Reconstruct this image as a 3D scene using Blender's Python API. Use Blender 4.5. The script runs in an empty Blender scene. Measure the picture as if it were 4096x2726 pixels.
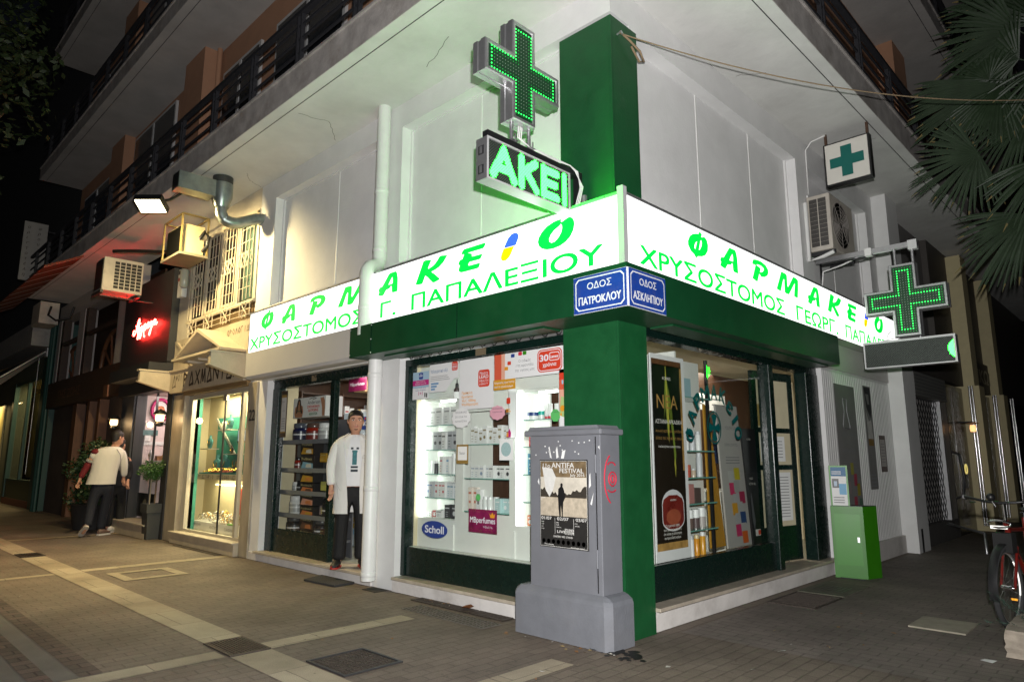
import bpy, bmesh, math, random
from mathutils import Vector, Matrix
random.seed(7)
S=bpy.context.scene
COL=S.collection
# ---------------------------------------------------------------- camera, night sky, lamps, exposure
CAM=Vector((3.2663,-4.6124,1.4))
_p,_y=math.radians(9.916),math.radians(44.388)
FW=Vector((-math.sin(_y)*math.cos(_p),math.cos(_y)*math.cos(_p),math.sin(_p)))
RT=FW.cross(Vector((0,0,1))).normalized(); UP=RT.cross(FW)
cd=bpy.data.cameras.new('camera'); cam=bpy.data.objects.new('camera',cd); COL.objects.link(cam)
cd.sensor_width=36; cd.lens=23.854; cd.clip_start=.05; cd.clip_end=400
cam.matrix_world=Matrix(((RT.x,UP.x,-FW.x,CAM.x),(RT.y,UP.y,-FW.y,CAM.y),(RT.z,UP.z,-FW.z,CAM.z),(0,0,0,1)))
S.camera=cam
W=bpy.data.worlds.new('World'); S.world=W; W.use_nodes=True
nt=W.node_tree; bg=nt.nodes['Background']; sky=nt.nodes.new('ShaderNodeTexSky')
sky.sky_type='NISHITA'; sky.sun_disc=False; sky.sun_elevation=math.radians(-4); sky.sun_rotation=math.radians(200)
nt.links.new(sky.outputs[0],bg.inputs[0]); bg.inputs[1].default_value=.12
S.view_settings.view_transform='Standard'; S.view_settings.look='None'; S.view_settings.exposure=0; S.view_settings.gamma=1
S.render.engine='CYCLES'
S.cycles.max_bounces=6; S.cycles.diffuse_bounces=3; S.cycles.glossy_bounces=3; S.cycles.transparent_max_bounces=12; S.cycles.transmission_bounces=4
S.cycles.sample_clamp_indirect=4; S.cycles.use_denoising=True; S.cycles.caustics_reflective=False; S.cycles.caustics_refractive=False
def lamp(name,kind,loc,power,col=(1,1,1),size=.1,sizey=None,aim=None,spot=None,blend=.4):
    d=bpy.data.lights.new(name,kind); d.energy=power; d.color=col
    if kind=='AREA':
        d.size=size
        if sizey: d.shape='RECTANGLE'; d.size_y=sizey
    else: d.shadow_soft_size=size
    if kind=='SPOT': d.spot_size=math.radians(spot or 90); d.spot_blend=blend
    o=bpy.data.objects.new(name,d); COL.objects.link(o); o.location=loc
    if aim is not None: o.rotation_euler=(Vector(aim)-Vector(loc)).to_track_quat('-Z','Y').to_euler()
    return o
# the photographer's flash, just above the lens
lamp('camera_flash','SPOT',CAM+UP*.24+RT*.07,2200,(1,.985,.97),.03,aim=CAM+FW*6-RT*.5+UP*.55,spot=128,blend=.75)
# ---------------------------------------------------------------- materials
MT={}
def M(name,col,rough=.6,met=0.,var=.12,sc=6.,bump=0.,bsc=60.,emit=0.,ecol=None,spec=.5,dirt=0.,coat=0.,stretch=None,dcol=(.16,.13,.1),dth=.5):
    if name in MT: return MT[name]
    m=bpy.data.materials.new(name); m.use_nodes=True; MT[name]=m
    n=m.node_tree; L=n.links; b=n.nodes['Principled BSDF']
    b.inputs['Roughness'].default_value=rough; b.inputs['Metallic'].default_value=met; b.inputs['Specular IOR Level'].default_value=spec
    if coat: b.inputs['Coat Weight'].default_value=coat; b.inputs['Coat Roughness'].default_value=.08
    c=(*col,1); b.inputs['Base Color'].default_value=c
    if emit:
        b.inputs['Emission Color'].default_value=(*(ecol or col),1); b.inputs['Emission Strength'].default_value=emit
    if var or bump or dirt:
        tc=n.nodes.new('ShaderNodeNewGeometry'); vec=tc.outputs['Position']
        if stretch:
            mp=n.nodes.new('ShaderNodeVectorMath'); mp.operation='MULTIPLY'; mp.inputs[1].default_value=stretch; L.new(vec,mp.inputs[0]); vec=mp.outputs[0]
    if var:
        t=n.nodes.new('ShaderNodeTexNoise'); t.inputs['Scale'].default_value=sc; t.inputs['Detail'].default_value=6; t.inputs['Roughness'].default_value=.62
        L.new(vec,t.inputs['Vector'])
        r=n.nodes.new('ShaderNodeMapRange'); r.inputs[1].default_value=.28; r.inputs[2].default_value=.72; r.inputs[3].default_value=1-var; r.inputs[4].default_value=1+var*.6
        L.new(t.outputs['Fac'],r.inputs[0])
        x=n.nodes.new('ShaderNodeMix'); x.data_type='RGBA'; x.blend_type='MULTIPLY'; x.inputs[0].default_value=1; x.inputs[6].default_value=c
        L.new(r.outputs[0],x.inputs[7]); out=x.outputs[2]
        if dirt:
            t2=n.nodes.new('ShaderNodeTexNoise'); t2.inputs['Scale'].default_value=sc*.37; t2.inputs['Detail'].default_value=9; t2.inputs['Roughness'].default_value=.7; L.new(vec,t2.inputs['Vector'])
            r2=n.nodes.new('ShaderNodeMapRange'); r2.inputs[1].default_value=dth; r2.inputs[2].default_value=dth+.22; r2.inputs[3].default_value=0; r2.inputs[4].default_value=dirt; L.new(t2.outputs['Fac'],r2.inputs[0])
            y=n.nodes.new('ShaderNodeMix'); y.data_type='RGBA'; L.new(r2.outputs[0],y.inputs[0]); L.new(out,y.inputs[6]); y.inputs[7].default_value=(*dcol,1); out=y.outputs[2]
        L.new(out,b.inputs['Base Color'])
        rr=n.nodes.new('ShaderNodeMapRange'); rr.inputs[3].default_value=max(.02,rough-.1*var*5); rr.inputs[4].default_value=min(1,rough+.1*var*5); L.new(t.outputs['Fac'],rr.inputs[0]); L.new(rr.outputs[0],b.inputs['Roughness'])
    if bump:
        t3=n.nodes.new('ShaderNodeTexNoise'); t3.inputs['Scale'].default_value=bsc; t3.inputs['Detail'].default_value=4; L.new(vec,t3.inputs['Vector'])
        bp=n.nodes.new('ShaderNodeBump'); bp.inputs['Strength'].default_value=bump; bp.inputs['Distance'].default_value=.01; L.new(t3.outputs['Fac'],bp.inputs['Height']); L.new(bp.outputs[0],b.inputs['Normal'])
    return m
def E(name,col,s):
    if name in MT: return MT[name]
    return M(name,tuple(min(.8,c*.6) for c in col),.5,var=0,emit=s,ecol=col)
def glassmat(name,tint=(.93,.96,.94),refl=1.):
    m=bpy.data.materials.new(name); m.use_nodes=True; MT[name]=m
    n=m.node_tree; n.nodes.clear(); o=n.nodes.new('ShaderNodeOutputMaterial'); tr=n.nodes.new('ShaderNodeBsdfTransparent'); tr.inputs[0].default_value=(*tint,1)
    g=n.nodes.new('ShaderNodeBsdfGlossy'); g.inputs['Roughness'].default_value=.015
    lw=n.nodes.new('ShaderNodeLayerWeight'); lw.inputs[0].default_value=.5; po=n.nodes.new('ShaderNodeMath'); po.operation='POWER'; po.inputs[1].default_value=4.5; n.links.new(lw.outputs['Facing'],po.inputs[0])
    mu=n.nodes.new('ShaderNodeMath'); mu.operation='MULTIPLY_ADD'; mu.inputs[1].default_value=.9*refl; mu.inputs[2].default_value=.05*refl; n.links.new(po.outputs[0],mu.inputs[0])
    x=n.nodes.new('ShaderNodeMixShader'); n.links.new(mu.outputs[0],x.inputs[0]); n.links.new(tr.outputs[0],x.inputs[1]); n.links.new(g.outputs[0],x.inputs[2]); n.links.new(x.outputs[0],o.inputs[0])
    return m
GL=glassmat('window_glass')
WHITE=M('white_wall',(.74,.735,.73),.75,var=.08,sc=2.2,bump=.2,bsc=35,dirt=.16,dcol=(.42,.40,.37),dth=.52)
WHITE2=M('white_wall_grimy',(.66,.63,.60),.8,var=.12,sc=3,bump=.3,bsc=30,dirt=.45)
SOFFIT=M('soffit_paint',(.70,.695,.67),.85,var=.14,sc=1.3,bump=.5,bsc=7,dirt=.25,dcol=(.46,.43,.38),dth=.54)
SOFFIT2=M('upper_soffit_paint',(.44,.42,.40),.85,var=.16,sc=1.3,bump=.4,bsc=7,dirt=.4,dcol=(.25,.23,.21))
SLAB=M('slab_edge_concrete',(.42,.39,.37),.85,var=.3,sc=5,bump=.5,bsc=40,dirt=.6)
ORANGE=M('orange_stucco',(.42,.225,.135),.85,var=.1,sc=3,bump=.3,bsc=80)
GREEN=M('green_paint',(.005,.075,.021),.5,var=.2,sc=5,bump=.12,bsc=40,dirt=.35,dcol=(.07,.15,.085),dth=.6)
GREEN2=M('green_sheet_metal',(.004,.055,.018),.42,var=.2,sc=3,bump=.12,bsc=6,dirt=.35,dcol=(.03,.07,.04),dth=.56)
DGREEN=M('dark_green_frame',(.004,.014,.011),.27,var=.15,sc=12,spec=.4)
MARBLE=M('marble_sill',(.46,.40,.32),.45,var=.25,sc=9,dirt=.3)
GREYP=M('grey_panel',(.55,.53,.51),.55,var=.06,sc=2)
ALU=M('aluminium',(.55,.55,.56),.38,.85,var=.1,sc=30)
ALUW=M('pale_aluminium',(.62,.62,.62),.45,.3,var=.06)
DARK=M('dark_metal',(.035,.035,.038),.5,.3,var=.2)
BLACK=M('black_plastic',(.012,.012,.013),.4,var=.1)
RAIL=M('railing_paint',(.035,.035,.04),.45,.2,var=.2,sc=20)
WPLAST=M('white_plastic',(.74,.74,.72),.4,var=.06)
PAPER=M('paper_white',(.78,.78,.77),.7,var=.04)
INK=M('ink_black',(.02,.02,.022),.6,var=0)
GREYINK=M('ink_grey',(.2,.2,.21),.6,var=0)
# ---------------------------------------------------------------- mesh builder
LOC={}
_tc={}
LAT=str.maketrans('ΑΒΕΖΗΙΚΜΝΟΡΤΥΧ','ABEZHIKMNOPTYX')
def glyphs(s,bold):
    s=s.translate(LAT); bold=0
    k=(s,bold)
    if k not in _tc:
        c=bpy.data.curves.new('t','FONT'); c.body=s; c.size=1; c.offset=bold; c.resolution_u=5
        o=bpy.data.objects.new('t',c); me=bpy.data.meshes.new_from_object(o)
        vs=[(v.co.x,v.co.y) for v in me.vertices]; fs=[tuple(p.vertices) for p in me.polygons]
        bpy.data.objects.remove(o); bpy.data.curves.remove(c); bpy.data.meshes.remove(me); _tc[k]=(vs,fs)
    return _tc[k]
def fill2d(polys):
    c=bpy.data.curves.new('c','CURVE'); c.dimensions='2D'; c.fill_mode='BOTH'
    for p in polys:
        s=c.splines.new('POLY'); s.points.add(len(p)-1); s.use_cyclic_u=True
        for q,(a,b) in zip(s.points,p): q.co=(a,b,0,1)
    o=bpy.data.objects.new('c',c); me=bpy.data.meshes.new_from_object(o)
    r=([(v.co.x,v.co.y) for v in me.vertices],[tuple(p.vertices) for p in me.polygons])
    bpy.data.objects.remove(o); bpy.data.curves.remove(c); bpy.data.meshes.remove(me); return r
class MB:
    def __init__(s): s.v=[];s.f=[];s.mi=[];s.sm=[];s.mats=[]
    def add(s,vs,fs,mat,sm=False):
        if mat not in s.mats: s.mats.append(mat)
        k=s.mats.index(mat); o=len(s.v); s.v+=[tuple(v) for v in vs]
        for f in fs: s.f.append(tuple(i+o for i in f)); s.mi.append(k); s.sm.append(sm)
        return s
    def box(s,x0,x1,y0,y1,z0,z1,mat):
        if x0>x1:x0,x1=x1,x0
        if y0>y1:y0,y1=y1,y0
        return s.add([(x0,y0,z0),(x1,y0,z0),(x1,y1,z0),(x0,y1,z0),(x0,y0,z1),(x1,y0,z1),(x1,y1,z1),(x0,y1,z1)],[(0,3,2,1),(4,5,6,7),(0,1,5,4),(1,2,6,5),(2,3,7,6),(3,0,4,7)],mat)
    def bbox(s,x0,x1,y0,y1,z0,z1,mat,b=.01):   # box with chamfered edges
        bm=bmesh.new(); bmesh.ops.create_cube(bm,size=1)
        for v in bm.verts: v.co=Vector(((x0+x1)/2+v.co.x*(x1-x0),(y0+y1)/2+v.co.y*(y1-y0),(z0+z1)/2+v.co.z*(z1-z0)))
        bmesh.ops.bevel(bm,geom=bm.edges[:],offset=b,segments=2,affect='EDGES',profile=.5)
        bm.verts.index_update(); r=([v.co[:] for v in bm.verts],[[v.index for v in f.verts] for f in bm.faces]); bm.free()
        return s.add(r[0],r[1],mat)
    def obox(s,c,ax,ay,az,mat):   # oriented box, half axes
        c,ax,ay,az=map(Vector,(c,ax,ay,az)); vs=[c+ax*i+ay*j+az*k for k in(-1,1) for j in(-1,1) for i in(-1,1)]
        return s.add(vs,[(0,2,3,1),(4,5,7,6),(0,1,5,4),(1,3,7,5),(3,2,6,7),(2,0,4,6)],mat)
    def quad(s,a,b,c,d,mat): return s.add([a,b,c,d],[(0,1,2,3)],mat)
    def prism(s,pts,axis,lo,hi,mat):
        n=len(pts)
        def P(p,h): return {'x':(h,p[0],p[1]),'y':(p[0],h,p[1]),'z':(p[0],p[1],h)}[axis]
        vs=[P(p,lo) for p in pts]+[P(p,hi) for p in pts]
        return s.add(vs,[tuple(range(n))[::-1],tuple(range(n,2*n))]+[(i,(i+1)%n,n+(i+1)%n,n+i) for i in range(n)],mat)
    def flat(s,polys,o,ux,uy,mat):   # filled polygons (with holes) in the plane o,ux,uy
        vs,fs=fill2d(polys); o,ux,uy=Vector(o),Vector(ux),Vector(uy)
        return s.add([o+ux*a+uy*b for a,b in vs],fs,mat)
    def txt(s,t,o,ux,uy,h,mat,w=None,bold=0.,al='l',slant=0.):
        vs,fs=glyphs(t,bold)
        if not vs: return s
        o,ux,uy=Vector(o),Vector(ux),Vector(uy)
        x0=min(v[0] for v in vs); x1=max(v[0] for v in vs); k=h/.7; kx=k if w is None else w/(x1-x0)
        sh={'l':0,'c':.5,'r':1}[al]*(x1-x0)
        q=bold*k*.8; nn=ux.cross(uy)
        for i,(da,db) in enumerate([(0,0)] if bold<=0 else [(-q,-q*.6),(q,-q*.6),(-q,q*.6),(q,q*.6)]): s.add([o+ux*((a-x0-sh)*kx+b*k*slant+da)+uy*(b*k+db)+nn*.00015*i for a,b in vs],fs,mat)
        return s
    def tube(s,pts,r,mat,n=8,closed=False,cap=True):
        pts=[Vector(p) for p in pts]; N=len(pts); rs=r if isinstance(r,(list,tuple)) else [r]*N
        vs=[];fs=[];ref=None
        for i,p in enumerate(pts):
            if closed: d=pts[(i+1)%N]-pts[i-1]
            else: d=pts[min(i+1,N-1)]-pts[max(i-1,0)]
            if d.length<1e-9: d=Vector((0,0,1))
            d.normalize()
            if ref is None: ref=d.orthogonal().normalized()
            ref=ref-d*ref.dot(d)
            if ref.length<1e-6: ref=d.orthogonal()
            ref.normalize(); q=d.cross(ref)
            vs+=[p+ref*(math.cos(2*math.pi*k/n)*rs[i])+q*(math.sin(2*math.pi*k/n)*rs[i]) for k in range(n)]
        for i in range(N if closed else N-1):
            j=(i+1)%N
            for k in range(n): fs.append((i*n+k,i*n+(k+1)%n,j*n+(k+1)%n,j*n+k))
        s.add(vs,fs,mat,True)
        if cap and not closed: s.add(vs[:n],[tuple(range(n))[::-1]],mat); s.add(vs[-n:],[tuple(range(n))],mat)
        return s
    def lathe(s,c,prof,mat,n=16,ax=(0,0,1),e=1.):
        c=Vector(c); ax=Vector(ax).normalized(); a=ax.orthogonal().normalized(); b=ax.cross(a); vs=[];fs=[]
        for r,z in prof: vs+=[c+ax*z+a*(r*math.cos(2*math.pi*k/n))+b*(r*e*math.sin(2*math.pi*k/n)) for k in range(n)]
        for i in range(len(prof)-1):
            for k in range(n): fs.append((i*n+k,i*n+(k+1)%n,(i+1)*n+(k+1)%n,(i+1)*n+k))
        s.add(vs,fs,mat,True); m=len(prof)-1
        if prof[0][0]>1e-4: s.add(vs[:n],[tuple(range(n))[::-1]],mat)
        if prof[m][0]>1e-4: s.add(vs[m*n:],[tuple(range(n))],mat)
        return s
    def ball(s,c,r,mat,n=12,m=8,sm=True):
        if not isinstance(r,(tuple,list)): r=(r,r,r)
        vs=[];fs=[]
        for j in range(m+1):
            t=math.pi*j/m
            for i in range(n): a=2*math.pi*i/n; vs.append((c[0]+r[0]*math.sin(t)*math.cos(a),c[1]+r[1]*math.sin(t)*math.sin(a),c[2]-r[2]*math.cos(t)))
        for j in range(m):
            for i in range(n): fs.append((j*n+i,j*n+(i+1)%n,(j+1)*n+(i+1)%n,(j+1)*n+i))
        return s.add(vs,fs,mat,sm)
    def loft(s,rings,mat,cap=True,closed=True,sm=True):   # rings: lists of equal-length points
        n=len(rings[0]); vs=[p for r in rings for p in r]; fs=[]
        for i in range(len(rings)-1):
            for k in range(n if closed else n-1): fs.append((i*n+k,i*n+(k+1)%n,(i+1)*n+(k+1)%n,(i+1)*n+k))
        s.add(vs,fs,mat,sm)
        if cap: s.add(rings[0],[tuple(range(n))[::-1]],mat,sm); s.add(rings[-1],[tuple(range(n))],mat,sm)
        return s
    def mesh(s,name,me,mats,off=Vector((0,0,0))):
        for p in me.polygons: s.add([me.vertices[i].co+off for i in p.vertices],[tuple(range(len(p.vertices)))],mats[p.material_index] if isinstance(mats,list) else mats,True)
        return s
    def _mk(s,name,base):
        xs=[v[0] for v in s.v]; ys=[v[1] for v in s.v]; zs=[v[2] for v in s.v]
        c=Vector(((min(xs)+max(xs))/2,(min(ys)+max(ys))/2,min(zs)))
        me=bpy.data.meshes.new(name); me.from_pydata([(v[0]-c.x,v[1]-c.y,v[2]-c.z) for v in s.v],[],s.f)
        for m in s.mats: me.materials.append(m)
        me.polygons.foreach_set('material_index',s.mi); me.polygons.foreach_set('use_smooth',s.sm); me.update()
        o=bpy.data.objects.new(name,me); COL.objects.link(o); o.location=c; LOC[o.name]=c; return o
    def part(s,name,parent,label=None,stuff=False):
        o=s._mk(name,None); o.parent=parent; o.location=LOC[o.name]-LOC[parent.name]
        if label: o['label']=label
        if stuff: o['kind']='stuff'
        return o
    def thing(s,name,label,cat,group=None,kind=None):
        o=s._mk(name,None); o['label']=label; o['category']=cat
        if group: o['group']=group
        if kind: o['kind']=kind
        return o
    def struct(s,name,label=None,kind='structure'):
        o=s._mk(name,None); o['kind']=kind
        if label: o['label']=label
        return o
def thing(name,label,cat,loc,group=None):
    o=bpy.data.objects.new(name,None); COL.objects.link(o); o.empty_display_size=.2; o.location=loc; LOC[o.name]=Vector(loc); o['label']=label; o['category']=cat
    if group: o['group']=group
    return o
def B(*a): return MB().box(*a)
X=Vector((1,0,0)); Y=Vector((0,1,0)); Z=Vector((0,0,1))
NTH=['first','second','third','fourth','fifth','sixth','seventh','eighth','ninth','tenth','eleventh','twelfth']
def jit(a): return random.uniform(-a,a)
def lin(a,b,t): return a+(b-a)*t
# ---------------------------------------------------------------- ground
def pavermat(name,c1,c2,mort,bw=.2,rh=.1,rough=.72,ms=.007,swap=True,spec=.4):
    m=bpy.data.materials.new(name); m.use_nodes=True; n=m.node_tree; L=n.links; b=n.nodes['Principled BSDF']; b.inputs['Specular IOR Level'].default_value=spec
    g=n.nodes.new('ShaderNodeNewGeometry'); s=n.nodes.new('ShaderNodeSeparateXYZ'); L.new(g.outputs['Position'],s.inputs[0]); c=n.nodes.new('ShaderNodeCombineXYZ')
    L.new(s.outputs[1 if swap else 0],c.inputs[0]); L.new(s.outputs[0 if swap else 1],c.inputs[1])
    w=n.nodes.new('ShaderNodeTexNoise'); w.inputs['Scale'].default_value=5; w.inputs['Detail'].default_value=2; L.new(g.outputs['Position'],w.inputs['Vector'])
    wa=n.nodes.new('ShaderNodeVectorMath'); wa.operation='MULTIPLY_ADD'; wa.inputs[1].default_value=(.026,.026,0); L.new(w.outputs['Color'],wa.inputs[0]); L.new(c.outputs[0],wa.inputs[2])
    t=n.nodes.new('ShaderNodeTexBrick'); t.inputs['Scale'].default_value=1; t.inputs['Brick Width'].default_value=bw; t.inputs['Row Height'].default_value=rh; t.inputs['Mortar Size'].default_value=ms; t.inputs['Mortar Smooth'].default_value=.35
    t.inputs['Color1'].default_value=(*c1,1); t.inputs['Color2'].default_value=(*c2,1); t.inputs['Mortar'].default_value=(*mort,1); L.new(wa.outputs[0],t.inputs['Vector'])
    q=n.nodes.new('ShaderNodeTexNoise'); q.inputs['Scale'].default_value=1.1; q.inputs['Detail'].default_value=9; q.inputs['Roughness'].default_value=.65; L.new(g.outputs['Position'],q.inputs['Vector'])
    r=n.nodes.new('ShaderNodeMapRange'); r.inputs[1].default_value=.3; r.inputs[2].default_value=.7; r.inputs[3].default_value=.62; r.inputs[4].default_value=1.25; L.new(q.outputs['Fac'],r.inputs[0])
    x=n.nodes.new('ShaderNodeMix'); x.data_type='RGBA'; x.blend_type='MULTIPLY'; x.inputs[0].default_value=1; L.new(t.outputs['Color'],x.inputs[6]); L.new(r.outputs[0],x.inputs[7])
    # worn patches where the joints are filled with grime
    v=n.nodes.new('ShaderNodeTexVoronoi'); v.inputs['Scale'].default_value=7; L.new(g.outputs['Position'],v.inputs['Vector'])
    vr=n.nodes.new('ShaderNodeMapRange'); vr.inputs[1].default_value=.03; vr.inputs[2].default_value=.09; vr.inputs[3].default_value=.75; vr.inputs[4].default_value=0; L.new(v.outputs['Distance'],vr.inputs[0])
    f=n.nodes.new('ShaderNodeTexNoise'); f.inputs['Scale'].default_value=190; f.inputs['Detail'].default_value=2; L.new(g.outputs['Position'],f.inputs['Vector'])
    fr=n.nodes.new('ShaderNodeMapRange'); fr.inputs[1].default_value=.3; fr.inputs[2].default_value=.7; fr.inputs[3].default_value=.72; fr.inputs[4].default_value=1.28; L.new(f.outputs['Fac'],fr.inputs[0])
    x2=n.nodes.new('ShaderNodeMix'); x2.data_type='RGBA'; x2.blend_type='MULTIPLY'; x2.inputs[0].default_value=1; L.new(x.outputs[2],x2.inputs[6]); L.new(fr.outputs[0],x2.inputs[7])
    x3=n.nodes.new('ShaderNodeMix'); x3.data_type='RGBA'; L.new(vr.outputs[0],x3.inputs[0]); L.new(x2.outputs[2],x3.inputs[6]); x3.inputs[7].default_value=(.045,.038,.032,1)
    L.new(x3.outputs[2],b.inputs['Base Color']); b.inputs['Roughness'].default_value=rough
    h=n.nodes.new('ShaderNodeMath'); h.operation='MULTIPLY_ADD'; h.inputs[1].default_value=-1; L.new(t.outputs['Fac'],h.inputs[0]); hm=n.nodes.new('ShaderNodeMath'); hm.operation='MULTIPLY'; hm.inputs[1].default_value=.45; L.new(f.outputs['Fac'],hm.inputs[0]); L.new(hm.outputs[0],h.inputs[2])
    bp=n.nodes.new('ShaderNodeBump'); bp.inputs['Strength'].default_value=.6; bp.inputs['Distance'].default_value=.006; L.new(h.outputs[0],bp.inputs['Height']); L.new(bp.outputs[0],b.inputs['Normal']); MT[name]=m; return m
PAVE=pavermat('paver_blocks',(.185,.150,.118),(.165,.132,.104),(.125,.10,.08))
PAVER=pavermat('paver_blocks_side_street',(.20,.17,.148),(.18,.152,.132),(.13,.11,.095),swap=False)
SLABSTONE=pavermat('pale_stone_strip',(.40,.34,.25),(.34,.285,.205),(.17,.14,.11),bw=.62,rh=.62,ms=.004)
SMOOTH=M('worn_concrete_paving',(.15,.135,.12),.75,var=.3,sc=3,bump=.4,bsc=120,dirt=.5)
DARKPAVE=pavermat('dark_brick_band',(.085,.068,.058),(.14,.10,.085),(.05,.04,.035),bw=.25,rh=.12)
IRON=M('rusty_cast_iron',(.075,.06,.05),.6,.5,var=.4,sc=14,bump=.5,bsc=70)
def sheet(name,x0,x1,y0,y1,z,mat): return MB().quad((x0,y0,z),(x1,y0,z),(x1,y1,z),(x0,y1,z),mat).struct(name)
sheet('ground',-70,60,-60,70,-.004,PAVE)
sheet('side_street_paving',.12,20,.6,40,0,PAVER)
mb=MB()
for a,b,c,d in [(-40,-9.46,-2.29,-1.99),(-8.95,-2.33,-2.29,-1.99),(-1.82,-.7,-2.31,-2.0),(-2.04,-1.84,-1.99,-.64),(-2.06,-1.86,-9,-2.33),(-7.13,-6.93,-1.98,.1),(-7.03,-6.89,-6,-2.3),(-11.8,-11.62,-1.98,.1),(-.15,.06,-1.33,-.72),(-.15,.07,-5,-1.34)]: mb.quad((a,c,0),(b,c,0),(b,d,0),(a,d,0),SLABSTONE)
mb.struct('pale_paving_strips')
mb=MB(); f=.12
for a,b,c,d in [(-6.55,-5.8,-1.84,-1.72),(-6.55,-5.8,-1.23,-1.11),(-6.55,-6.43,-1.72,-1.23),(-5.92,-5.8,-1.72,-1.23)]: mb.quad((a,c,.002),(b,c,.002),(b,d,.002),(a,d,.002),SLABSTONE)
mb.struct('paving_frame')
mb=MB()
for c,d in [(-3.20,-3.06),(-3.46,-3.34)]: mb.quad((-40,c,.003),(-2.08,c,.003),(-2.08,d,.003),(-40,d,.003),DARKPAVE)
mb.quad((-40,-9,0),(-2.08,-9,0),(-2.08,-3.06,0),(-40,-3.06,0),SMOOTH); mb.struct('street_paving_band')
# metal covers and gratings let into the paving
def grating(name,label,x0,x1,y0,y1,along,n,cat='grating'):
    m=MB(); z=.001; m.quad((x0,y0,z),(x1,y0,z),(x1,y1,z),(x0,y1,z),BLACK); w=.022; h=.009
    for a,b,c,d in [(x0,x1,y0,y0+w),(x0,x1,y1-w,y1),(x0,x0+w,y0+w,y1-w),(x1-w,x1,y0+w,y1-w)]: m.box(a,b,c,d,.0,h,IRON)
    for i in range(n):
        t=(i+.5)/n
        if along=='x': yy=lin(y0+w,y1-w,t); m.box(x0+w,x1-w,yy-.006,yy+.006,0,h-.001,IRON)
        else: xx=lin(x0+w,x1-w,t); m.box(xx-.006,xx+.006,y0+w,y1-w,0,h-.001,IRON)
    return m.thing(name,label,cat)
grating('drain_grate','square iron drain grate at the crossing of two pale paving strips',-2.32,-1.83,-2.31,-2.0,'x',11)
grating('drain_grate','dark drain grate interrupting the pale paving strip near the walking man',-9.45,-8.96,-2.28,-1.98,'x',8)
grating('cellar_grate','leftmost rusty cellar grate under the lit display window',-2.52,-2.10,-.17,.0-.025,'y',14)
grating('cellar_grate','middle rusty cellar grate under the lit display window, with a dry leaf on it',-2.08,-1.66,-.17,-.025,'y',14)
grating('cellar_grate','rightmost rusty cellar grate beside the grey cabinet plinth',-1.64,-1.2,-.17,-.025,'y',14)
m=MB(); m.box(-1.33,-.83,-1.99,-1.52,0,.004,IRON)
for a,b,c,d in [(-1.33,-.83,-1.99,-1.97),(-1.33,-.83,-1.54,-1.52),(-1.33,-1.31,-1.97,-1.54),(-.85,-.83,-1.97,-1.54)]: m.box(a,b,c,d,.004,.012,DARK)
for i in range(11):
    t=lin(-1.29,-.87,i/10); m.box(t-.004,t+.004,-1.95,-1.56,.004,.009,IRON)
for i in range(10):
    t=lin(-1.94,-1.57,i/9); m.box(-1.3,-.86,t-.004,t+.004,.004,.009,IRON)
m.thing('manhole_cover','square iron manhole cover with a raised grid in the foreground paving','manhole cover')
m=MB(); m.box(-2.26,-1.13,-.48,-.25,0,.003,SMOOTH)
for i in range(24):
    for j in range(5):
        x,y=-2.22+i*.046,-.455+j*.045; m.box(x-.016,x+.016,y-.004,y+.004,.003,.007,IRON) if (i+j)%2 else m.box(x-.004,x+.004,y-.016,y+.016,.003,.007,IRON)
m.thing('tread_plate','patterned tread plate in front of the cellar grates','floor plate')
m=MB(); m.box(1.40,1.82,2.12,2.62,.0,.012,M('pale_cover',(.34,.31,.24),.8,var=.25,sc=9)); m.thing('stone_cover','pale rectangular inspection cover in the dark side street','manhole cover')
grating('cellar_grate','wide dark grate in front of the side street shop step',.10,.58,2.25,2.98,'x',20)
m=MB(); m.box(.09,.57,3.05,3.86,.0,.008,M('mossy_cover',(.12,.12,.085),.9,var=.4,sc=8))
for i in range(7): m.box(.16+i*.05,.175+i*.05,3.25,3.6,.008,.0095,BLACK)
m.thing('utility_cover','mossy utility cover beside the green bin','manhole cover')
m=MB(); m.box(-8.95,-7.25,-.2,-.03,0,.006,M('dark_plates',(.07,.058,.048),.7,var=.4,sc=10,bump=.3))
m.thing('cellar_plate','dark cellar plates in the paving before the jewellery window','floor plate')
RUB=M('rubber_mat',(.03,.03,.032),.8,var=.2,sc=40,bump=.6,bsc=160)
mb=MB(); mb.add([(-4.31,-.37,.0),(-3.70,-.33,0),(-3.73,-.05,0),(-4.45,-.05,0),(-4.31,-.37,.02),(-3.70,-.33,.02),(-3.73,-.05,.02),(-4.45,-.05,.02)],[(4,5,6,7),(0,1,5,4),(1,2,6,5),(2,3,7,6),(3,0,4,7)],RUB); mb.thing('door_mat','black rubber mat at the foot of the pharmacy doorstep','mat')
mb=MB().box(-11.5,-10.9,-.24,-.02,0,.02,M('coir_mat',(.14,.07,.035),.9,var=.3,sc=50)); mb.thing('door_mat','brown coir mat in front of the pink lit shop step','mat')
MB().box(-3.37,-3.12,-.19,-.03,.0,.004,M('mossy_drain',(.035,.03,.02),.9,var=.4,sc=30)).thing('drain_hole','dark hole in the paving below the white drainpipe','drain')
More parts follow.
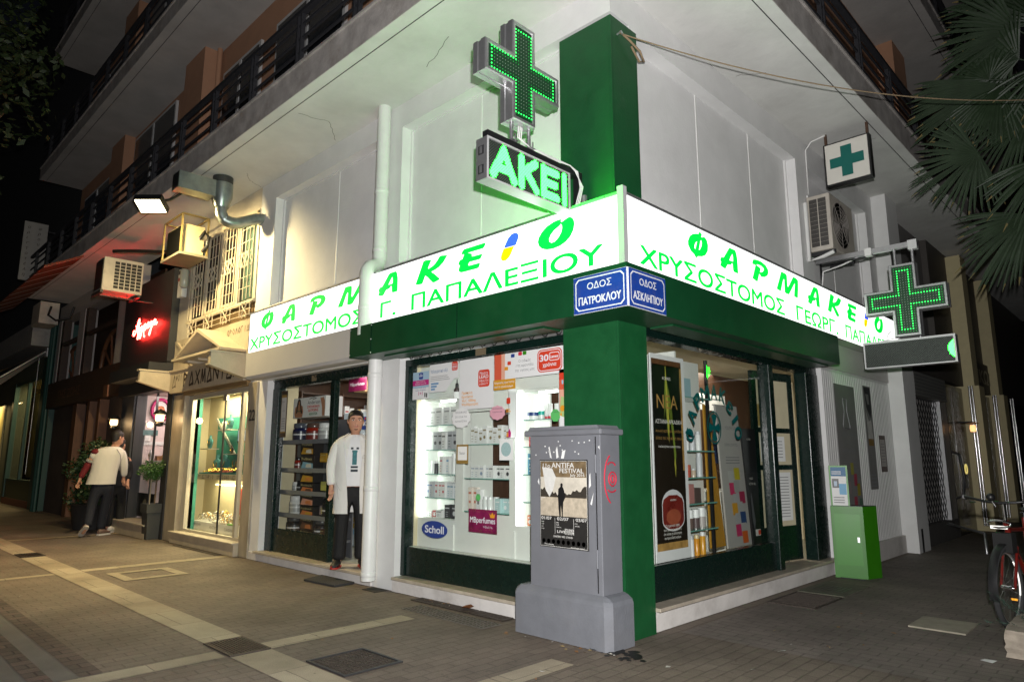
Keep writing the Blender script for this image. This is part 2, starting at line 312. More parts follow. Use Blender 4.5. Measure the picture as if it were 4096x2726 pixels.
# ---------------------------------------------------------------- the corner building
bld=thing('corner_building','white corner building with green corner pillar, balconies above and the pharmacy at street level','building',(0,0,0))
w=MB(); wb=w.box
wb(-6.57,-6.30,0,.3,0,2.56,WHITE); wb(-3.46,-3.05,0,.3,0,2.56,WHITE)                       # ground floor piers
wb(-6.9,-.6,.0,.3,2.56,3.7,WHITE)                                                        # behind the sign
wb(-6.9,-6.40,0,.3,3.7,5.43,WHITE); wb(-3.63,-3.13,0,.3,3.7,5.43,WHITE); wb(-6.9,-.0,0,.3,5.43,5.74,WHITE)
for a,b,sm in [(-6.4,-3.63,-4.8),(-3.13,-.6,-1.87)]:
    wb(a,b,.15,.3,3.7,5.43,WHITE); wb(sm-.012,sm+.012,.143,.15,3.7,5.43,WPLAST); wb(a,a+.03,.125,.15,3.7,5.43,WHITE); wb(a+.03,b,.13,.15,5.405,5.43,WHITE)
wb(-6.57,-3.46,-.02,.12,0,.10,WHITE2); wb(-3.05,-.6,-.02,.3,0,.125,WHITE2)               # plinths
wb(-.3,0,.3,8.1,5.38,5.74,WHITE); wb(-.3,0,.41,7.3,2.585,3.7,WHITE)
for a,b,sms in [(.41,4.15,(1.78,3.06)),(4.55,6.98,(5.75,))]:
    wb(-.3,-.15,a,b,3.7,5.38,WHITE)
    for q in sms: wb(-.15,-.143,q-.012,q+.012,3.7,5.38,WPLAST)
    wb(-.15,-.125,b-.03,b,3.7,5.38,WHITE)
wb(-.3,0,4.15,4.55,3.7,5.38,WHITE); wb(-.3,0,6.98,7.32,3.7,5.38,WHITE)
wb(-.3,-.02,.41,4.48,0,.17,WHITE2)
wb(-.3,0,4.5,7.32,.26,2.585,WHITE)
for i in range(38): y=4.54+i*.073; wb(0,.0035,y,y+.006,.26,2.56,WPLAST)                       # ribbed cladding
wb(-.3,.05,4.9,7.32,0,.26,WHITE2); wb(-.3,.0,4.48,4.9,0,.26,WHITE); wb(0,.02,4.3,7.3,2.6,2.95,GREYP)
wb(-.3,.22,7.33,7.95,0,5.74,WHITE)
wb(.20,.222,7.5,7.6,0,.35,BLACK)
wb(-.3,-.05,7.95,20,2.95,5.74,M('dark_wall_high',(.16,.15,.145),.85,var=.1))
w.part('facade_wall',bld)
c=MB(); c.box(-.6,.004,-.004,.41,0,5.395,GREEN); c.box(.004,.0055,.018,.021,.05,5.38,GREEN2); c.box(.004,.0055,.385,.388,.05,5.2,GREEN2); c.box(-.02,-.017,-.0055,-.004,.05,5.38,GREEN2); c.part('corner_pillar',bld,'dark green square corner pillar')
# fascias under the sign
c=MB(); c.prism([(-.02,2.56),(-.235,2.56),(-.262,2.60),(-.262,2.945),(-.02,2.945)],'x',-6.50,-3.5,GREYP)
c.box(-6.4,-3.55,-.05,.02,2.548,2.5595,WPLAST); c.part('grey_fascia',bld)
c=MB(); c.prism([(-3.48,-.40),(.375,-.40),(.375,4.09),(.003,4.09),(.003,-.006),(-3.48,-.006)],'z',2.55,2.90,GREEN2)
c.box(-3.0,-.62,-.25,-.02,2.535,2.5495,GREEN2); c.box(.02,.25,.45,4.05,2.535,2.5495,GREEN2)
for px in (-3.05,-1.6): c.box(px-.003,px+.003,-.403,-.40,2.555,2.895,DGREEN)
for px,pz in [(-3.05,2.88),(-3.05,2.57),(-3.05,2.72),(-3.47,2.87),(-3.47,2.58)]: c.ball((px,-.402,pz),.009,ALU,8,6)
c.part('green_fascia',bld,'dark green sheet metal fascia round the corner')
# balcony slabs
def slab(z0,z1,mat,ymax=22,xl=-18.8):
    q=MB(); q.prism([(xl,-1.04),(.96,-1.04),(.96,ymax),(-.2,ymax),(-.2,.2),(xl,.2)],'z',z0+.006,z1,SLAB)
    q.prism([(xl+.02,-1.035),(.955,-1.035),(.955,ymax-.1),(-.19,ymax-.1),(-.19,.19),(xl+.02,.19)],'z',z0,z0+.0055,mat)
    q.box(xl+.1,.82,-.895,-.885,z0-.003,z0-.0005,DARK); q.box(.815,.825,-.885,ymax-1,z0-.003,z0-.0005,DARK)
    q.box(xl,.985,-1.065,-.9,z1,z1+.03,SLAB); q.box(.82,.985,-.9,ymax,z1,z1+.03,SLAB)
    return q.part('balcony_slab',bld)
def railing(sl,z,xl=-18.7,ymax=21):
    q=MB()
    for dz,hh,ww in [(.73,.025,.035),(.56,.012,.012),(.375,.012,.012),(.19,.012,.012)]:
        q.box(xl,.93,-1.0-ww,-1.0+ww,z+dz-hh,z+dz+hh,RAIL); q.box(.9-ww,.9+ww,-1.0+ww,ymax,z+dz-hh,z+dz+hh,RAIL)
    xx=-5.2+1.28*4
    while xx>xl: q.box(xx-.06,xx-.035,-1.03,-.975,z,z+.70,RAIL); q.box(xx+.035,xx+.06,-1.03,-.975,z,z+.70,RAIL); xx-=1.28
    yy=.3
    while yy<ymax: q.box(.875,.925,yy-.06,yy-.035,z,z+.70,RAIL); q.box(.875,.925,yy+.035,yy+.06,z,z+.70,RAIL); yy+=1.28
    q.part('railing',sl)
CRK=M('hairline_crack',(.10,.09,.075),.9,var=0)
def cracks(sl,z,L):
    for P in L:
        q=MB(); x,y=P[0]; pts=[]
        for k in range(len(P)-1):
            for i in range(8): t=i/8; pts.append((lin(P[k][0],P[k+1][0],t)+jit(.015),lin(P[k][1],P[k+1][1],t)+jit(.015),z))
        q.tube(pts,.0035,CRK,4); q.part('crack',sl)
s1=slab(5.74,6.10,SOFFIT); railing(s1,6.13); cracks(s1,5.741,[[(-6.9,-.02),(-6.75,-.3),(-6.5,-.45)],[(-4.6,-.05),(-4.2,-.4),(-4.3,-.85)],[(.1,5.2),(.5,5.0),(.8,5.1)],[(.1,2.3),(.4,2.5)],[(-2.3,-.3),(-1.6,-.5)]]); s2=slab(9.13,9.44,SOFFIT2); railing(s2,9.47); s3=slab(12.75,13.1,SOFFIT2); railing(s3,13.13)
w=MB(); w.box(-18.8,-.35,.01,.3,6.1,16,ORANGE); w.box(-.3,-.01,.3,22,6.1,16,ORANGE); w.box(-.35,-.01,.01,.3,6.1,16,ORANGE)
for z0,z1 in [(6.1,9.13),(9.44,12.75)]:
    w.box(-10.05,-9.1,-.3,.01,z0,z1,ORANGE); w.box(-15.1,-14.1,-.22,.01,z0,z1,ORANGE); w.box(-.01,.27,8.6,9.4,z0,z1,ORANGE); w.box(-.01,.2,12.4,13,z0,z1,ORANGE)
    w.tube([(-9.0,-.06,z0),(-9.0,-.06,z1)],.05,ORANGE,8)
w.part('upper_wall',bld,'orange stucco wall of the upper floors')
SHUT=M('dark_shutter',(.07,.055,.05),.6,var=.2,sc=20,stretch=(1,1,6)); PANE=M('night_pane',(.015,.017,.02),.12,var=0)
def upwin(x0,x1,z0,z1,y=.0):
    f=MB()
    f.box(x0-.07,x1+.07,y-.05,y+.0,z0,z1+.07,ALUW); p=f.part('upper_window',bld); g=MB(); g.box(x0,x1,y-.06,y-.051,z0+.05,z1,PANE); g.box((x0+x1)/2-.04,(x0+x1)/2+.04,y-.075,y-.06,z0,z1,ALUW); g.part('pane',p)
for z in (6.15,9.5):
    upwin(-13.8,-11.3,z,z+2.75); upwin(-8.7,-7.3,z,z+2.3); upwin(-6.6,-4.6,z,z+2.3); upwin(-18,-15.6,z,z+2.4); upwin(-3.2,-1.2,z,z+2.3)
# sills
c=MB(); c.bbox(-6.33,-3.5,-.06,.30,.10,.13,MARBLE,.004); c.part('door_sill',bld); c=MB(); c.bbox(-3.02,-.6,-.06,.3,.125,.155,MARBLE,.004); c.part('window_sill',bld)
c=MB(); c.bbox(-.3,.05,.41,4.47,.17,.2,MARBLE,.004); c.part('window_sill',bld)
# ---------------------------------------------------------------- shopfront joinery (dark green), glazing
def fr(parent,name,boxes,label=None):
    m=MB()
    for b in boxes: m.bbox(*b,DGREEN,.006)
    return m.part(name,parent,label)
# left doorway: fixed pane with solid foot panel, open door leaf place at its right
d=fr(bld,'door_frame',[(-6.30,-3.46,.10,.2,2.43,2.56),(-6.30,-6.12,.09,.2,.13,2.43),(-4.70,-4.60,.10,.18,.13,2.43)])
fr(d,'foot_panel',[(-6.12,-4.70,.12,.16,.13,.45)]); g=MB(); g.quad((-6.12,.14,.45),(-4.70,.14,.45),(-4.70,.14,2.43),(-6.12,.14,2.43),GL); g.part('glass',d)
q=MB(); q.box(-5.2,-5.08,.095,.1,2.46,2.54,M('brass_plate',(.32,.25,.16),.4,.5)); q.part('lock_plate',d)
# lit display window
d=fr(bld,'display_window_frame',[(-3.05,-.6,.08,.2,2.45,2.53),(-3.05,-2.98,.08,.2,.155,2.45),(-.66,-.6,.08,.2,.155,2.45)])
fr(d,'foot_panel',[(-2.98,-.66,.1,.15,.155,.46)]); g=MB(); g.quad((-2.98,.13,.46),(-.66,.13,.46),(-.66,.13,2.45),(-2.98,.13,2.45),GL); g.part('glass',d)
q=MB(); q.box(-1.85,-1.7,.075,.08,2.455,2.525,MT['brass_plate']); q.part('lock_plate',d)
for x0,x1,zz in [(-6.25,-3.5,2.5),(-3.0,-.62,2.535)]:
    m=MB(); n=int((x1-x0)/.16)
    for i in range(n):
        a=x0+i*(x1-x0)/n; l=(x1-x0)/n; m.tube([(a,.06,zz+.045),(a+l*.25,.06,zz+.03),(a+l*.42,.06,zz),(a+l*.58,.06,zz),(a+l*.75,.06,zz+.03),(a+l,.06,zz+.045)],.005,DARK,5)
    m.part('grille_wires',bld)
# side street window and door
d=fr(bld,'side_window_frame',[(-.2,-.06,.41,4.48,2.49,2.585),(-.2,-.06,.41,.5,.2,2.49),(-.2,-.06,3.02,3.14,.2,2.49),(-.2,-.05,4.08,4.48,.2,2.49)])
fr(d,'foot_panel',[(-.18,-.1,.5,3.02,.2,.5)]); g=MB(); g.quad((-.12,.5,.5),(-.12,3.02,.5),(-.12,3.02,2.49),(-.12,.5,2.49),GL); g.part('glass',d)
# opened-in door leaf
dl=thing('shop_door','dark green glazed shop door standing ajar on the side street, notices taped inside','door',(-.3,3.95,.2))
a=Vector((-.22,4.0,0)); b=Vector((-.36,3.16,0)); u=(b-a); Ld=u.length; u.normalize(); nrm=Vector((-u.y,u.x,0))
def leaf(t0,t1,z0,z1,mat,th=.02): return a+u*((t0+t1)/2)+Z*((z0+z1)/2),u*((t1-t0)/2),nrm*th,Z*((z1-z0)/2),mat
m=MB()
for t0,t1,z0,z1 in [(0,.09,.22,2.46),(Ld-.09,Ld,.22,2.46),(.09,Ld-.09,2.36,2.46),(.09,Ld-.09,.22,.62),(.09,Ld-.09,1.28,1.34),(.09,Ld-.09,1.72,1.78)]: m.obox(*leaf(t0,t1,z0,z1,DGREEN))
m.part('leaf_frame',dl); m=MB(); m.obox(*leaf(.09,Ld-.09,.62,1.28,M('cream_board',(.62,.55,.38),.6,var=.1),.006)); m.obox(*leaf(.09,Ld-.09,1.34,1.72,MT['cream_board'],.006)); m.obox(*leaf(.09,Ld-.09,1.78,2.36,MT['cream_board'],.006)); m.part('door_panel',dl)
for (t0,t1,z0,z1,lab) in [(.14,.62,.68,1.25,'tall printed notice taped to the lower door panel'),(.22,.72,1.38,1.68,'wide printed notice taped to the middle door panel')]:
    m=MB(); m.obox(*leaf(t0,t1,z0,z1,PAPER,.0065))
    for i in range(14 if z0<1 else 6):
        zz=lin(z1-.06,z0+.05,i/(13 if z0<1 else 5)); m.obox(*leaf(t0+.05,t1-.05-random.random()*.12,zz-.004,zz+.004,GREYINK,.0075))
    m.thing('notice',lab,'notice')
m=MB(); m.obox(*leaf(.5,.74,1.80,2.06,M('gold_card',(.35,.25,.08),.5),.0065)); m.thing('card','gold card taped to the top panel of the ajar shop door','card')
# ---------------------------------------------------------------- the illuminated shop sign
LET={'K':[[(0,34),(131,270),(164,276),(262,262),(265,252),(213,179),(223,169),(309,193),(365,232),(404,269),(433,271),(520,257),(525,248),(466,190),(399,154),(336,137),(276,128),(279,121),(325,94),(415,25),(397,14),(315,0),(289,11),(210,78),(173,103),(165,97),(128,30),(114,22),(41,26)]],
'E':[[(408,234),(392,204),(368,187),(149,188),(207,168),(207,142),(221,138),(357,135),(357,122),(336,93),(314,86),(174,89),(163,80),(154,58),(166,54),(320,51),(327,43),(315,10),(288,0),(95,3),(43,6),(4,32),(25,87),(0,94),(8,120),(28,140),(63,142),(87,184),(80,189),(43,191),(62,225),(90,241),(389,240)]],
'I1':[[(0,4),(32,56),(59,91),(102,119),(139,124),(168,119),(191,99),(194,73),(186,48),(160,5),(147,0)]],
'I2':[[(38,122),(180,119),(132,43),(106,18),(68,0),(31,1),(6,17),(0,40),(6,67)]],
'O':[[(281,246),(274,227),(281,220),(352,244),(379,244),(404,229),(421,202),(427,170),(415,118),(381,68),(326,30),(261,8),(182,0),(106,8),(48,30),(12,64),(0,101),(10,140),(45,181),(103,220),(185,245),(241,251),(272,249)],[(271,208),(262,194),(240,185),(198,167),(155,134),(136,100),(140,73),(164,58),(201,62),(244,89),(277,130),(288,168),(285,192)]],
'F':[[(224,283),(268,265),(253,230),(315,249),(357,230),(378,179),(366,121),(317,69),(247,41),(168,26),(153,0),(109,21),(105,30),(43,53),(1,97),(0,135),(36,191),(95,226),(152,242),(205,254)],[(169,171),(139,153),(116,118),(115,94),(132,88)],[(249,202),(232,188),(195,92),(214,101),(246,139),(258,176)]],
'A':[[(223,242),(338,243),(363,214),(377,152),(379,8),(354,3),(283,4),(270,18),(264,80),(254,89),(225,64),(159,55),(106,1),(69,0),(0,14),(23,55),(5,62),(15,92),(39,107),(81,111),(201,231)],[(272,189),(235,153),(200,109),(268,109),(280,118),(282,158)]],
'P':[[(59,233),(140,245),(251,246),(349,227),(402,191),(410,158),(378,118),(303,85),(214,71),(191,86),(178,98),(164,81),(121,4),(88,0),(0,15),(91,173),(82,179),(21,172),(17,185),(33,219)],[(126,190),(119,181),(179,174),(215,164),(209,144),(194,123),(221,123),(261,137),(292,163),(286,182),(232,196),(170,196)]],
'M':[[(161,240),(278,237),(303,218),(301,97),(313,90),(334,103),(462,224),(491,241),(567,242),(623,222),(608,117),(577,4),(540,0),(475,7),(473,19),(515,155),(511,169),(484,143),(340,14),(317,2),(246,0),(209,11),(213,74),(221,159),(210,163),(186,141),(104,0),(9,7),(0,20),(65,112),(146,234)]]}
SIGNW=E('sign_face_lit',(1,1,.985),1.7); SGREEN=E('sign_letter_green',(0.,.86,.065),1.0); SBLUE=E('sign_pill_blue',(.045,.11,1),1.); SYEL=E('sign_pill_yellow',(1,.80,.0),1.)
sg=thing('illuminated_sign','long white lightbox sign with green Greek lettering wrapping round the corner','shop sign',(.1,-.1,2.96))
m=MB(); m.box(-6.49,.23,-.225,-.02,2.96,3.545,GREYP); m.box(.02,.228,-.019,7.28,2.96,3.545,GREYP)
for a in [(-6.49,.215,-.255,-.225,3.535,3.56),(-6.495,-6.475,-.25,-.02,2.955,3.56)]: m.box(*a,ALU)
m.box(.226,.256,-.215,7.29,3.535,3.56,ALU); m.box(.02,.256,7.27,7.29,2.955,3.534,ALU)
m.box(.205,.262,-.262,-.205,2.95,3.60,ALUW)
for i in range(26): x=-6.3+i*.255; m.ball((x,-.256,3.548),.007,DARK,6,4)
for i in range(27): y=.1+i*.265; m.ball((.257,y,3.548),.007,DARK,6,4)
m.part('casing',sg)
f=MB(); f.box(-6.474,-3.305,-.245,-.226,2.96,3.534,SIGNW); f.box(-3.293,.204,-.245,-.226,2.96,3.534,SIGNW); f.box(-3.303,-3.295,-.244,-.226,2.96,3.534,WPLAST)
yl=-.248
def big(mb,ch,h0,z0,o,ux):
    s=.001
    for k in ([ch] if ch!='I' else ['I1','I2']):
        P=[[(a*s,b*s) for a,b in p] for p in LET[k]]
        off=(0,0)
        if k=='I1': off=(.04,.121)
        mb.flat([[(a+off[0],b+off[1]) for a,b in p] for p in P],Vector(o)+ux*h0+Z*z0,ux,Z,{'I1':SBLUE,'I2':SYEL}.get(k,SGREEN))
for ch,x0,z0 in [('F',-6.11,3.235),('A',-5.49,3.25),('P',-4.74,3.255),('M',-4.03,3.25),('A',-3.17,3.245),('K',-2.47,3.228),('E',-1.77,3.248),('I',-1.155,3.246),('O',-.68,3.23)]: big(f,ch,x0,z0,(0,yl,0),X)
for t,x0,x1 in [('ΧΡΥΣΟΣΤΟΜΟΣ',-6.43,-3.47),('Γ.',-3.11,-2.82),('ΠΑΠΑΛΕΞΙΟΥ',-2.53,.04)]: f.txt(t,(x0,yl,2.992),X,Z,.165,SGREEN,w=x1-x0,bold=.03)
f.part('sign_face',sg)
f=MB(); f.box(.226,.247,-.204,7.268,2.96,3.534,SIGNW)
for ch,y0,z0 in [('F',.77,3.234),('A',1.37,3.25),('P',2.07,3.255),('M',2.67,3.255),('A',3.55,3.25),('K',4.19,3.23),('E',4.9,3.248),('I',5.57,3.246),('O',6.03,3.24)]: big(f,ch,y0,z0,(.249,0,0),Y)
for t,x0,x1 in [('ΧΡΥΣΟΣΤΟΜΟΣ',-.02,2.84),('ΓΕΩΡΓ.',3.18,4.5),('ΠΑΠΑΛΕΞΙΟΥ',4.79,7.2)]: f.txt(t,(.249,x0,2.992),Y,Z,.165,SGREEN,w=x1-x0,bold=.03)
f.part('sign_face',sg)
# ---------------------------------------------------------------- LED cross and LED message board at the corner
LEDG=E('led_green',(.0095,1,.019),58.); LEDC=E('led_green_dot',(.02,1,.10),5.); LEDG2=E('led_green_dim',(.03,.6,.09),.8); LEDW=M('led_unlit',(.45,.55,.45),.3,var=0); LEDBACK=M('led_board_green',(.004,.045,.014),.5,var=.1); LEDBLACK=M('led_board_black',(.012,.016,.013),.6,var=.1)
def crosspoly(r,w): return [(-w,r),(w,r),(w,w),(r,w),(r,-w),(w,-w),(w,-r),(-w,-r),(-w,-w),(-r,-w),(-r,w),(-w,w)]
def inside(a,b,r,w): return (abs(a)<=w+1e-6 and abs(b)<=r+1e-6) or (abs(b)<=w+1e-6 and abs(a)<=r+1e-6)
def led_cross(t,c,ux,nrm,depth,r,w,ring,both=True):
    """framed cross, ux to the right seen from the front, nrm out of the front face, c the centre of the front face"""
    c,ux,nrm=Vector(c),Vector(ux),Vector(nrm); m=MB()
    def ringp(rr,ww,d): return [c+ux*a+Z*b-nrm*d for a,b in crosspoly(rr,ww)]
    m.loft([ringp(r-.035,w-.035,.012),ringp(r-.03,w-.03,.0),ringp(r-.008,w-.008,.0),ringp(r,w,.012),ringp(r,w,depth*.38),ringp(r-.006,w-.006,depth*.42),ringp(r-.006,w-.006,depth*.58),ringp(r,w,depth*.62),ringp(r,w,depth-.012),ringp(r-.008,w-.008,depth),ringp(r-.03,w-.03,depth),ringp(r-.035,w-.035,depth-.012)],ALU,cap=False,sm=False)
    m.part('cross_frame',t)
    for sgn,d in ([(1,.012),(-1,depth-.012)] if both else [(1,.012)]):
        b=MB(); vs=ringp(r-.034,w-.034,d); b.add(vs,[tuple(range(12))],LEDBACK); b.part('led_panel',t)
        e=MB(); p=.031; nn=int((r-.05)/p); nw=round((w-.052)/p); o=c-nrm*(d-.003*sgn)
        rr,ww=nn*p,nw*p; k=ring
        for i in range(-nn,nn+1):
            for j in range(-nn,nn+1):
                a,bb=i*p,j*p
                if not inside(a,bb,rr,ww): continue
                on=inside(a,bb,rr-k*p,ww-k*p) and not inside(a,bb,rr-(k+1)*p,ww-(k+1)*p); edge=not inside(a,bb,rr-p,ww-p)
                q=.0068 if on else .0042
                mat=LEDC if on else (LEDG2 if not inside(a,bb,rr-2*p,ww-2*p) else LEDW)
                e.add([o+ux*(a+q*math.cos(h))+Z*(bb+q*math.sin(h))+nrm*(0.001*sgn) for h in [0,1.05,2.09,3.14,4.19,5.24]],[(0,1,2,3,4,5)],mat)
        e.part('led_dots',t)
def strokes(ch):
    return {'Α':[(.1,0,.5,1),(.5,1,.9,0),(.25,.3,.75,.3)],'Κ':[(.14,0,.14,1),(.14,.45,.85,1),(.35,.6,.9,0)],'Ε':[(.12,0,.12,1),(.12,.97,.88,.97),(.12,.52,.8,.52),(.12,.03,.88,.03)],'Ι':[(.5,0,.5,1)],'Ο':[(.5+.45*math.cos(t*.4),.5+.5*math.sin(t*.4),.5+.45*math.cos(t*.4+.4),.5+.5*math.sin(t*.4+.4)) for t in range(16)]}[ch]
def segd(px,py,s):
    ax,ay,bx,by=s; dx,dy=bx-ax,by-ay; t=max(0,min(1,((px-ax)*dx+(py-ay)*dy)/(dx*dx+dy*dy))); return math.hypot(px-ax-t*dx,py-ay-t*dy)
def led_board(t,c,ux,nrm,Wd,Ht,depth,letters,both=True):
    """c = lower left corner of the front face seen from the front"""
    c,ux,nrm=Vector(c),Vector(ux),Vector(nrm); m=MB()
    cen=c+ux*(Wd/2)+Z*(Ht/2)-nrm*(depth/2); m.obox(cen,ux*(Wd/2),nrm*(depth/2-.006),Z*(Ht/2),ALU)
    for a in (-1,1): m.obox(cen+ux*a*(Wd/2-.008)+nrm*(depth/2-.004),ux*.008,nrm*.004,Z*(Ht/2),ALUW); m.obox(cen+Z*a*(Ht/2-.006)+nrm*(depth/2-.004),ux*(Wd/2-.017),nrm*.004,Z*.006,ALUW)
    m.part('board_case',t)
    for zz in (.24,.7): v=MB(); v.obox(c+Z*Ht*zz-nrm*depth*.5-ux*.003,ux*.003,nrm*.03,Z*.035,DARK); v.obox(c+Z*Ht*zz-nrm*depth*.5-ux*.007,ux*.002,nrm*.012,Z*.028,ALU); v.part('vent',t)
    p=.0118; nx=int((Wd-.036)/p); nz=int((Ht-.03)/p)
    for s in ((1,-1) if both else (1,)):
        o=c+ux*(.018 if s==1 else Wd-.018)+Z*.015-nrm*(.004 if s==1 else depth-.004); uu=ux*s; nn=nrm*s
        b=MB(); b.add([o-uu*.002,o+uu*(nx*p),o+uu*(nx*p)+Z*(nz*p),o+Z*(nz*p)],[(0,1,2,3)],LEDBLACK); b.part('led_panel',t)
        e=MB(); lh=nz*p*.93; th=.035
        for i in range(nx):
            for j in range(nz):
                a,bb=(i+.5)*p,(j+.5)*p; on=False
                for ch,x0,x1 in letters:
                    wd=(x1-x0); 
                    if a<x0-.03 or a>x1+.03: continue
                    for q in strokes(ch):
                        if segd(a,bb,(x0+q[0]*wd,nz*p*.035+th*.8+q[1]*(lh-1.6*th),x0+q[2]*wd,nz*p*.035+th*.8+q[3]*(lh-1.6*th)))<th: on=True
                q=.0050 if on else .0018
                pt=o+uu*a+Z*bb+nn*.002
                if on or (i+j)%1==0: e.add([pt-uu*q-Z*q*.8,pt+uu*q-Z*q*.8,pt+uu*q+Z*q*.8,pt-uu*q+Z*q*.8],[(0,1,2,3)],LEDG if on else LEDW if (i*7+j*3)%2 else DARK)
        e.part('led_dots',t)
lc=thing('led_cross','large lit green LED pharmacy cross above the message board at the corner','pharmacy cross',(-.38,-.82,4.13))
led_cross(lc,(-.30,-.82,4.575),Y,X,.16,.445,.137,0)
for y in (-.90,-.69): m=MB(); m.tube([(-.375,y,4.15),(-.375,y,3.93)],.016,ALU,10); m.box(-.42,-.33,y-.035,y+.035,3.965,3.972,ALU); m.tube([(-.33,y,3.95),(-.33,y,4.02)],.006,ALU,6); m.part('mounting_post',lc)
lb=thing('led_message_board','black LED message board with glowing letters AKEI projecting from the corner','LED board',(-.36,-.75,3.52))
led_board(lb,(-.29,-1.25,3.525),Y,X,1.0,.345,.135,[('Α',.02,.31),('Κ',.335,.57),('Ε',.605,.83),('Ι',.835,.97),('Ο',.985,1.2)])
m=MB(); m.box(-.40,-.34,-1.2,-.02,3.90,3.955,BLACK); m.box(-.40,-.34,-.075,-.02,3.55,3.90,BLACK); m.tube([(-.30,-.05,3.55),(-.30,-.05,3.72)],.03,ALU,10); m.part('bracket_arm',lb)
m=MB()
for k in range(3): m.tube([(-.37,-.78-.02*k,4.13),(-.36,-.8-.02*k,4.02),(-.34,-.72,3.97),(-.345,-.4,3.962+.008*k),(-.33,-.2,3.97),(-.31,-.12-.02*k,3.93),(-.30+.015*k,-.10,3.78),(-.32+.02*k,-.14,3.62),(-.28,-.1,3.56)],.006,WPLAST,6)
m.part('cable',lb)
# second cross and dark board over the side street
lc=thing('led_cross','smaller lit green LED pharmacy cross hung over the dark side street','pharmacy cross',(1.01,4.7,2.89))
led_cross(lc,(1.01,4.65,3.355),X,-Y,.15,.46,.15,1)
for x in (.93,1.13): m=MB(); m.tube([(x,4.72,3.80),(x,4.72,4.03)],.018,ALU,10); m.part('mounting_post',lc)
lb=thing('led_message_board','dark LED message board under the side street cross with one green arc lit','LED board',(1,4.7,2.53))
led_board(lb,(.49,4.64,2.53),X,-Y,1.01,.335,.13,[('Ο',.925,1.25)])
m=MB(); m.box(-.02,1.2,4.67,4.73,4.02,4.085,ALU); m.box(1.1,1.2,4.66,4.74,3.98,4.1,ALUW); m.box(.6,.68,4.66,4.74,4.0,4.1,WPLAST)
for x in (.02,): m.box(x,x+.02,4.69,4.71,3.55,4.02,BLACK)
m.box(.02,.6,4.69,4.71,3.985,4.005,BLACK); m.tube([(.5,4.72,4.02),(.3,4.7,3.95),(.06,4.68,3.9),(.03,4.66,3.6)],.012,WPLAST,6)
m.tube([(.8,4.72,2.99),(.75,4.72,2.93),(.9,4.72,2.9),(.7,4.72,2.88),(.86,4.72,2.865)],.008,WPLAST,6); m.tube([(.88,4.74,3.06),(.88,4.74,2.86)],.01,ALU,6); m.tube([(1.12,4.74,3.0),(1.12,4.74,2.86)],.01,ALU,6)
m.part('bracket_arm',lb)
# street name plates
PB=M('enamel_blue',(.012,.05,.30),.4,var=.12,sc=20,dirt=.25); PW=M('enamel_white',(.72,.74,.78),.45,var=.05)
def plate(o,ux,nrm,w,name2,lab):
    o,ux,nrm=Vector(o),Vector(ux),Vector(nrm); h=.30; m=MB(); m.obox(o+ux*w/2+Z*h/2-nrm*.008,ux*(w/2),nrm*.008,Z*h/2,PB); m.obox(o+ux*w/2+Z*h/2-nrm*.009,ux*(w/2+.003),nrm*.006,Z*(h/2+.003),PW)
    q=nrm*.001; t=.005; i=.018; c=.03
    out=[(i,i+c),(i+c,i),(w-i-c,i),(w-i,i+c),(w-i,h-i-c),(w-i-c,h-i),(i+c,h-i),(i,h-i-c)]; inn=[(lin(w/2,a,1-t/(w/2)*2.2),lin(h/2,b,1-t/(h/2)*2.2)) for a,b in out]
    m.flat([out,inn],o+q,ux,Z,PW); m.txt('ΟΔΟΣ',o+q+ux*w/2+Z*.185,ux,Z,.055,PW,w=w*.46,bold=.012,al='c'); m.txt(name2,o+q+ux*w/2+Z*.065,ux,Z,.062,PW,w=w*.80,bold=.03,al='c'); return m.thing('street_name_plate',lab,'street sign','street name plates on the corner')
plate((-.135,-.418,2.553),X,-Y,.515,'ΠΑΤΡΟΚΛΟΥ','blue enamel street plate reading ΠΑΤΡΟΚΛΟΥ on the left of the corner'); plate((.393,-.40,2.553),Y,X,.515,'ΑΣΚΛΗΠΙΟΥ','blue enamel street plate reading ΑΣΚΛΗΠΙΟΥ on the right of the corner')
# drainpipe
dp=thing('drainpipe','white plastic drainpipe bending forward over the sign beside the doorway','drainpipe',(-3.38,-.1,0))
m=MB(); m.tube([(-3.38,-.1,5.74),(-3.38,-.1,3.78),(-3.375,-.12,3.70),(-3.35,-.2,3.655),(-3.32,-.27,3.63),(-3.305,-.315,3.57),(-3.30,-.325,3.48),(-3.30,-.325,2.8)],.082,WPLAST,20); m.tube([(-3.39,-.1,2.56),(-3.39,-.1,.08)],.082,WPLAST,20); m.part('pipe',dp)
for x,y,z in [(-3.38,-.1,4.6),(-3.38,-.1,3.86),(-3.30,-.325,3.1),(-3.39,-.1,2.34),(-3.39,-.1,1.05),(-3.39,-.1,.12)]: MB().lathe((x,y,z),[(.083,0),(.0865,.004),(.0865,.05),(.083,.054)],WPLAST,20).part('collar',dp)
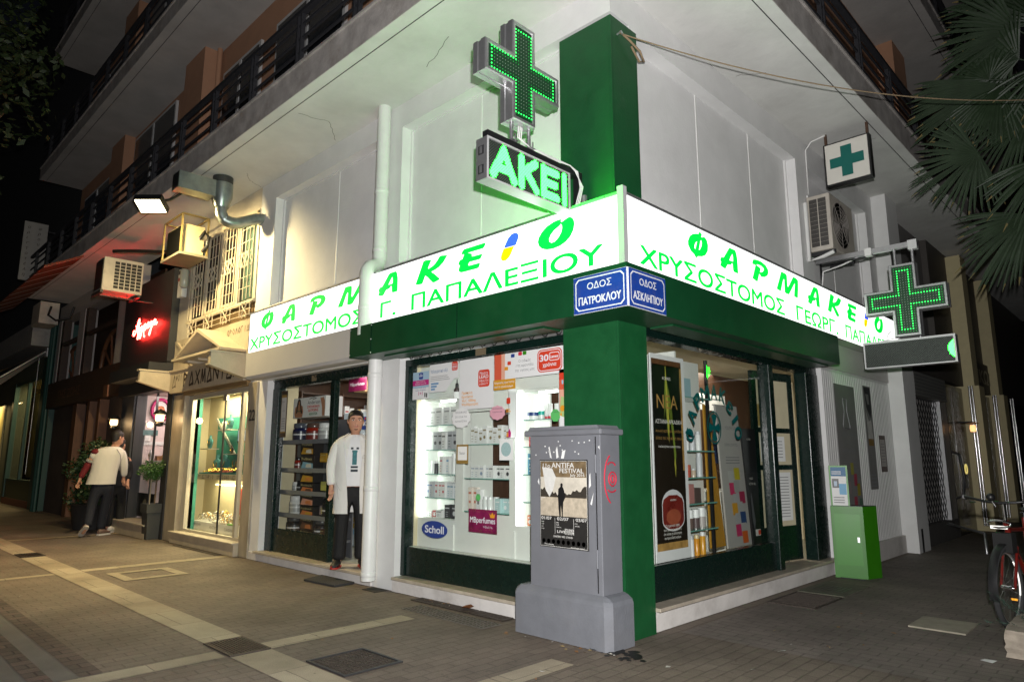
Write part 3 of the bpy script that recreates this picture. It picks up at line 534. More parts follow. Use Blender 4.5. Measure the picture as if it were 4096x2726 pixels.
# hanging plate with cross
hs=thing('hanging_sign','square white hanging sign with a teal cross below the side street balcony','hanging sign',(.55,4.5,5))
TEAL=M('teal_print',(.0,.12,.10),.5,var=.05)
m=MB(); m.box(.265,.835,4.47,4.58,4.985,5.575,BLACK); m.part('sign_case',hs); m=MB(); m.bbox(.285,.815,4.455,4.472,5.005,5.555,M('yellowed_acrylic',(.66,.64,.58),.4,var=.05),.004); m.flat([[(a*.62+.55,b*.62+5.28) for a,b in crosspoly(.34,.11)]],(0,4.452,0),X,Z,TEAL); m.part('sign_face',hs)
m=MB()
for x in (.29,.81): m.box(x-.015,x+.015,4.5,4.53,5.575,5.74,M('rusty_bar',(.1,.055,.035),.8,.3,var=.4,sc=30))
m.part('hanger',hs)
m=MB(); m.tube([(.29,4.5,5.73),(.1,4.5,5.70),(.02,4.5,5.6),(.02,4.48,4.95),(.03,4.4,4.9)],.012,WPLAST,8); m.tube([(.03,4.3,4.78),(.03,4.32,3.98),(.2,4.36,4.02),(.33,4.36,4.06)],.028,WPLAST,8); m.thing('cable_trunking','white cable and pipe trunking around the wall air conditioner','cable')
# wall air conditioners
ACB=M('ac_beige',(.50,.46,.40),.55,var=.15,sc=6,dirt=.35); ACD=M('ac_dark',(.06,.055,.05),.6,var=.2)
def ac(t,x0,x1,y0,y1,z0,z1,front,side=True):
    """outdoor unit with its fan on the given face"""
    m=MB(); m.bbox(x0,x1,y0,y1,z0,z1,ACB,.015); m.part('housing',t)
    m=MB(); ax,nr,c0,c1,pl={'+x':(Y,X,y0,y1,x1),'-y':(X,-Y,x0,x1,y0)}[front]
    L=c1-c0; h=z1-z0; r=min(h*.44,L*.36); cc=(c0+L*.40); o=(Vector((pl,cc,z0+h*.5)) if front=='+x' else Vector((cc,pl,z0+h*.5)))
    m.lathe(o-nr*.004,[(0,.006),(r,.006)],ACD,24,nr)
    for k in range(1,7): m.lathe(o+nr*.004,[(r*k/6-.004,0),(r*k/6-.004,.008),(r*k/6+.004,.008),(r*k/6+.004,0)],M('ac_grille_wire',(.22,.2,.18),.6,var=.1),24,nr)
    for k in range(8):
        a=k*math.pi/4; d=ax*math.cos(a)+Z*math.sin(a); m.tube([o+nr*.012+d*r*.12,o+nr*.012+d*r],.004,MT['ac_grille_wire'],5)
    m.part('fan_grille',t)
    m=MB()
    if front=='+x':   # ribbed opening on the street end
        for i in range(2):
            for j in range(11): a=x0+.035+i*(x1-x0-.07)/2; b=a+(x1-x0-.07)/2-.012; z=lin(z0+.07,z1-.1,j/10); m.box(a,b,y0-.003,y0-.0005,z-.012,z+.045,ACD)
    else:
        for i in range(5):
            for j in range(9):
                a=lin(y0+.06,y1-.08,i/5); z=lin(z0+.06,z1-.12,j/9); m.box(x1+.0005,x1+.003,a+.008,a+(y1-y0-.14)/5-.006,z,z+(z1-z0-.18)/9-.014,ACD)
    m.part('side_louvre',t)
t=thing('air_conditioner','beige air conditioner unit on the white wall above the side street sign','air conditioner',(.15,4.8,4.11)); ac(t,.01,.31,4.40,5.27,4.12,4.89,'+x')
m=MB(); m.box(0,.32,4.44,4.48,4.07,4.118,DARK); m.box(0,.32,5.15,5.19,4.07,4.118,DARK); m.part('wall_bracket',t)
# rope from the pillar across the street
ROPE=M('rope',(.28,.2,.12),.9,var=.3,sc=80)
P0=Vector((.03,.10,5.24)); P1=Vector((2.77,4.5,5.30))
m=MB(); pts=[]
for i in range(31):
    t=i/30; p=P0.lerp(P1,t); p.z-=1.0*t*(1-t); pts.append(p)
m.tube(pts,.006,ROPE,6); m.tube([P0+Vector((0,0,.02)),P0+Vector((.03,.1,-.03)),P0+Vector((.05,.25,-.09)),P0+Vector((.04,.33,-.16)),P0+Vector((.03,.26,-.18)),P0+Vector((.03,.14,-.08))],.011,ROPE,6); m.tube([P0+Vector((-.03,0,0)),P0+Vector((.02,0,.01)),P0+Vector((.03,0,-.02))],.01,ALU,6)
m.thing('rope','brown rope tied to the green pillar and running across to the palm','rope')
# grey street cabinet with poster
CG=M('cabinet_grey',(.165,.17,.19),.6,var=.1,sc=5,dirt=.12,bump=.06,bsc=120); CG2=M('cabinet_base_grey',(.155,.162,.182),.75,var=.14,sc=6,bump=.25,bsc=60,dirt=.15)
cb=thing('street_cabinet','grey electrical street cabinet with a torn festival poster in front of the green pillar','street cabinet',(-.4,-.17,0))
def rring(x0,x1,y0,y1,z,c): return [(x0+c,y0,z),(x1-c,y0,z),(x1,y0+c,z),(x1,y1,z),(x0,y1,z),(x0,y0+c,z)]
m=MB(); x0,x1,y0,y1=-.93,.085,-.335,-.02
m.loft([rring(x0,x1,y0,y1,0,.05),rring(x0,x1,y0,y1,.315,.05),rring(x0+.012,x1-.012,y0+.012,y1,.345,.05),rring(x0+.05,x1-.05,y0+.035,y1,.372,.03),rring(-.75,.0,-.285,y1,.385,.01)],CG2,sm=False); m.part('base',cb)
m=MB(); m.bbox(-.752,-.002,-.285,-.03,.38,1.60,CG,.006); m.part('body',cb)
m=MB(); m.bbox(-.79,.035,-.325,-.015,1.595,1.645,CG,.015); m.prism([(-.76,1.645),(.0,1.645),(-.02,1.672),(-.74,1.672)],'y',-.3,-.03,CG); m.part('cap',cb)
m=MB(); m.box(-.73,-.06,-.291,-.285,.43,1.55,CG)
for z in (.58,1.3): m.tube([(-.048,-.292,z),(-.048,-.292,z+.14)],.009,CG,8)
m.box(-.052,-.044,-.2885,-.285,.4,1.58,BLACK); m.part('door',cb)
PBLK=M('poster_black',(.02,.019,.018),.55,var=.2,sc=40); PSKY=M('poster_sky',(.62,.57,.48),.6,var=.25,sc=9); PSEP=M('poster_sepia',(.2,.14,.075),.6,var=.5,sc=14); PWHT=M('poster_white',(.66,.65,.62),.6,var=.1,sc=30); PGRD=M('poster_ground',(.50,.43,.33),.6,var=.3,sc=25)
px0,px1,pz0,pz1=-.635,-.125,.70,1.40; yy=-.2925
def PQ(m,a,b,c,d,mat,k=1): m.quad((a,yy-.0006*k,c),(b,yy-.0006*k,c),(b,yy-.0006*k,d),(a,yy-.0006*k,d),mat)
m=MB(); m.box(px0,px1,yy,-.2912,pz0,pz1,PBLK); PQ(m,px0+.012,px1-.012,.95,1.385,PSEP); PQ(m,px0+.012,px1-.012,1.1,1.26,PSKY,2)
pts=[(px0+.012,1.10)]+[(lin(px0+.012,px1-.012,i/24),1.10+random.random()*.045+.05*(abs(i-12)/12)) for i in range(25)]+[(px1-.012,1.10)]
m.flat([pts],(0,yy-.0019,0),X,Z,M('poster_trees',(.04,.033,.025),.6,var=.3,sc=60)); PQ(m,px0+.012,px1-.012,.95,1.098,PGRD,4); PQ(m,px0+.02,px0+.06,1.09,1.095,PWHT,5); PQ(m,px0+.02,px0+.023,1.07,1.095,PWHT,5)
fx=-.40
m.flat([[(fx-.03,1.02),(fx-.022,.945),(fx-.035,.94),(fx-.008,.94),(fx-.005,1.04),(fx+.008,.94),(fx+.03,.94),(fx+.014,.95),(fx+.02,1.06),(fx+.045,1.1),(fx+.03,1.16),(fx+.015,1.185),(fx+.018,1.205),(fx+.005,1.215),(fx-.008,1.205),(fx-.006,1.185),(fx-.03,1.165),(fx-.034,1.09)]],(0,yy-.0032,0),X,Z,BLACK)
m.flat([[(px0+.03,1.34),(px0+.14,1.33),(px0+.18,1.26),(px0+.15,1.16),(px0+.11,1.1),(px0+.07,1.15),(px0+.05,1.25)]],(0,yy-.0035,0),X,Z,PWHT)
for t,x,z,h,w in [('11o',px0+.04,1.335,.035,.08),('ANTIFA',px0+.135,1.335,.042,.24),('FESTIVAL',px0+.22,1.295,.036,.25),('July 2016',px0+.33,1.268,.022,.15),('01/07',px0+.02,.918,.024,.11),('02/07',px0+.19,.918,.024,.12),('03/07',px0+.385,.918,.024,.11),('UNITED WE STAND',px0+.15,.783,.014,.2),('*Free camping',px0+.05,.72,.01,.1),('facebook.com/',px0+.33,.712,.008,.14)]: m.txt(t,(x,yy-.004,z),X,Z,h,PWHT,w=w,bold=.02)
for c,x,rows in [(0,px0+.02,['19:00','21:00','Live','bands']),(1,px0+.18,['18:00','20:00','22:00 Live']),(2,px0+.375,['17:00','Τελικός'])]:
    for i,t in enumerate(rows): m.txt(t,(x,yy-.004,.895-i*.018),X,Z,.009,PWHT,bold=.01)
for t,x,z in [('SOUND',px0+.27,.835),('SYSTEM',px0+.27,.812),('LIVE',px0+.19,.82)]: m.txt(t,(x,yy-.004,z),X,Z,.02,PWHT,w=.09,bold=.03)
for i in range(9):
    cx=px0+.045+i*.052; m.lathe((cx,yy-.0045,.748),[(.009 if i%2 else .0,0),(.018,0)],PWHT if i!=4 else GREYINK,14,(0,-1,0)); m.lathe((cx,yy-.005,.748),[(0,0),(.008,0)],PBLK if i%2==0 else PWHT,5,(0,-1,0))
for a in (px0+.165,px0+.36): PQ(m,a,a+.003,.81,.935,PWHT,6)
for a,b,c,d in [(px0+.008,px1-.008,pz0+.008,pz0+.011),(px0+.008,px1-.008,pz1-.011,pz1-.008),(px0+.008,px0+.011,pz0+.011,pz1-.011),(px1-.011,px1-.008,pz0+.011,pz1-.011)]: PQ(m,a,b,c,d,PWHT,7)
m.thing('festival_poster','torn black and sepia festival poster pasted on the grey street cabinet','poster')
m=MB()                                                                                      # paper scraps
for P in [[(-.52,1.42),(-.535,1.50),(-.525,1.51),(-.50,1.41)],[(-.45,1.41),(-.455,1.48),(-.44,1.51),(-.425,1.42)],[(-.40,1.41),(-.385,1.47),(-.35,1.48),(-.37,1.41)],[(-.11,1.28),(-.10,1.30),(-.095,1.20),(-.115,1.18)],[(-.105,1.06),(-.07,1.15),(-.09,1.05)],[(-.66,1.22),(-.645,1.25),(-.64,1.19)],[(-.02,1.5),(-.005,1.51),(-.003,1.48)]]: m.flat([P],(0,-.2925,0),X,Z,PAPER)
for i in range(14): x,z=random.uniform(-.7,-.1),random.uniform(1.43,1.55); m.flat([[(x,z),(x+.012,z+.003),(x+.01,z+.012),(x-.002,z+.01)]],(0,-.2925,0),X,Z,PAPER)
m.thing('paper_scraps','torn white paper scraps left around the festival poster','paper')
m=MB(); RED=M('red_spray',(.55,.02,.05),.6,var=0)                                            # eye-like tag on the side
def arc(cy,cz,ry,rz,a0,a1,n=14): return [(.0015,cy+ry*math.cos(math.radians(lin(a0,a1,i/n))),cz+rz*math.sin(math.radians(lin(a0,a1,i/n)))) for i in range(n+1)]
for p in (arc(-.14,1.25,.05,.055,0,360),arc(-.14,1.25,.022,.03,0,360),arc(-.12,1.25,.125,.2,115,245),arc(-.15,1.35,.05,.03,10,160),arc(-.15,1.17,.05,.02,180,350)): m.tube(p,.006,RED,5)
m.thing('graffiti','red painted eye shaped graffiti on the side of the grey cabinet','graffiti')
# green bin at the side street
BG=M('bright_green_metal',(.03,.19,.004),.42,var=.1,sc=6); BG2=M('bright_green_metal_sheet',(.035,.23,.006),.4,var=.08)
bn=thing('green_bin','bright green metal collection bin with a leaflet board behind it','bin',(.28,4.4,0))
P=[(.06,4.27),(.40,4.37),(.48,4.62),(.13,4.54)]
m=MB(); m.prism(P,'z',.0,.84,BG); m.prism([(a*.98+.005,b*1.0) for a,b in P],'z',.84,.846,DARK); m.box(.12,.4,4.262,4.264,.0,.01,DARK); m.part('body',bn); m=MB(); o_=Vector((.23,4.315,.45)); d_=Vector((.96,.28,0)).normalized(); k_=Vector((.28,-.96,0)).normalized(); m.obox(o_+k_*.003,d_*.14,k_*.003,Z*.30,BG2); m.obox(o_+d_*.11+k_*.008,d_*.012,k_*.006,Z*.03,ALU); m.part('door',bn)
m=MB(); m.obox((.165,4.33,1.08),Vector((.1,.029,0)),Vector((-.006,.02,0)),Z*.25,BG2); m.part('leaflet_frame',bn)
u_=Vector((.96,.28,0)).normalized(); n_=Vector((.28,-.96,0)).normalized(); o=Vector((.165,4.33,1.08))+n_*.024; m=MB()
def bq(a,b,c,d,mat,k=0): m.add([o+n_*k*.001+u_*a+Z*c,o+n_*k*.001+u_*b+Z*c,o+n_*k*.001+u_*b+Z*d,o+n_*k*.001+u_*a+Z*d],[(0,1,2,3)],mat)
bq(-.085,.085,-.23,.23,PAPER); bq(-.085,.085,.12,.23,M('leaflet_blue',(.02,.12,.25),.5),1); bq(-.075,.0,-.02,.09,BLACK,1); bq(.0,.08,-.1,.03,M('leaflet_sky',(.12,.35,.55),.5),2); bq(-.055,-.02,.0,.06,M('leaflet_pale',(.4,.5,.6),.5),2)
for i in range(3): bq(-.07,.05,-.14-i*.03,-.13-i*.03,GREYINK,1)
for i in range(2): bq(-.075,.03,.17-i*.025,.18-i*.025,PAPER,2)
m.part('leaflet',bn)
# posters on the ribbed wall
GR=M('faded_grey_sheet',(.20,.195,.19),.7,var=.1,sc=4); m=MB()
def wq(a,b,c,d,mat,k=0): m.quad((.012+.0008*k,a,c),(.012+.0008*k,b,c),(.012+.0008*k,b,d),(.012+.0008*k,a,d),mat)
wq(4.86,5.64,.70,2.41,GR); m.tube([(.0145,5.15,2.22),(.0145,5.18,2.05),(.0145,5.10,1.86),(.0145,5.12,1.82),(.0145,5.36,1.82),(.0145,5.36,1.86),(.0145,5.28,2.05),(.0145,5.30,2.22),(.0145,5.15,2.22)],.007,GREYINK,5)
m.txt('YOUTH LAB',(.0145,5.25,1.72),Y,Z,.055,GREYINK,w=.42,al='c'); m.txt('DERMOCOSMETICS',(.0145,5.25,1.5),Y,Z,.045,GREYINK,w=.5,al='c')
for i in range(3): wq(5.02,5.5,1.36-i*.06,1.37-i*.06,GREYINK,1)
for c,y,z in [((.35,.05,.08),5.35,1.05),((.3,.28,.05),5.25,1.2),((.35,.05,.1),5.3,.75),((.3,.25,.03),5.45,.92),((.08,.15,.1),5.5,.72),((.25,.2,.2),5.1,.95)]: wq(y,y+.12,z,z+.16,M('swatch_%d'%int(c[0]*1000+c[1]*100),c,.6),2)
m.thing('wall_poster','large faded grey poster with a flask drawing on the ribbed wall','poster','posters on the ribbed wall')
m=MB(); wq(6.03,6.36,.98,2.47,GR); m.flat([[(6.06,2.45),(6.33,2.45),(6.33,2.1),(6.26,2.0),(6.12,2.15)],[(6.12,2.35),(6.25,2.35),(6.26,2.2),(6.18,2.2)]],(.014,0,0),Y,Z,INK); m.flat([[(6.08,2.1),(6.18,1.95),(6.28,1.98),(6.32,1.7),(6.1,1.7)]],(.014,0,0),Y,Z,M('torn_photo',(.5,.48,.46),.6,var=.3,sc=12)); wq(6.1,6.32,1.6,1.7,M('torn_gold',(.22,.13,.03),.6),2); wq(6.16,6.24,1.2,1.5,M('bottle_print',(.18,.17,.17),.5),2)
for i in range(4): wq(6.08,6.3,1.02+i*.05,1.045+i*.05,GREYINK,2)
m.thing('wall_poster','torn tall poster with ripped dark top on the ribbed wall','poster','posters on the ribbed wall')
m=MB(); wq(6.57,6.86,1.22,1.76,M('framed_sheet',(.45,.42,.40),.6,var=.1)); 
for a,b,c,d in [(6.57,6.86,1.22,1.3),(6.57,6.86,1.7,1.76),(6.57,6.6,1.3,1.7),(6.83,6.86,1.3,1.7)]: wq(a,b,c,d,M('brown_frame_print',(.14,.1,.09),.6),1)
for i in range(7): wq(6.63,6.8,1.36+i*.045,1.368+i*.045,GREYINK,1)
m.thing('wall_poster','small brown bordered notice farthest along the ribbed wall','poster','posters on the ribbed wall')
# ---------------------------------------------------------------- pharmacy interior
TUBE=E('fluorescent_tube',(.93,1,.94),9.); WBOARD=M('white_display_board',(.74,.75,.71),.5,var=.04); CREAM=M('cream_paint',(.62,.54,.36),.75,var=.08); WOOD=M('dark_brown_wood',(.075,.035,.02),.45,var=.35,sc=5,stretch=(8,8,1)); FLOORT=M('pale_floor_tile',(.42,.42,.34),.25,var=.15,sc=4)
m=MB(); m.box(-6.6,-.31,.301,7,.08,.118,FLOORT); m.box(-6.3,-3.46,.2,.3,.1,.129,FLOORT); m.part('shop_floor',bld)
m=MB(); m.box(-6.6,-.31,.301,7,2.70,2.74,CREAM); m.part('shop_ceiling',bld)
m=MB(); m.box(-6.75,-6.6,.301,7,.118,2.70,CREAM); m.box(-6.6,-.31,7,7.1,.118,2.7,CREAM); m.box(-6.57,-6.3,.301,.5,.118,2.7,CREAM); m.part('shop_wall',bld)
lamp('shop_ceiling_lamp','AREA',(-3.6,3.2,2.66),75,(1,.95,.84),1.6,1.6,aim=(-3.6,3.2,0))
lamp('shop_ceiling_lamp','AREA',(-1.6,4.2,2.66),45,(1,.93,.78),1.2,1.2,aim=(-1.6,4.2,0))
lamp('shop_ceiling_lamp','AREA',(-5.3,1.3,2.66),26,(1,.95,.84),.8,.8,aim=(-5.3,1.3,0))
m=MB(); m.box(-2.75,-1.9,.26,.34,2.545,2.60,TUBE); m.box(-2.9,-1.7,.34,.4,2.53,2.62,ALUW); m.thing('ceiling_light','bright fluorescent batten behind the top of the display window','ceiling light')
# lit display backboard with three openings
dc=thing('display_cabinet','white shop window display with two fluorescent lit niches and glass shelves','display cabinet',(-1.8,.3,.16))
m=MB(); b=m.box
Y0,Y1=.25,.28
for a in [(-2.975,-.66,.14,2.06+.02,2.45),]: b(-2.975,-.66,Y0,Y1,2.08,2.45,WBOARD)
b(-2.975,-.66,Y0,Y1,.46,.77,WBOARD); b(-2.34,-2.22,Y0,Y1,.77,2.08,WBOARD); b(-1.53,-1.445,Y0,Y1,.77,2.08,WBOARD); b(-.88,-.66,Y0,Y1,.77,2.08,WBOARD); b(-2.22,-1.53,Y0,Y1,1.9,2.08,WBOARD); b(-2.22,-1.53,Y0,Y1,.77,.86,WBOARD)
for x in (-2.36,-1.46): b(x-.012,x+.012,.236,.249,.46,.72,WBOARD)
for x in (-2.985,-2.34,-1.455,-.89): b(x,x+.012,.281,.55,.77,2.08,WBOARD)
for x0,x1 in [(-2.973,-2.341),(-1.443,-.891)]: b(x0,x1,.281,.55,2.06,2.08,WBOARD); b(x0,x1,.281,.55,.76,.775,WBOARD); b(x0,x1-.34,.53,.55,.775,2.06,WBOARD); b(x1-.05,x1,.53,.55,.775,2.06,WBOARD)
b(-2.22,-1.90,.36,.38,.86,1.9,WBOARD); b(-2.975,-.66,.14,.25,.455,.462,WBOARD); b(-.66,-.61,.2,.56,.46,2.45,WBOARD); b(-2.99,-2.976,.2,.3,.46,2.45,CREAM)
m.part('backboard',dc); m=MB(); m.box(-2.96,-.64,.62,.64,.3,2.35,WOOD); m.part('rear_panel',dc)
for x in (-2.945,-1.41): m=MB(); m.box(x-.025,x+.025,.262,.29,.79,2.05,TUBE); m.part('light_tube',dc)
for x0,x1 in [(-2.7,-2.36),(-1.2,-.92)]: m=MB(); m.box(x0,x1,.33,.36,2.04,2.058,TUBE); m.part('light_tube',dc)
GSH=M('glass_shelf_edge',(.16,.38,.32),.1,var=0,spec=.8); SHL=dict(L=(-2.92,-2.345,[1.78,1.51,1.245,.99]),C=(-2.21,-1.535,[1.56,1.21,.875]),R=(-1.38,-.895,[1.785,1.525,1.26,1.0]))
for k,(x0,x1,zs) in SHL.items():
    for z in zs: m=MB(); m.box(x0,x1,.26,.50,z-.008,z,GSH); m.part('glass_shelf',dc)
PC={}
def pm(c,r=.45): 
    k='pack_%02x%02x%02x'%tuple(int(min(1,v)*255) for v in c)
    return M(k,c,r,var=.04)
WBX=(.74,.74,.73); GBX=(.42,.43,.45); SIL=(.55,.56,.58); DKB=(.05,.05,.055)
def carton(x,y,z,w,d,h,c,lab,cat='carton',grp=None,mark=None,name='product_box'):
    m=MB(); m.box(x-w/2,x+w/2,y-d/2,y+d/2,z,z+h,pm(c)); f=y-d/2-.001
    mk=pm(mark or (.2,.2,.22)); s=random.random()
    m.quad((x-w*.38,f,z+h*.72),(x+w*.38,f,z+h*.72),(x+w*.38,f,z+h*.80),(x-w*.38,f,z+h*.80),mk)
    if s<.4:
        m.lathe((x,f+.0005,z+h*.38),[(w*.22,0),(w*.28,.001)],mk,14,(0,-1,0))
    else:
        for i in range(3): m.quad((x-w*.3,f,z+h*(.15+.15*i)),(x+w*(.05+.25*random.random()),f,z+h*(.15+.15*i)),(x+w*.05,f,z+h*(.18+.15*i)),(x-w*.3,f,z+h*(.18+.15*i)),mk)
    return m.thing(name,lab,cat,grp)
def bottle(x,y,z,r,h,c,lab,capc=(.7,.7,.7),cat='bottle',grp=None,kind='bottle'):
    m=MB(); mc=pm(c,.25); k=pm(capc,.35)
    if kind=='bottle': m.lathe((x,y,z),[(r,0),(r,h*.66),(r*.8,h*.74),(r*.4,h*.78)],mc,14); m.lathe((x,y,z),[(r*.5,h*.78),(r*.5,h)],k,12); m.lathe((x,y,z),[(r*1.01,h*.2),(r*1.01,h*.5)],PAPER,14)
    elif kind=='tall': m.lathe((x,y,z),[(r,0),(r,h*.8),(r*.9,h*.82)],mc,14); m.lathe((x,y,z),[(r*.85,h*.82),(r*.8,h)],k,12)
    elif kind=='tube': m.lathe((x,y,z),[(r*.8,0),(r*.8,h*.2)],k,12); m.loft([[(x+r*math.cos(a)*1.,y+r*math.sin(a)*lin(1,.08,t),z+h*lin(.2,1,t)) for a in [q*math.pi/6 for q in range(12)]] for t in (0,.5,1)],mc)
    elif kind=='jar': m.lathe((x,y,z),[(r,0),(r,h*.55)],mc,16); m.lathe((x,y,z),[(r*1.04,h*.55),(r*1.04,h)],k,16)
    return m.thing('product_'+('jar' if kind=='jar' else 'tube' if kind=='tube' else 'bottle'),lab,cat,grp)
SH=['top','second','third','fourth','bottom']
def row(sec,si,items):   # items: (kind, colour, mark/cap colour, width, height, words)
    x0,x1,zs=SHL[sec]; z=zs[si] if si<len(zs) else .776
    secn={'L':'left niche','C':'window centre','R':'right niche'}[sec]; shn=SH[si] if si<len(zs) else 'floor'
    if sec=='C': shn=['upper','middle','lower'][si]
    n=len(items); tot=sum(i[3] for i in items); gap=max(.004,(x1-x0-.03-tot)/(n+1)); x=x0+.015+gap
    for k,(kd,c,mk,w,h,wd) in enumerate(items):
        lab='%s, %s from left on %s shelf of %s'%(wd,NTH[k],shn,secn)
        g='goods in the lit shop window'; xx=x+w/2; y=.36+jit(.02)
        if kd=='b': carton(xx,y,z,w,.10,h,c,lab,grp=g,mark=mk)
        else: bottle(xx,y,z,w/2,h,c,lab,mk,grp=g,kind={'o':'bottle','t':'tall','u':'tube','j':'jar'}[kd])
        x+=w+gap
row('L',0,[('b',WBX,(.3,.3,.3),.11,.20,'white carton with grey emblem')]*4)
row('L',1,[('b',WBX,SIL,.07,.20,'plain white carton')]+[('b',GBX,DKB,.075,.2,'silver grey carton')]*2+[('b',WBX,DKB,.07,.19,'white carton')]+[('b',GBX,DKB,.08,.2,'silver grey carton')]*2)
row('L',2,[('t',WBX,(.8,.8,.8),.05,.14,'white bottle'),('t',DKB,(.7,.7,.7),.05,.14,'black bottle'),('t',WBX,(.8,.8,.8),.05,.14,'white bottle'),('b',WBX,(.5,.1,.12),.05,.19,'white and red carton'),('b',WBX,(.1,.3,.5),.05,.19,'white and blue carton'),('t',WBX,(.75,.75,.75),.055,.22,'tall white bottle'),('t',(.6,.66,.66),(.75,.75,.75),.055,.21,'tall pale bottle')])
row('L',3,[('b',GBX,(.1,.15,.3),.055,.17,'grey carton')]*2+[('b',WBX,(.5,.08,.1),.055,.17,'white carton with red mark')]*3+[('b',(.66,.68,.7),(.1,.25,.35),.055,.16,'pale blue carton')]*3)
row('L',4,[('b',WBX,DKB,.05,.05,'small white carton'),('b',(.45,.03,.03),WBX,.07,.07,'small red carton'),('b',WBX,DKB,.1,.08,'low white carton'),('b',DKB,SIL,.09,.14,'black carton'),('b',DKB,SIL,.09,.14,'black carton')])
row('C',0,[('b',WBX,(.25,.2,.1),.062,.19-.02*(k%3),'white gift carton') for k in range(9)])
row('C',1,[('b',WBX,(.25,.3,.4),.066,.13,'small white carton') for k in range(4)]+[('b',WBX,DKB,.07,.13,'white carton with dark picture') for k in range(4)])
row('C',2,[('b',(.7,.62,.55),(.5,.15,.1),.055,.24,'tall beige carton') for k in range(2)]+[('b',WBX,(.2,.2,.2),.06,.22,'tall white carton')]+[('t',(.72,.74,.72),(.75,.75,.75),.075,.15,'round white bottle') for k in range(3)]+[('b',(.45,.62,.62),(.8,.8,.8),.07,.14,'pale teal carton') for k in range(3)])
row('R',0,[('j',WBX,(.03,.06,.2),.12,.075,'white jar with blue lid'),('j',(.7,.75,.72),(.02,.35,.3),.06,.085,'white jar with teal lid')]+[('u',WBX,(.55,.03,.05),.06,.15,'white tube with red cap') for k in range(4)])
row('R',1,[('b',(.5,.03,.04),WBX,.10,.13,'red carton'),('b',(.55,.04,.05),WBX,.10,.13,'red carton'),('b',(.5,.05,.05),WBX,.09,.12,'red carton')])
row('R',2,[('b',(.05,.2,.3),WBX,.09,.2,'blue carton'),('b',(.02,.33,.35),WBX,.12,.21,'teal carton'),('b',WBX,(.1,.2,.3),.1,.18,'white carton')])
row('R',3,[('t',WBX,(.8,.8,.8),.07,.16,'white bottle'),('t',WBX,(.02,.3,.2),.07,.15,'white bottle with green cap'),('b',WBX,(.1,.2,.4),.1,.17,'white carton')])
row('R',4,[('b',(.6,.2,.1),WBX,.07,.1,'orange carton'),('t',WBX,(.1,.3,.2),.07,.2,'tall white bottle'),('o',(.2,.35,.2),WBX,.07,.17,'green bottle'),('b',WBX,(.3,.1,.1),.1,.12,'white carton')])
# stickers and cards on the glass of the lit window
gy=.126
def sticker(name,lab,cat,fn):
    m=MB(); fn(m); return m.thing(name,lab,cat)
def gq(m,x0,x1,z0,z1,mat,k=0): m.quad((x0,gy-.0006*k,z0),(x1,gy-.0006*k,z0),(x1,gy-.0006*k,z1),(x0,gy-.0006*k,z1),mat)
def gt(m,t,x,z,h,mat,w=None,bold=0,al='l',k=3): m.txt(t,(x,gy-.0006*k,z),X,Z,h,mat,w=w,bold=bold,al=al)
def rrect(x0,x1,z0,z1,r,n=5):
    P=[]
    for cx,cz,a in [(x1-r,z1-r,0),(x0+r,z1-r,90),(x0+r,z0+r,180),(x1-r,z0+r,270)]:
        for i in range(n+1): t=math.radians(a+90*i/n); P.append((cx+r*math.cos(t),cz+r*math.sin(t)))
    return P
def gp(m,P,mat,k=1): m.flat([P],(0,gy-.0006*k,0),X,Z,mat)
SRED=M('sticker_red',(.62,.05,.02),.5,var=.05); SOR=M('sticker_orange',(.72,.30,.02),.5,var=.04); SBL=M('sticker_blue',(.02,.05,.25),.5,var=.03); SMAG=M('sticker_magenta',(.5,.01,.18),.5,var=.03); SKY=M('sticker_sky',(.35,.5,.62),.5,var=.04); FROST=M('sticker_white',(.74,.74,.74),.5,var=.03); SPEACH=M('sticker_peach',(.72,.38,.27),.5,var=.05); SCOR=M('sticker_coral',(.62,.1,.05),.5,var=.05)
def f(m): gq(m,-2.96,-2.67,2.07,2.38,SKY); gq(m,-2.96,-2.67,2.07,2.20,FROST,1); gq(m,-2.96,-2.67,2.225,2.285,SMAG,2); gp(m,rrect(-2.85,-2.775,2.295,2.37,.015),SBL,2); gt(m,'LEAD',-2.812,2.325,.02,PW,w=.06,bold=.02,al='c'); gt(m,'Eye',-2.812,2.347,.014,PW,al='c'); gt(m,'Σημείο Πώλησης',-2.815,2.262,.014,PW,w=.17,al='c',bold=.01); gt(m,'EYELEAD Promo Kit',-2.815,2.238,.013,PW,w=.2,al='c',bold=.01); gt(m,'1+1',-2.85,2.115,.042,SMAG,bold=.02); gt(m,'Γυαλιά διαβάσματος',-2.815,2.19,.012,SBL,w=.2,al='c'); gt(m,'ΠΑΚΕΤΟ ΠΡΟΣΦΟΡΑΣ',-2.815,2.165,.012,SBL,w=.19,al='c'); gp(m,rrect(-2.745,-2.725,2.09,2.14,.008),BLACK,2); gp(m,rrect(-2.715,-2.695,2.085,2.135,.008),BLACK,2)
sticker('window_sticker','small pale blue offer sticker with magenta band at the left of the lit window','sticker',f)
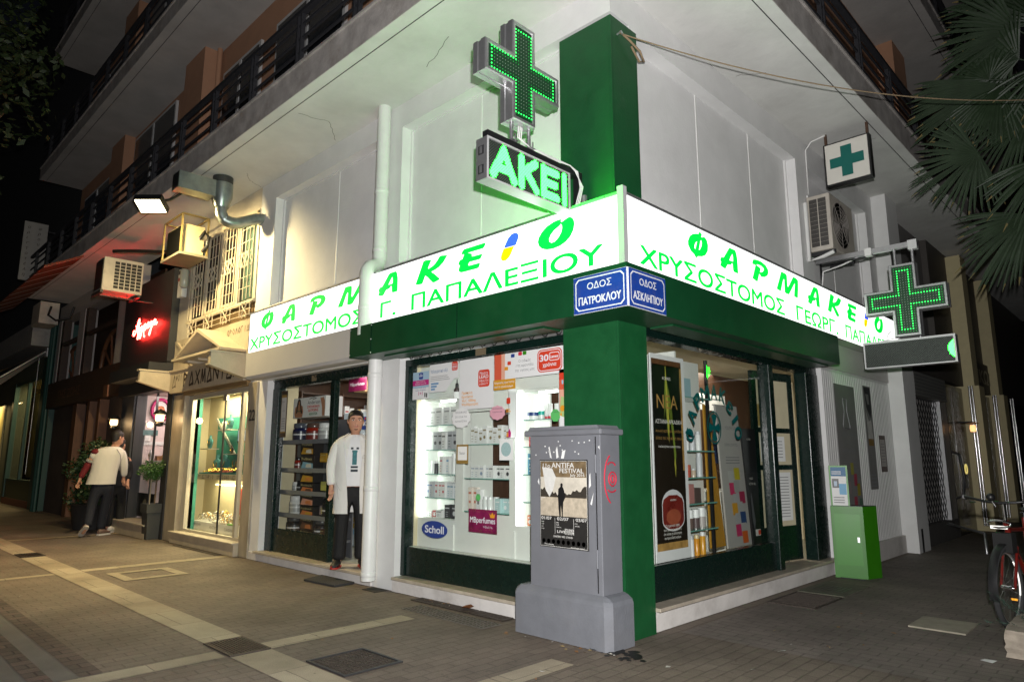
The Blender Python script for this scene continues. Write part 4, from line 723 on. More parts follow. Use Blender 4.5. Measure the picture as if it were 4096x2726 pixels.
def f(m):
    m.flat([[(-2.66,2.13),(-2.38,2.13),(-2.24,2.26),(-2.17,2.26),(-2.17,2.44),(-2.66,2.44)]],(0,gy,0),X,Z,FROST); gt(m,'Υαλουρονικό οξύ',-2.64,2.345,.035,M('ink_blue',(.05,.14,.3),.6,var=0),w=.29); gp(m,rrect(-2.28,-2.185,2.345,2.44,.018),SRED,1); gt(m,'LEAD',-2.233,2.375,.022,PW,w=.075,bold=.025,al='c'); gt(m,'Nutra',-2.233,2.405,.02,PW,w=.07,al='c'); gt(m,'HEALTH',-2.233,2.355,.013,PW,w=.07,al='c')
    for i in range(3): gq(m,-2.64,-2.35+.02*i,2.30-.02*i,2.305-.02*i,GREYINK,2)
    for i in range(3): gq(m,-2.63,-2.5-.03*i,2.215-.03*i,2.235-.03*i,M('ink_lightblue',(.15,.3,.5),.6,var=0),2)
sticker('window_sticker','white hyaluronic acid sticker with blue heading on the lit window','sticker',f)
def f(m): m.lathe((-2.225,.155,2.04),[(.034,0),(.034,.09),(.033,.1),(.018,.12),(.017,.125)],M('amber_print',(.05,.03,.03),.3,var=0),16,e=.3); m.lathe((-2.225,.155,2.04),[(.018,.125),(.017,.16),(.006,.17),(.004,.21)],BLACK,12,e=.3); m.lathe((-2.225,.154,2.04),[(.0345,.0),(.0345,.075)],PAPER,16,e=.3)
sticker('dropper_bottle_cutout','cardboard dropper bottle cut-out with white label standing against the window','cut-out',f)
def f(m):
    gq(m,-2.155,-1.63,1.915,2.44,FROST,0); gp(m,rrect(-1.86,-1.69,2.135,2.31,.03),SRED,1); gt(m,'Nutra',-1.775,2.262,.032,PW,w=.12,al='c'); gt(m,'LEAD',-1.775,2.222,.034,PW,w=.135,bold=.03,al='c'); gt(m,'HEALTH',-1.775,2.185,.024,PW,w=.13,al='c'); gt(m,'& BEAUTY',-1.775,2.155,.02,PW,w=.13,al='c')
    for i,t in enumerate(['Πρόπολη','Εχινάκεια','Vit.C 1000mg','Ψευδάργυρος']): gt(m,t,-2.11,2.075-.04*i,.027,SOR,bold=.015)
sticker('window_sticker','white health poster with red square and four orange words on the lit window','sticker',f)
def f(m):
    gq(m,-1.62,-.67,2.185,2.44,FROST); 
    for i,(a,mt) in enumerate([(-1.62,SCOR),(-1.57,SCOR),(-1.52,SPEACH)]): gq(m,a,a+.05,2.185,2.44,mt,1)
    gq(m,-.71,-.67,2.185,2.44,SPEACH,1)
    gp(m,rrect(-1.035,-.725,2.21,2.425,.05),SRED,1); gp(m,rrect(-1.025,-.735,2.22,2.415,.045),PW,2); gp(m,rrect(-1.018,-.742,2.227,2.408,.04),SRED,3)
    gt(m,'30',-1.0,2.315,.06,PW,w=.105,bold=.04,k=4); gp(m,rrect(-.885,-.755,2.31,2.39,.025),PW,4); gp(m,rrect(-.878,-.762,2.317,2.383,.02),SRED,5); gt(m,'Lanes',-.872,2.335,.03,PW,w=.10,bold=.03,k=6); gt(m,'χρόνια',-.965,2.262,.032,PW,w=.17,bold=.03,k=4)
    for i,t in enumerate(['Ο ειδικός','στη φροντίδα','της υγείας μας']): gt(m,t,-1.2,2.335-.045*i,.026,GREYINK,al='c')
    for x,z,mt in [(-1.41,2.34,SRED),(-1.45,2.29,SOR),(-1.36,2.41,SBL),(-1.26,2.42,MT['red_spray']),(-1.2,2.42,MT['bright_green_metal_sheet'])]: gp(m,rrect(x-.025,x+.025,z-.018,z+.018,.008),mt,2)
sticker('window_banner','white and coral anniversary banner with red badge at the upper right of the window','banner',f)
def f(m): gq(m,-1.635,-1.325,2.085,2.185,M('amber_label',(.62,.30,.02),.5,var=.04)); gt(m,'Τετραπλή προστασία',-1.62,2.145,.021,PW,w=.28,bold=.01); gt(m,'από το κρυολόγημα',-1.62,2.105,.021,PW,w=.26,bold=.01)
sticker('window_sticker','amber strip sticker with two lines of white writing on the lit window','sticker',f)
def f(m): m.lathe((-1.415,.18,1.61),[(.043,0),(.043,.44),(.046,.44),(.046,.48)],FROST,18,e=.25); gp(m,rrect(-1.445,-1.395,1.94,2.0,.012),SRED,1); gq(m,-1.455,-1.40,1.88,1.89,SOR,1); gq(m,-1.455,-1.39,1.86,1.87,SOR,1); gq(m,-1.455,-1.40,1.84,1.85,GREYINK,1); gp(m,[(-1.44,1.615),(-1.39,1.615),(-1.385,1.66),(-1.41,1.70),(-1.43,1.65)],SMAG,1); gp(m,[(-1.45,1.62),(-1.42,1.62),(-1.42,1.66),(-1.44,1.66)],SOR,2)
sticker('tablet_tube_cutout','tall white tablet tube cut-out between the centre shelves and right niche','cut-out',f)
def cloud(cx,cz,rx,rz,n,mat,texts,ink):
    def f(m):
        P=[]
        for i in range(n*6): t=2*math.pi*i/(n*6); k=1-.10*abs(math.cos(n*t/2)); P.append((cx+rx*k*math.cos(t),cz+rz*k*math.sin(t)))
        gp(m,P,mat,1)
        for i,t in enumerate(texts): gt(m,t,cx,cz+rz*(.45-.42*i),rz*.17,ink,w=rx*1.2,al='c',k=3)
    return f
sticker('paper_cloud','white cloud shaped handwritten offer card on the lit window','card',cloud(-2.12,1.83,.155,.11,11,PAPER,['ΠΡΟΣΦΟΡΕΣ','ΣΕ ΟΛΑ ΤΑ','ΑΔΥΝΑΤΙΣΤΙΚΑ'],GREYINK))
sticker('paper_cloud','pink cloud shaped handwritten offer card on the lit window','card',cloud(-1.575,1.86,.115,.075,10,M('pink_card',(.68,.35,.42),.7,var=.05),['ΠΡΟΣΦΟΡΑ','YOUTH LAB'],INK))
sticker('paper_cloud','green cloud shaped card in the right lit niche','card',cloud(-.815,1.80,.06,.06,8,M('green_card',(.1,.45,.12),.7,var=.05),['-20%'],INK))
sticker('paper_cloud','small green flower shaped card among the lower centre bottles','card',cloud(-1.845,1.03,.035,.035,7,MT['green_card'],['2+1'],INK))
GOLD=M('gold_frame_print',(.30,.19,.05),.5,var=.3,sc=60)
def f(m): gq(m,-2.185,-2.0,1.36,1.555,GOLD); gq(m,-2.165,-2.02,1.395,1.535,PAPER,1); gt(m,'Sistar',-2.092,1.455,.03,GREYINK,w=.09,al='c')
sticker('framed_card','small gold framed card on the lit window beside the centre shelves','card',f)
def f(m): gq(m,-1.545,-1.36,1.395,1.60,PAPER); m.lathe((-1.452,gy-.001,1.50),[(.055,0),(.068,.001)],M('wreath_print',(.35,.5,.5),.6,var=.2,sc=90),24,(0,-1,0)); gt(m,'Sistar',-1.452,1.49,.018,GREYINK,w=.07,al='c')
sticker('wreath_card','white card with a pale wreath on the lit window','card',f)
def f(m): gp(m,[(-2.525+.215*math.cos(t*.2618),.672+.088*math.sin(t*.2618)) for t in range(24)],SBL,1); gt(m,'Scholl',-2.525,.635,.075,PW,w=.31,bold=.03,al='c',k=3)
sticker('window_sticker','blue oval sticker with white lettering at the lower left of the lit window','sticker',f)
SPUR=M('sticker_plum',(.22,.008,.075),.5,var=.5,sc=9)
def f(m):
    gq(m,-1.985,-1.575,.69,.915,SPUR); gt(m,'MBperfumes',-1.78,.785,.055,PW,w=.36,bold=.015,al='c'); gt(m,'το άρωμά σου...',-1.70,.74,.022,PW,w=.14,al='c'); gp(m,[(-1.67,.84),(-1.61,.84),(-1.60,.885),(-1.62,.865),(-1.64,.895),(-1.66,.865),(-1.68,.885)],SOR,2)
    for i in range(60): x,z=random.uniform(-1.98,-1.58),random.choice([random.uniform(.695,.73),random.uniform(.88,.912)]); gp(m,[(x,z),(x+.006,z),(x+.003,z+.006)],GOLD,2)
sticker('window_sticker','plum perfume sticker with white lettering and gold specks low on the window','sticker',f)
def f(m):
    for i in range(6): gq(m,-.765,-.665,1.66+.093*i,1.66+.093*(i+1),[FROST,FROST,SPEACH,SPEACH,SCOR,SRED][i])
    gp(m,rrect(-.735,-.715,2.08,2.12,.008),SKY,2)
sticker('window_strip','red to white vertical strip at the right edge of the lit window','sticker',f)
def f(m): gp(m,[(-.765,1.80),(-.69,1.77),(-.67,1.95),(-.745,1.97)],M('lime_card',(.38,.52,.2),.6,var=.05),3); m.lathe((-.725,gy-.004,1.86),[(.02,0),(.028,.001)],SOR,16,(0,-1,0)); gp(m,[(-.76,1.80),(-.735,1.79),(-.74,1.83)],SOR,4)
sticker('lime_card','tilted lime green card overlapping the red strip on the lit window','card',f)
# ---------------------------------------------------------------- left doorway: supplement rack, wall shelving, displays
PERF=M('grey_perforated_metal',(.11,.115,.125),.5,.3,var=.1,sc=50)
rk=thing('display_rack','grey perforated metal rack of supplement tubs behind the fixed door pane','rack',(-5.5,.45,.12))
m=MB(); m.box(-6.28,-4.72,.52,.54,.13,1.95,PERF); m.part('back_panel',rk)
RZ=[1.66,1.265,.955,.64,.36]
for z in RZ: m=MB(); m.box(-6.24,-4.74,.24,.519,z-.035,z,PERF); m.box(-6.24,-4.74,.23,.24,z-.04,z+.02,M('shelf_lip',(.22,.23,.25),.45,.2,var=.05)); m.part('shelf',rk)
def tub(x,y,z,r,h,c,capc,lab):
    m=MB(); b_=pm(c,.15); k=pm(capc,.2)
    m.lathe((x,y,z),[(r*.93,0),(r,h*.04),(r,h*.66),(r*.86,h*.74)],b_,20); m.lathe((x,y,z),[(r*.9,h*.74),(r*.92,h*.76),(r*.92,h*.97),(r*.85,h)],k,20); m.lathe((x,y,z),[(r*1.006,h*.12),(r*1.006,h*.56)],pm(tuple(v*.5+.02 for v in c),.3),20)
    m.lathe((x,y,z),[(r*1.012,h*.34),(r*1.012,h*.42)],pm((.55,.55,.55),.3),20); return m.thing('supplement_tub',lab,'tub','supplement tubs on the grey rack')
BLU=(.01,.015,.06); RDD=(.28,.02,.01); BK=(.02,.02,.022)
for si,(z,its) in enumerate([(1.66,[(-5.93,.115,.26,BLU,(.08,.09,.12),'dark blue'),(-5.55,.115,.25,RDD,(.1,.06,.05),'dark red'),(-5.22,.115,.24,(.62,.62,.62),(.7,.7,.7),'white')]),(1.265,[(-5.95,.06,.17,RDD,BK,'small red'),(-5.8,.055,.14,(.6,.6,.6),BK,'small white'),(-5.0,.06,.17,BK,(.5,.5,.5),'small black')]),(.955,[(-6.0,.05,.13,(.5,.5,.5),(.6,.6,.6),'small silver'),(-5.86,.055,.15,BK,BK,'small black'),(-4.95,.05,.13,BK,BK,'small black')]),(.64,[(-5.95,.1,.25,(.6,.6,.58),(.6,.6,.6),'white'),(-5.05,.1,.24,BK,BK,'black')]),(.36,[(-5.98,.115,.24,BK,(.06,.06,.06),'black'),(-5.55,.11,.23,RDD,BK,'red'),(-5.22,.11,.25,BK,(.06,.06,.06),'black')])]):
    for k,(x,r,h,c,cc,wd) in enumerate(its): tub(x,.375,z,r,h,c,cc,'%s supplement tub, %s from the left on the %s rack shelf'%(wd,NTH[k],SH[si]))
YB=(.42,.24,.03); OB=(.45,.16,.06); BRB=(.10,.045,.03)
def snack(x,z,w,h,c1,c2,lab):
    m=MB(); m.box(x-w/2,x+w/2,.25,.40,z,z+h,pm((.02,.018,.018))); m.quad((x-w*.45,.249,z+h*.05),(x+w*.45,.249,z+h*.05),(x+w*.45,.249,z+h*.42),(x-w*.3,.249,z+h*.55),pm(c1)); m.quad((x-w*.1,.2485,z+h*.12),(x+w*.35,.2485,z+h*.1),(x+w*.3,.2485,z+h*.4),(x-w*.05,.2485,z+h*.36),pm(c2)); m.txt('ProShock',(x-w*.42,.2485,z+h*.66),X,Z,h*.2,pm((.4,.36,.2)),w=w*.8,bold=.02); return m.thing('snack_box',lab,'box','snack bar boxes on the grey rack')
for k,(z,h,c1,c2,wd) in enumerate([(1.47,.185,YB,(.6,.6,.6),'yellow and white'),(1.275,.18,(.15,.3,.45),(.5,.5,.5),'pale blue'),(1.09,.19,YB,(.5,.2,.05),'yellow'),(.965,.115,OB,BRB,'orange'),(.78,.18,(.5,.25,.2),OB,'pink and orange'),(.65,.12,OB,YB,'orange and yellow'),(.46,.18,BRB,OB,'brown'),(.365,.09,BRB,YB,'dark brown')]): snack(-5.50+.012*k,z,.36,h,c1,c2,'%s snack bar box, %s from the top of the column on the rack'%(wd,NTH[k]))
for k,(x,z,c) in enumerate([(-5.15,1.50,YB),(-5.1,1.12,(.4,.4,.1)),(-5.1,.8,(.25,.2,.2)),(-5.12,.5,BRB)]): carton(x,.36,z-.15+.02,.16,.12,.12,c,'dark snack carton right of the bar column, %s one down'%NTH[k],mark=(.5,.45,.2),grp='cartons beside the bar column')
# header board on the rack, framed poster on glass
SKIN=M('skin',(.50,.26,.17),.55,var=.08,sc=30,spec=.35); SKIN2=M('skin_print',(.42,.2,.11),.6,var=.15,sc=20)
m=MB(); m.box(-5.93,-5.04,.235,.5,1.99,2.27,FROST); yq=.2338
def rp(P,mat,k=0): m.flat([P],(0,yq-.0007*k,0),X,Z,mat)
rp([(-5.86,1.995),(-5.66,1.995),(-5.64,2.08),(-5.66,2.15),(-5.71,2.17),(-5.72,2.2),(-5.8,2.2),(-5.81,2.17),(-5.87,2.14),(-5.89,2.05)],SKIN2,1); rp([(-5.85,2.06),(-5.82,2.2),(-5.79,2.25),(-5.75,2.26),(-5.72,2.24),(-5.69,2.12),(-5.66,2.06),(-5.7,2.04),(-5.73,2.17),(-5.79,2.18),(-5.81,2.05)],M('hair_print',(.02,.012,.01),.5,var=0),3); rp([(-5.83,2.075),(-5.68,2.075),(-5.69,2.12),(-5.73,2.09),(-5.78,2.09),(-5.82,2.12)],M('bikini_print',(.05,.12,.06),.5,var=0),2); m.ball((-5.758,yq,2.20),(.03,.003,.04),SKIN2,10,6)
rp([(-5.12,1.995),(-5.06,1.995),(-5.05,2.1),(-5.06,2.2),(-5.1,2.255),(-5.14,2.24),(-5.18,2.25),(-5.16,2.19),(-5.13,2.12)],SKIN2,1)
m.txt('Anderson',(-5.35,yq-.002,2.17),X,Z,.05,INK,w=.34,al='c'); m.tube([(-5.47,yq-.002,2.245),(-5.35,yq-.002,2.262),(-5.28,yq-.002,2.245),(-5.38,yq-.002,2.235)],.005,INK,5)
for i,t in enumerate(['ΣΥΜΠΛΗΡΩΜΑΤΑ','ΔΙΑΤΡΟΦΗΣ','ΑΘΛΗΤΩΝ']): m.txt(t,(-5.36,yq-.002,2.115-.05*i),X,Z,.035,[SRED,SRED,M('ink_green',(.05,.2,.06),.6,var=0)][i],w=.34-.06*i,bold=.03,al='c')
m.thing('header_box','white supplement display box with two athletes printed on it atop the rack','display box')
m=MB(); yq=.1325; m.box(-6.11,-5.93,.133,.136,1.72,2.38,GOLD); m.box(-6.09,-5.95,yq,.1329,1.80,2.29,M('poster_pale',(.5,.49,.47),.6,var=.05))
m.txt('Sistar',(-6.08,yq-.001,2.22),X,Z,.028,GREYINK,w=.09); m.txt('«ο γάλα»',(-6.02,yq-.001,2.09),X,Z,.025,GREYINK,w=.09,al='c')
for i in range(5): m.box(-6.07+.005*(i%2),-5.97-.005*(i%2),yq-.001,yq-.0005,1.98-.035*i,1.99-.035*i,GREYINK)
m.box(-6.115,-5.925,.131,.1365,1.72,1.78,M('ornate_frame',(.05,.03,.015),.4,var=.4,sc=60)); m.box(-6.115,-5.925,.131,.1365,2.33,2.39,MT['ornate_frame']); m.box(-6.115,-6.095,.131,.1365,1.78,2.33,MT['ornate_frame']); m.box(-5.945,-5.925,.131,.1365,1.78,2.33,MT['ornate_frame'])
m.thing('framed_poster','narrow poster in an ornate dark gold frame on the fixed door pane','poster')
# wooden wall shelving with cartons on the left wall
ws=thing('wall_shelving','dark brown wooden shelving full of small cartons on the pharmacy side wall','shelving',(-6.45,1.6,.12))
m=MB(); m.box(-6.6,-6.58,.55,3.4,.12,2.69,WOOD)
for z in (2.42,2.11,1.8,1.5,1.2,.9,.5,.14): m.box(-6.58,-6.3,.58,3.4,z-.02,z,WOOD)
for y in (.56,1.28,2.0,2.7,3.38): m.box(-6.58,-6.29,y-.012,y+.012,.13,2.44,WOOD)
m.part('frame',ws)
k=0
for z,ys,nm in [(2.11,(.7,1.25),'upper left'),(2.11,(1.36,1.95),'upper right'),(1.8,(1.32,1.95),'lower right'),(1.8,(.66,1.25),'lower left')]:
    y=ys[0]; i=0
    while y<ys[1] and i<10:
        w=random.choice([.09,.12,.15]); h=random.uniform(.09,.2); c=random.choice([WBX,WBX,WBX,(.6,.66,.7),(.7,.45,.03)]); mm=MB(); mm.box(-6.5,-6.36,y,y+w-.008,z,z+h,pm(c)); mm.box(-6.3599,-6.359,y+.01,y+w-.02,z+h*.3,z+h*.5,pm(random.choice([(.1,.2,.4),(.4,.1,.1),(.2,.2,.2)])))
        mm.thing('medicine_box','%s medicine carton, %s in the %s bay of brown shelving'%('yellow' if c[2]<.1 else 'white' if c==WBX else 'pale blue',NTH[i],nm),'carton','medicine cartons on the brown shelving'); y+=w; i+=1
m=MB(); m.box(-6.1,-5.8,1.35,1.7,2.46,2.69,M('card_brown',(.4,.24,.12),.8,var=.1)); m.thing('cardboard_box','open brown cardboard box on top of the wooden shelving','box')
m=MB(); m.box(-6.02,-5.55,1.2,1.22,2.45,2.69,SPUR); m.txt('MBperfumes',(-5.98,1.198,2.53),X,Z,.05,PW,w=.4,bold=.01); m.thing('hanging_poster','plum perfume poster hanging above the pharmacy shelves','poster')
m=MB(); m.box(-6.2,-5.35,1.25,1.5,.13,2.12,M('pale_blue_stand',(.52,.60,.66),.5,var=.05)); yq=1.248
m.flat([[(-5.60+.22*math.cos(t*.2618),1.95+.10*math.sin(t*.2618)) for t in range(24)]],(0,yq,0),X,Z,SBL); m.txt('chicco',(-5.6,yq-.001,1.91),X,Z,.10,PW,w=.36,bold=.03,al='c'); m.ball((-5.60,yq,2.02),(.018,.002,.018),SRED,10,6)
for i in range(5): m.box(-6.1+.14*i,-6.02+.14*i,yq-.02,yq,1.5,1.78,FROST); m.box(-6.1+.14*i,-6.02+.14*i,yq-.022,yq-.0205,1.55,1.62,pm((.2,.35,.5)))
for i in range(6):
    for j in range(6): m.box(-5.95+.09*i,-5.88+.09*i,yq-.004,yq,.3+.09*j,.37+.09*j,pm(random.choice([(.6,.4,.03),(.5,.05,.2),(.6,.6,.6),(.2,.4,.6),(.03,.03,.03)])))
m.thing('baby_goods_stand','tall pale blue baby goods display stand behind the man in the doorway','display stand')
m=MB(); m.tube([(-4.35,.55,.13),(-4.25,.75,.7),(-4.2,.9,1.0)],.018,ALU,8); m.thing('pole','leaning grey metal pole just inside the pharmacy doorway','pole')
m=MB(); m.lathe((-4.75,.95,.13),[(.18,0),(.22,.1),(.24,.32),(.22,.32),(.2,.1)],M('wicker',(.22,.09,.03),.7,var=.5,sc=60,bump=.6),18); m.thing('basket','brown wicker basket on the floor inside the pharmacy doorway','basket')
m=MB(); m.box(-5.2,-4.4,1.1,1.5,.13,.62,FROST); m.box(-5.0,-4.5,1.1,1.4,.62,.75,pm((.3,.3,.32))); m.thing('counter_box','white low storage box behind the doorway basket','box')
# ---------------------------------------------------------------- side window: poster, shelves, boards, glass lettering
PB1=M('poster_dark_gold',(.014,.009,.005),.45,var=.7,sc=45); PB2=M('poster_deep_black',(.003,.004,.0035),.4,var=.2); PG1=M('poster_leaf',(.16,.22,.03),.45,var=.6,sc=18,stretch=(1,1,.2)); PGO=M('poster_gold',(.42,.24,.07),.45,var=.5,sc=12); PJR=M('poster_jar',(.18,.02,.015),.3,var=.3,sc=10); PTX=M('poster_text',(.62,.60,.56),.5,var=0)
xq=-.155
m=MB(); m.box(xq-.012,xq,.70,1.29,.505,2.375,FROST)
def pq(a,b,c,d,mat,k): m.quad((xq+.0006*k,a,c),(xq+.0006*k,b,c),(xq+.0006*k,b,d),(xq+.0006*k,a,d),mat)
def pf(P,mat,k): m.flat([P],(xq+.0006*k,0,0),Y,Z,mat)
pq(.715,1.235,.60,2.33,PB1,1); pq(.715,1.235,1.62,2.28,PB2,2); pq(.715,1.235,2.27,2.33,M('poster_brown',(.12,.05,.02),.5,var=.4,sc=20),2); pq(1.2,1.235,1.3,2.27,PGO,3); pq(.715,1.235,.60,.665,PGO,3)
pf([(.95,2.27),(.965,2.15),(1.03,1.95),(1.07,1.6),(1.09,1.45),(1.06,1.3),(1.04,1.6),(.99,1.85),(.96,1.6),(.93,1.9),(.9,1.75),(.92,2.0)],PG1,3); pf([(.945,2.27),(.955,2.27),(.99,1.75),(.975,1.55),(.95,1.8)],M('poster_bright_leaf',(.45,.42,.06),.4,var=.3,sc=20),4); pf([(1.05,1.36),(1.065,1.42),(1.08,1.33),(1.065,1.24)],MT['poster_bright_leaf'],4)
pf([(1.0+.19*math.cos(math.radians(a)),1.0+.13*math.sin(math.radians(a))) for a in range(0,181,12)]+[(.81,.86)]+[(1.0+.19*math.cos(math.radians(a)),.86+.10*math.sin(math.radians(a))) for a in range(192,360,12)]+[(1.19,.86)],M('poster_jar_white',(.66,.66,.68),.3,var=.05),3)
pf([(.82,1.0),(.84,1.045),(.93,1.08),(1.07,1.08),(1.16,1.045),(1.18,1.0),(1.18,.86)]+[(1.0+.18*math.cos(math.radians(a)),.86+.085*math.sin(math.radians(a))) for a in range(-10,-180,-12)]+[(.82,.86)],PJR,4); pf([(1.0+.125*math.cos(t*.2618),.885+.07*math.sin(t*.2618)) for t in range(24)],M('poster_jar_gel',(.33,.08,.04),.3,var=.2),5)
for t,y,z,h,w in [('KORRES',.96,2.14,.028,.14),('ΝΕΑ',.96,1.87,.13,.36),('ΑΣΤΑΝΙΑ ΑΡΚΑΔΙΚΗ',.975,1.73,.038,.46),('ΠΑΓΚΟΣΜΙΑ ΚΑΙΝΟΤΟΜΙΑ',.975,1.51,.018,.38),('Σε έρευνα 100%',.97,.80,.022,.24),('των γυναικών δήλωσε',.97,.765,.022,.3),('ότι είναι η καλύτερη',.97,.73,.022,.3),('αντιρυτιδική κρέμα',.97,.695,.022,.28),('KORRES',1.0,1.03,.015,.1)]: m.txt(t,(xq+.005,y,z),Y,Z,h,MT['poster_gold'] if t=='ΝΕΑ' else PTX,w=w,bold=.008 if t!='ΝΕΑ' else -.01,al='c')
for t,z in [('Αγωγή κατά των ρυτίδων',1.65),('όλες τις ηλικίες τους',1.585)]: m.txt(t,(xq+.005,.975,z),Y,Z,.026,PGO,w=.46,al='c')
m.thing('tall_poster','tall black and gold cosmetics poster with a jar in the side street window','poster')
sw=thing('shelf_unit','white shelf unit with small bottles behind the side street window','shelf unit',(-.4,1.7,.2))
m=MB(); m.box(-.53,-.50,1.2,2.2,.2,2.45,WBOARD); m.box(-.5,-.2,1.2,1.23,.46,2.45,WBOARD); m.box(-.33,-.30,2.01,2.04,.46,2.45,BLACK); m.box(-.50,-.16,1.2,2.05,.2,.46,WBOARD); m.part('back_panel',sw)
for z in (2.02,1.49,1.23,.98,.73): m=MB(); m.box(-.499,-.2,1.24,1.92,z-.012,z,GSH); m.part('glass_shelf',sw)
def sg_(y,z,kd,c,cap,w,h,lab):
    if kd=='b': carton(-.33,y,z,.08,w,h,c,lab,grp='goods in the side street window')
    else: bottle(-.33,y,z,w/2,h,c,lab,cap,grp='goods in the side street window',kind=kd)
for si,(z,its) in enumerate([(2.02,[('b',(.3,.45,.5),0,.14,.2,'pale blue carton')]),(1.49,[('tall',WBX,SIL,.06,.13,'white bottle'),('tall',SIL,WBX,.06,.2,'silver bottle'),('tall',WBX,SIL,.06,.2,'tall white bottle')]),(1.23,[('jar',(.4,.08,.05),(.4,.1,.06),.07,.12,'red jar'),('tall',(.5,.4,.3),SIL,.05,.08,'small beige bottle'),('tall',SIL,SIL,.06,.24,'tall silver bottle')]),(.98,[('b',(.45,.2,.18),0,.09,.18,'pink carton'),('b',(.1,.07,.06),0,.12,.14,'brown carton')]),(.73,[('jar',(.12,.08,.07),WBX,.08,.18,'dark jar with white lid'),('jar',(.1,.07,.07),WBX,.08,.18,'dark jar with white lid'),('jar',(.4,.36,.34),WBX,.08,.19,'grey jar with white lid')]),(.462,[('tall',WBX,SIL,.07,.2,'white bottle'),('tall',(.6,.25,.02),(.6,.5,.3),.06,.2,'orange bottle'),('tall',(.62,.3,.03),WBX,.06,.22,'orange bottle')])]):
    for k,(kd,c,cap,w,h,wd) in enumerate(its): sg_(1.58+.12*k,z,kd,c,cap,w,h,'%s, %s from left, %s shelf, side street window'%(wd,NTH[k],(SH+['floor'])[si] if si<5 else 'floor'))
OCH=M('ochre_board',(.40,.20,.015),.6,var=.06)
m=MB(); m.prism([(2.16,.48),(2.48,.48),(2.24,1.95),(2.14,2.0)],'x',-.44,-.42,OCH); m.thing('ochre_board','ochre yellow wedge shaped display board behind the window lettering','display board')
m=MB(); m.prism([(2.42,.46),(3.0,.46),(2.78,2.0),(2.28,2.0)],'x',-.38,-.36,M('pale_board',(.40,.385,.36),.6,var=.05)); xq=-.358
def bt(t,y,z,h,w): m.txt(t,(xq,y,z),Y,Z,h,GREYINK,w=w,al='c')
bt('YOUTH LAB',2.6,1.73,.04,.26); bt('DERMOCOSMETICS',2.6,1.55,.03,.3)
for i in range(3): m.box(xq-.001,xq,2.46,2.78,1.42-.03*i,1.43-.03*i,GREYINK)
for i,(y,z,c) in enumerate([(2.5,1.15,(.45,.45,.42)),(2.64,1.18,(.5,.42,.03)),(2.52,1.02,(.55,.03,.12)),(2.62,1.04,(.35,.35,.33)),(2.6,.9,(.4,.4,.4)),(2.74,.92,(.35,.03,.08)),(2.56,.8,(.6,.3,.02)),(2.68,.81,(.4,.4,.38)),(2.62,.69,(.38,.38,.38)),(2.74,.7,(.03,.07,.18)),(2.62,.57,(.5,.03,.12)),(2.74,.58,(.4,.38,.36)),(2.76,.49,(.6,.12,.02))]): m.quad((xq+.001+.0003*i,y,z),(xq+.001+.0003*i,y+.13,z),(xq+.001+.0003*i,y+.11,z+.13),(xq+.001+.0003*i,y-.02,z+.13),pm(c))
m.thing('swatch_board','pale display board printed with coloured squares behind the side street window','display board')
m=MB(); m.prism([(2.86,.44),(3.05,.44),(3.05,1.75),(2.70,1.75)],'x',-.30,-.28,BLACK); xq=-.278
m.txt('KORRES',(xq,2.87,1.62),Y,Z,.02,PTX,w=.1,al='c'); m.txt('NEO',(xq,2.88,1.18),Y,Z,.025,PTX,w=.08,al='c'); m.txt('ACTIVE OIL',(xq,2.9,1.12),Y,Z,.025,PTX,w=.16,al='c'); m.flat([[(2.86,.72),(2.84,1.0),(2.855,1.04),(2.87,1.0),(2.93,.72),(2.9,.62)]],(xq,0,0),Y,Z,M('dropper_print',(.10,.10,.11),.3,var=0)); m.box(xq-.001,xq+.0005,2.92,3.04,.56,.63,PTX); m.box(xq,xq+.001,2.98,3.04,.57,.62,SRED)
m.thing('dark_board','black cosmetics display board beside the window mullion of the side street','display board')
m=MB(); m.box(-1.75,-1.7,2.6,6.4,.12,2.66,WOOD); m.box(-1.699,-1.5,2.4,4.4,.12,1.0,WBOARD); m.thing('back_cabinet','dark brown cabinet wall at the back of the pharmacy','cabinet')
for k in range(3): m=MB(); m.box(-1.699,-1.695,3.4+.62*k,3.9+.62*k,2.12,2.36,PAPER); m.box(-1.6945,-1.694,3.5+.62*k,3.8+.62*k,2.28,2.30,GREYINK); m.box(-1.6945,-1.694,3.48+.62*k,3.82+.62*k,2.2,2.22,GREYINK); m.thing('certificate','white certificate, %s from the left on the dark back cabinet'%NTH[k],'certificate','certificates on the back cabinet')
m=MB(); m.box(-1.4,-1.0,4.0,4.7,1.35,1.62,M('screen_blue',(.02,.03,.07),.2,var=0)); m.box(-1.3,-1.1,4.3,4.4,1.0,1.35,BLACK); m.thing('monitor','dark monitor on the counter seen through the side window','monitor')
m=MB(); m.box(-1.5,-1.0,3.6,5.4,.12,1.0,WBOARD); m.thing('shop_counter','white counter inside the pharmacy seen through the side window','counter')
gx=-.114; TEALG=M('teal_window_lettering',(.0,.085,.085),.45,var=.05)
m=MB()
for ch,y,z,a in [('Φ',1.30,1.64,78),('Α',1.35,1.82,60),('Ρ',1.47,1.97,38),('Μ',1.62,2.05,14),('Α',1.80,2.075,-2),('Κ',1.98,2.05,-18),('ε',2.135,1.95,-40),('Ι',2.235,1.82,-62),('Ο',2.29,1.68,-78)]:
    r=math.radians(a); ux=Y*math.cos(r)+Z*math.sin(r); uy=-Y*math.sin(r)+Z*math.cos(r); m.txt(ch,Vector((gx,y,z))-uy*.07,ux,uy,.15,TEALG,w={'Μ':.17,'Ι':.035}.get(ch,.125),bold=.03,al='c')
cy,cz=1.775,1.72
def el(ry,rz,n=40): return [(cy+ry*math.cos(2*math.pi*i/n),cz+rz*math.sin(2*math.pi*i/n)) for i in range(n)]
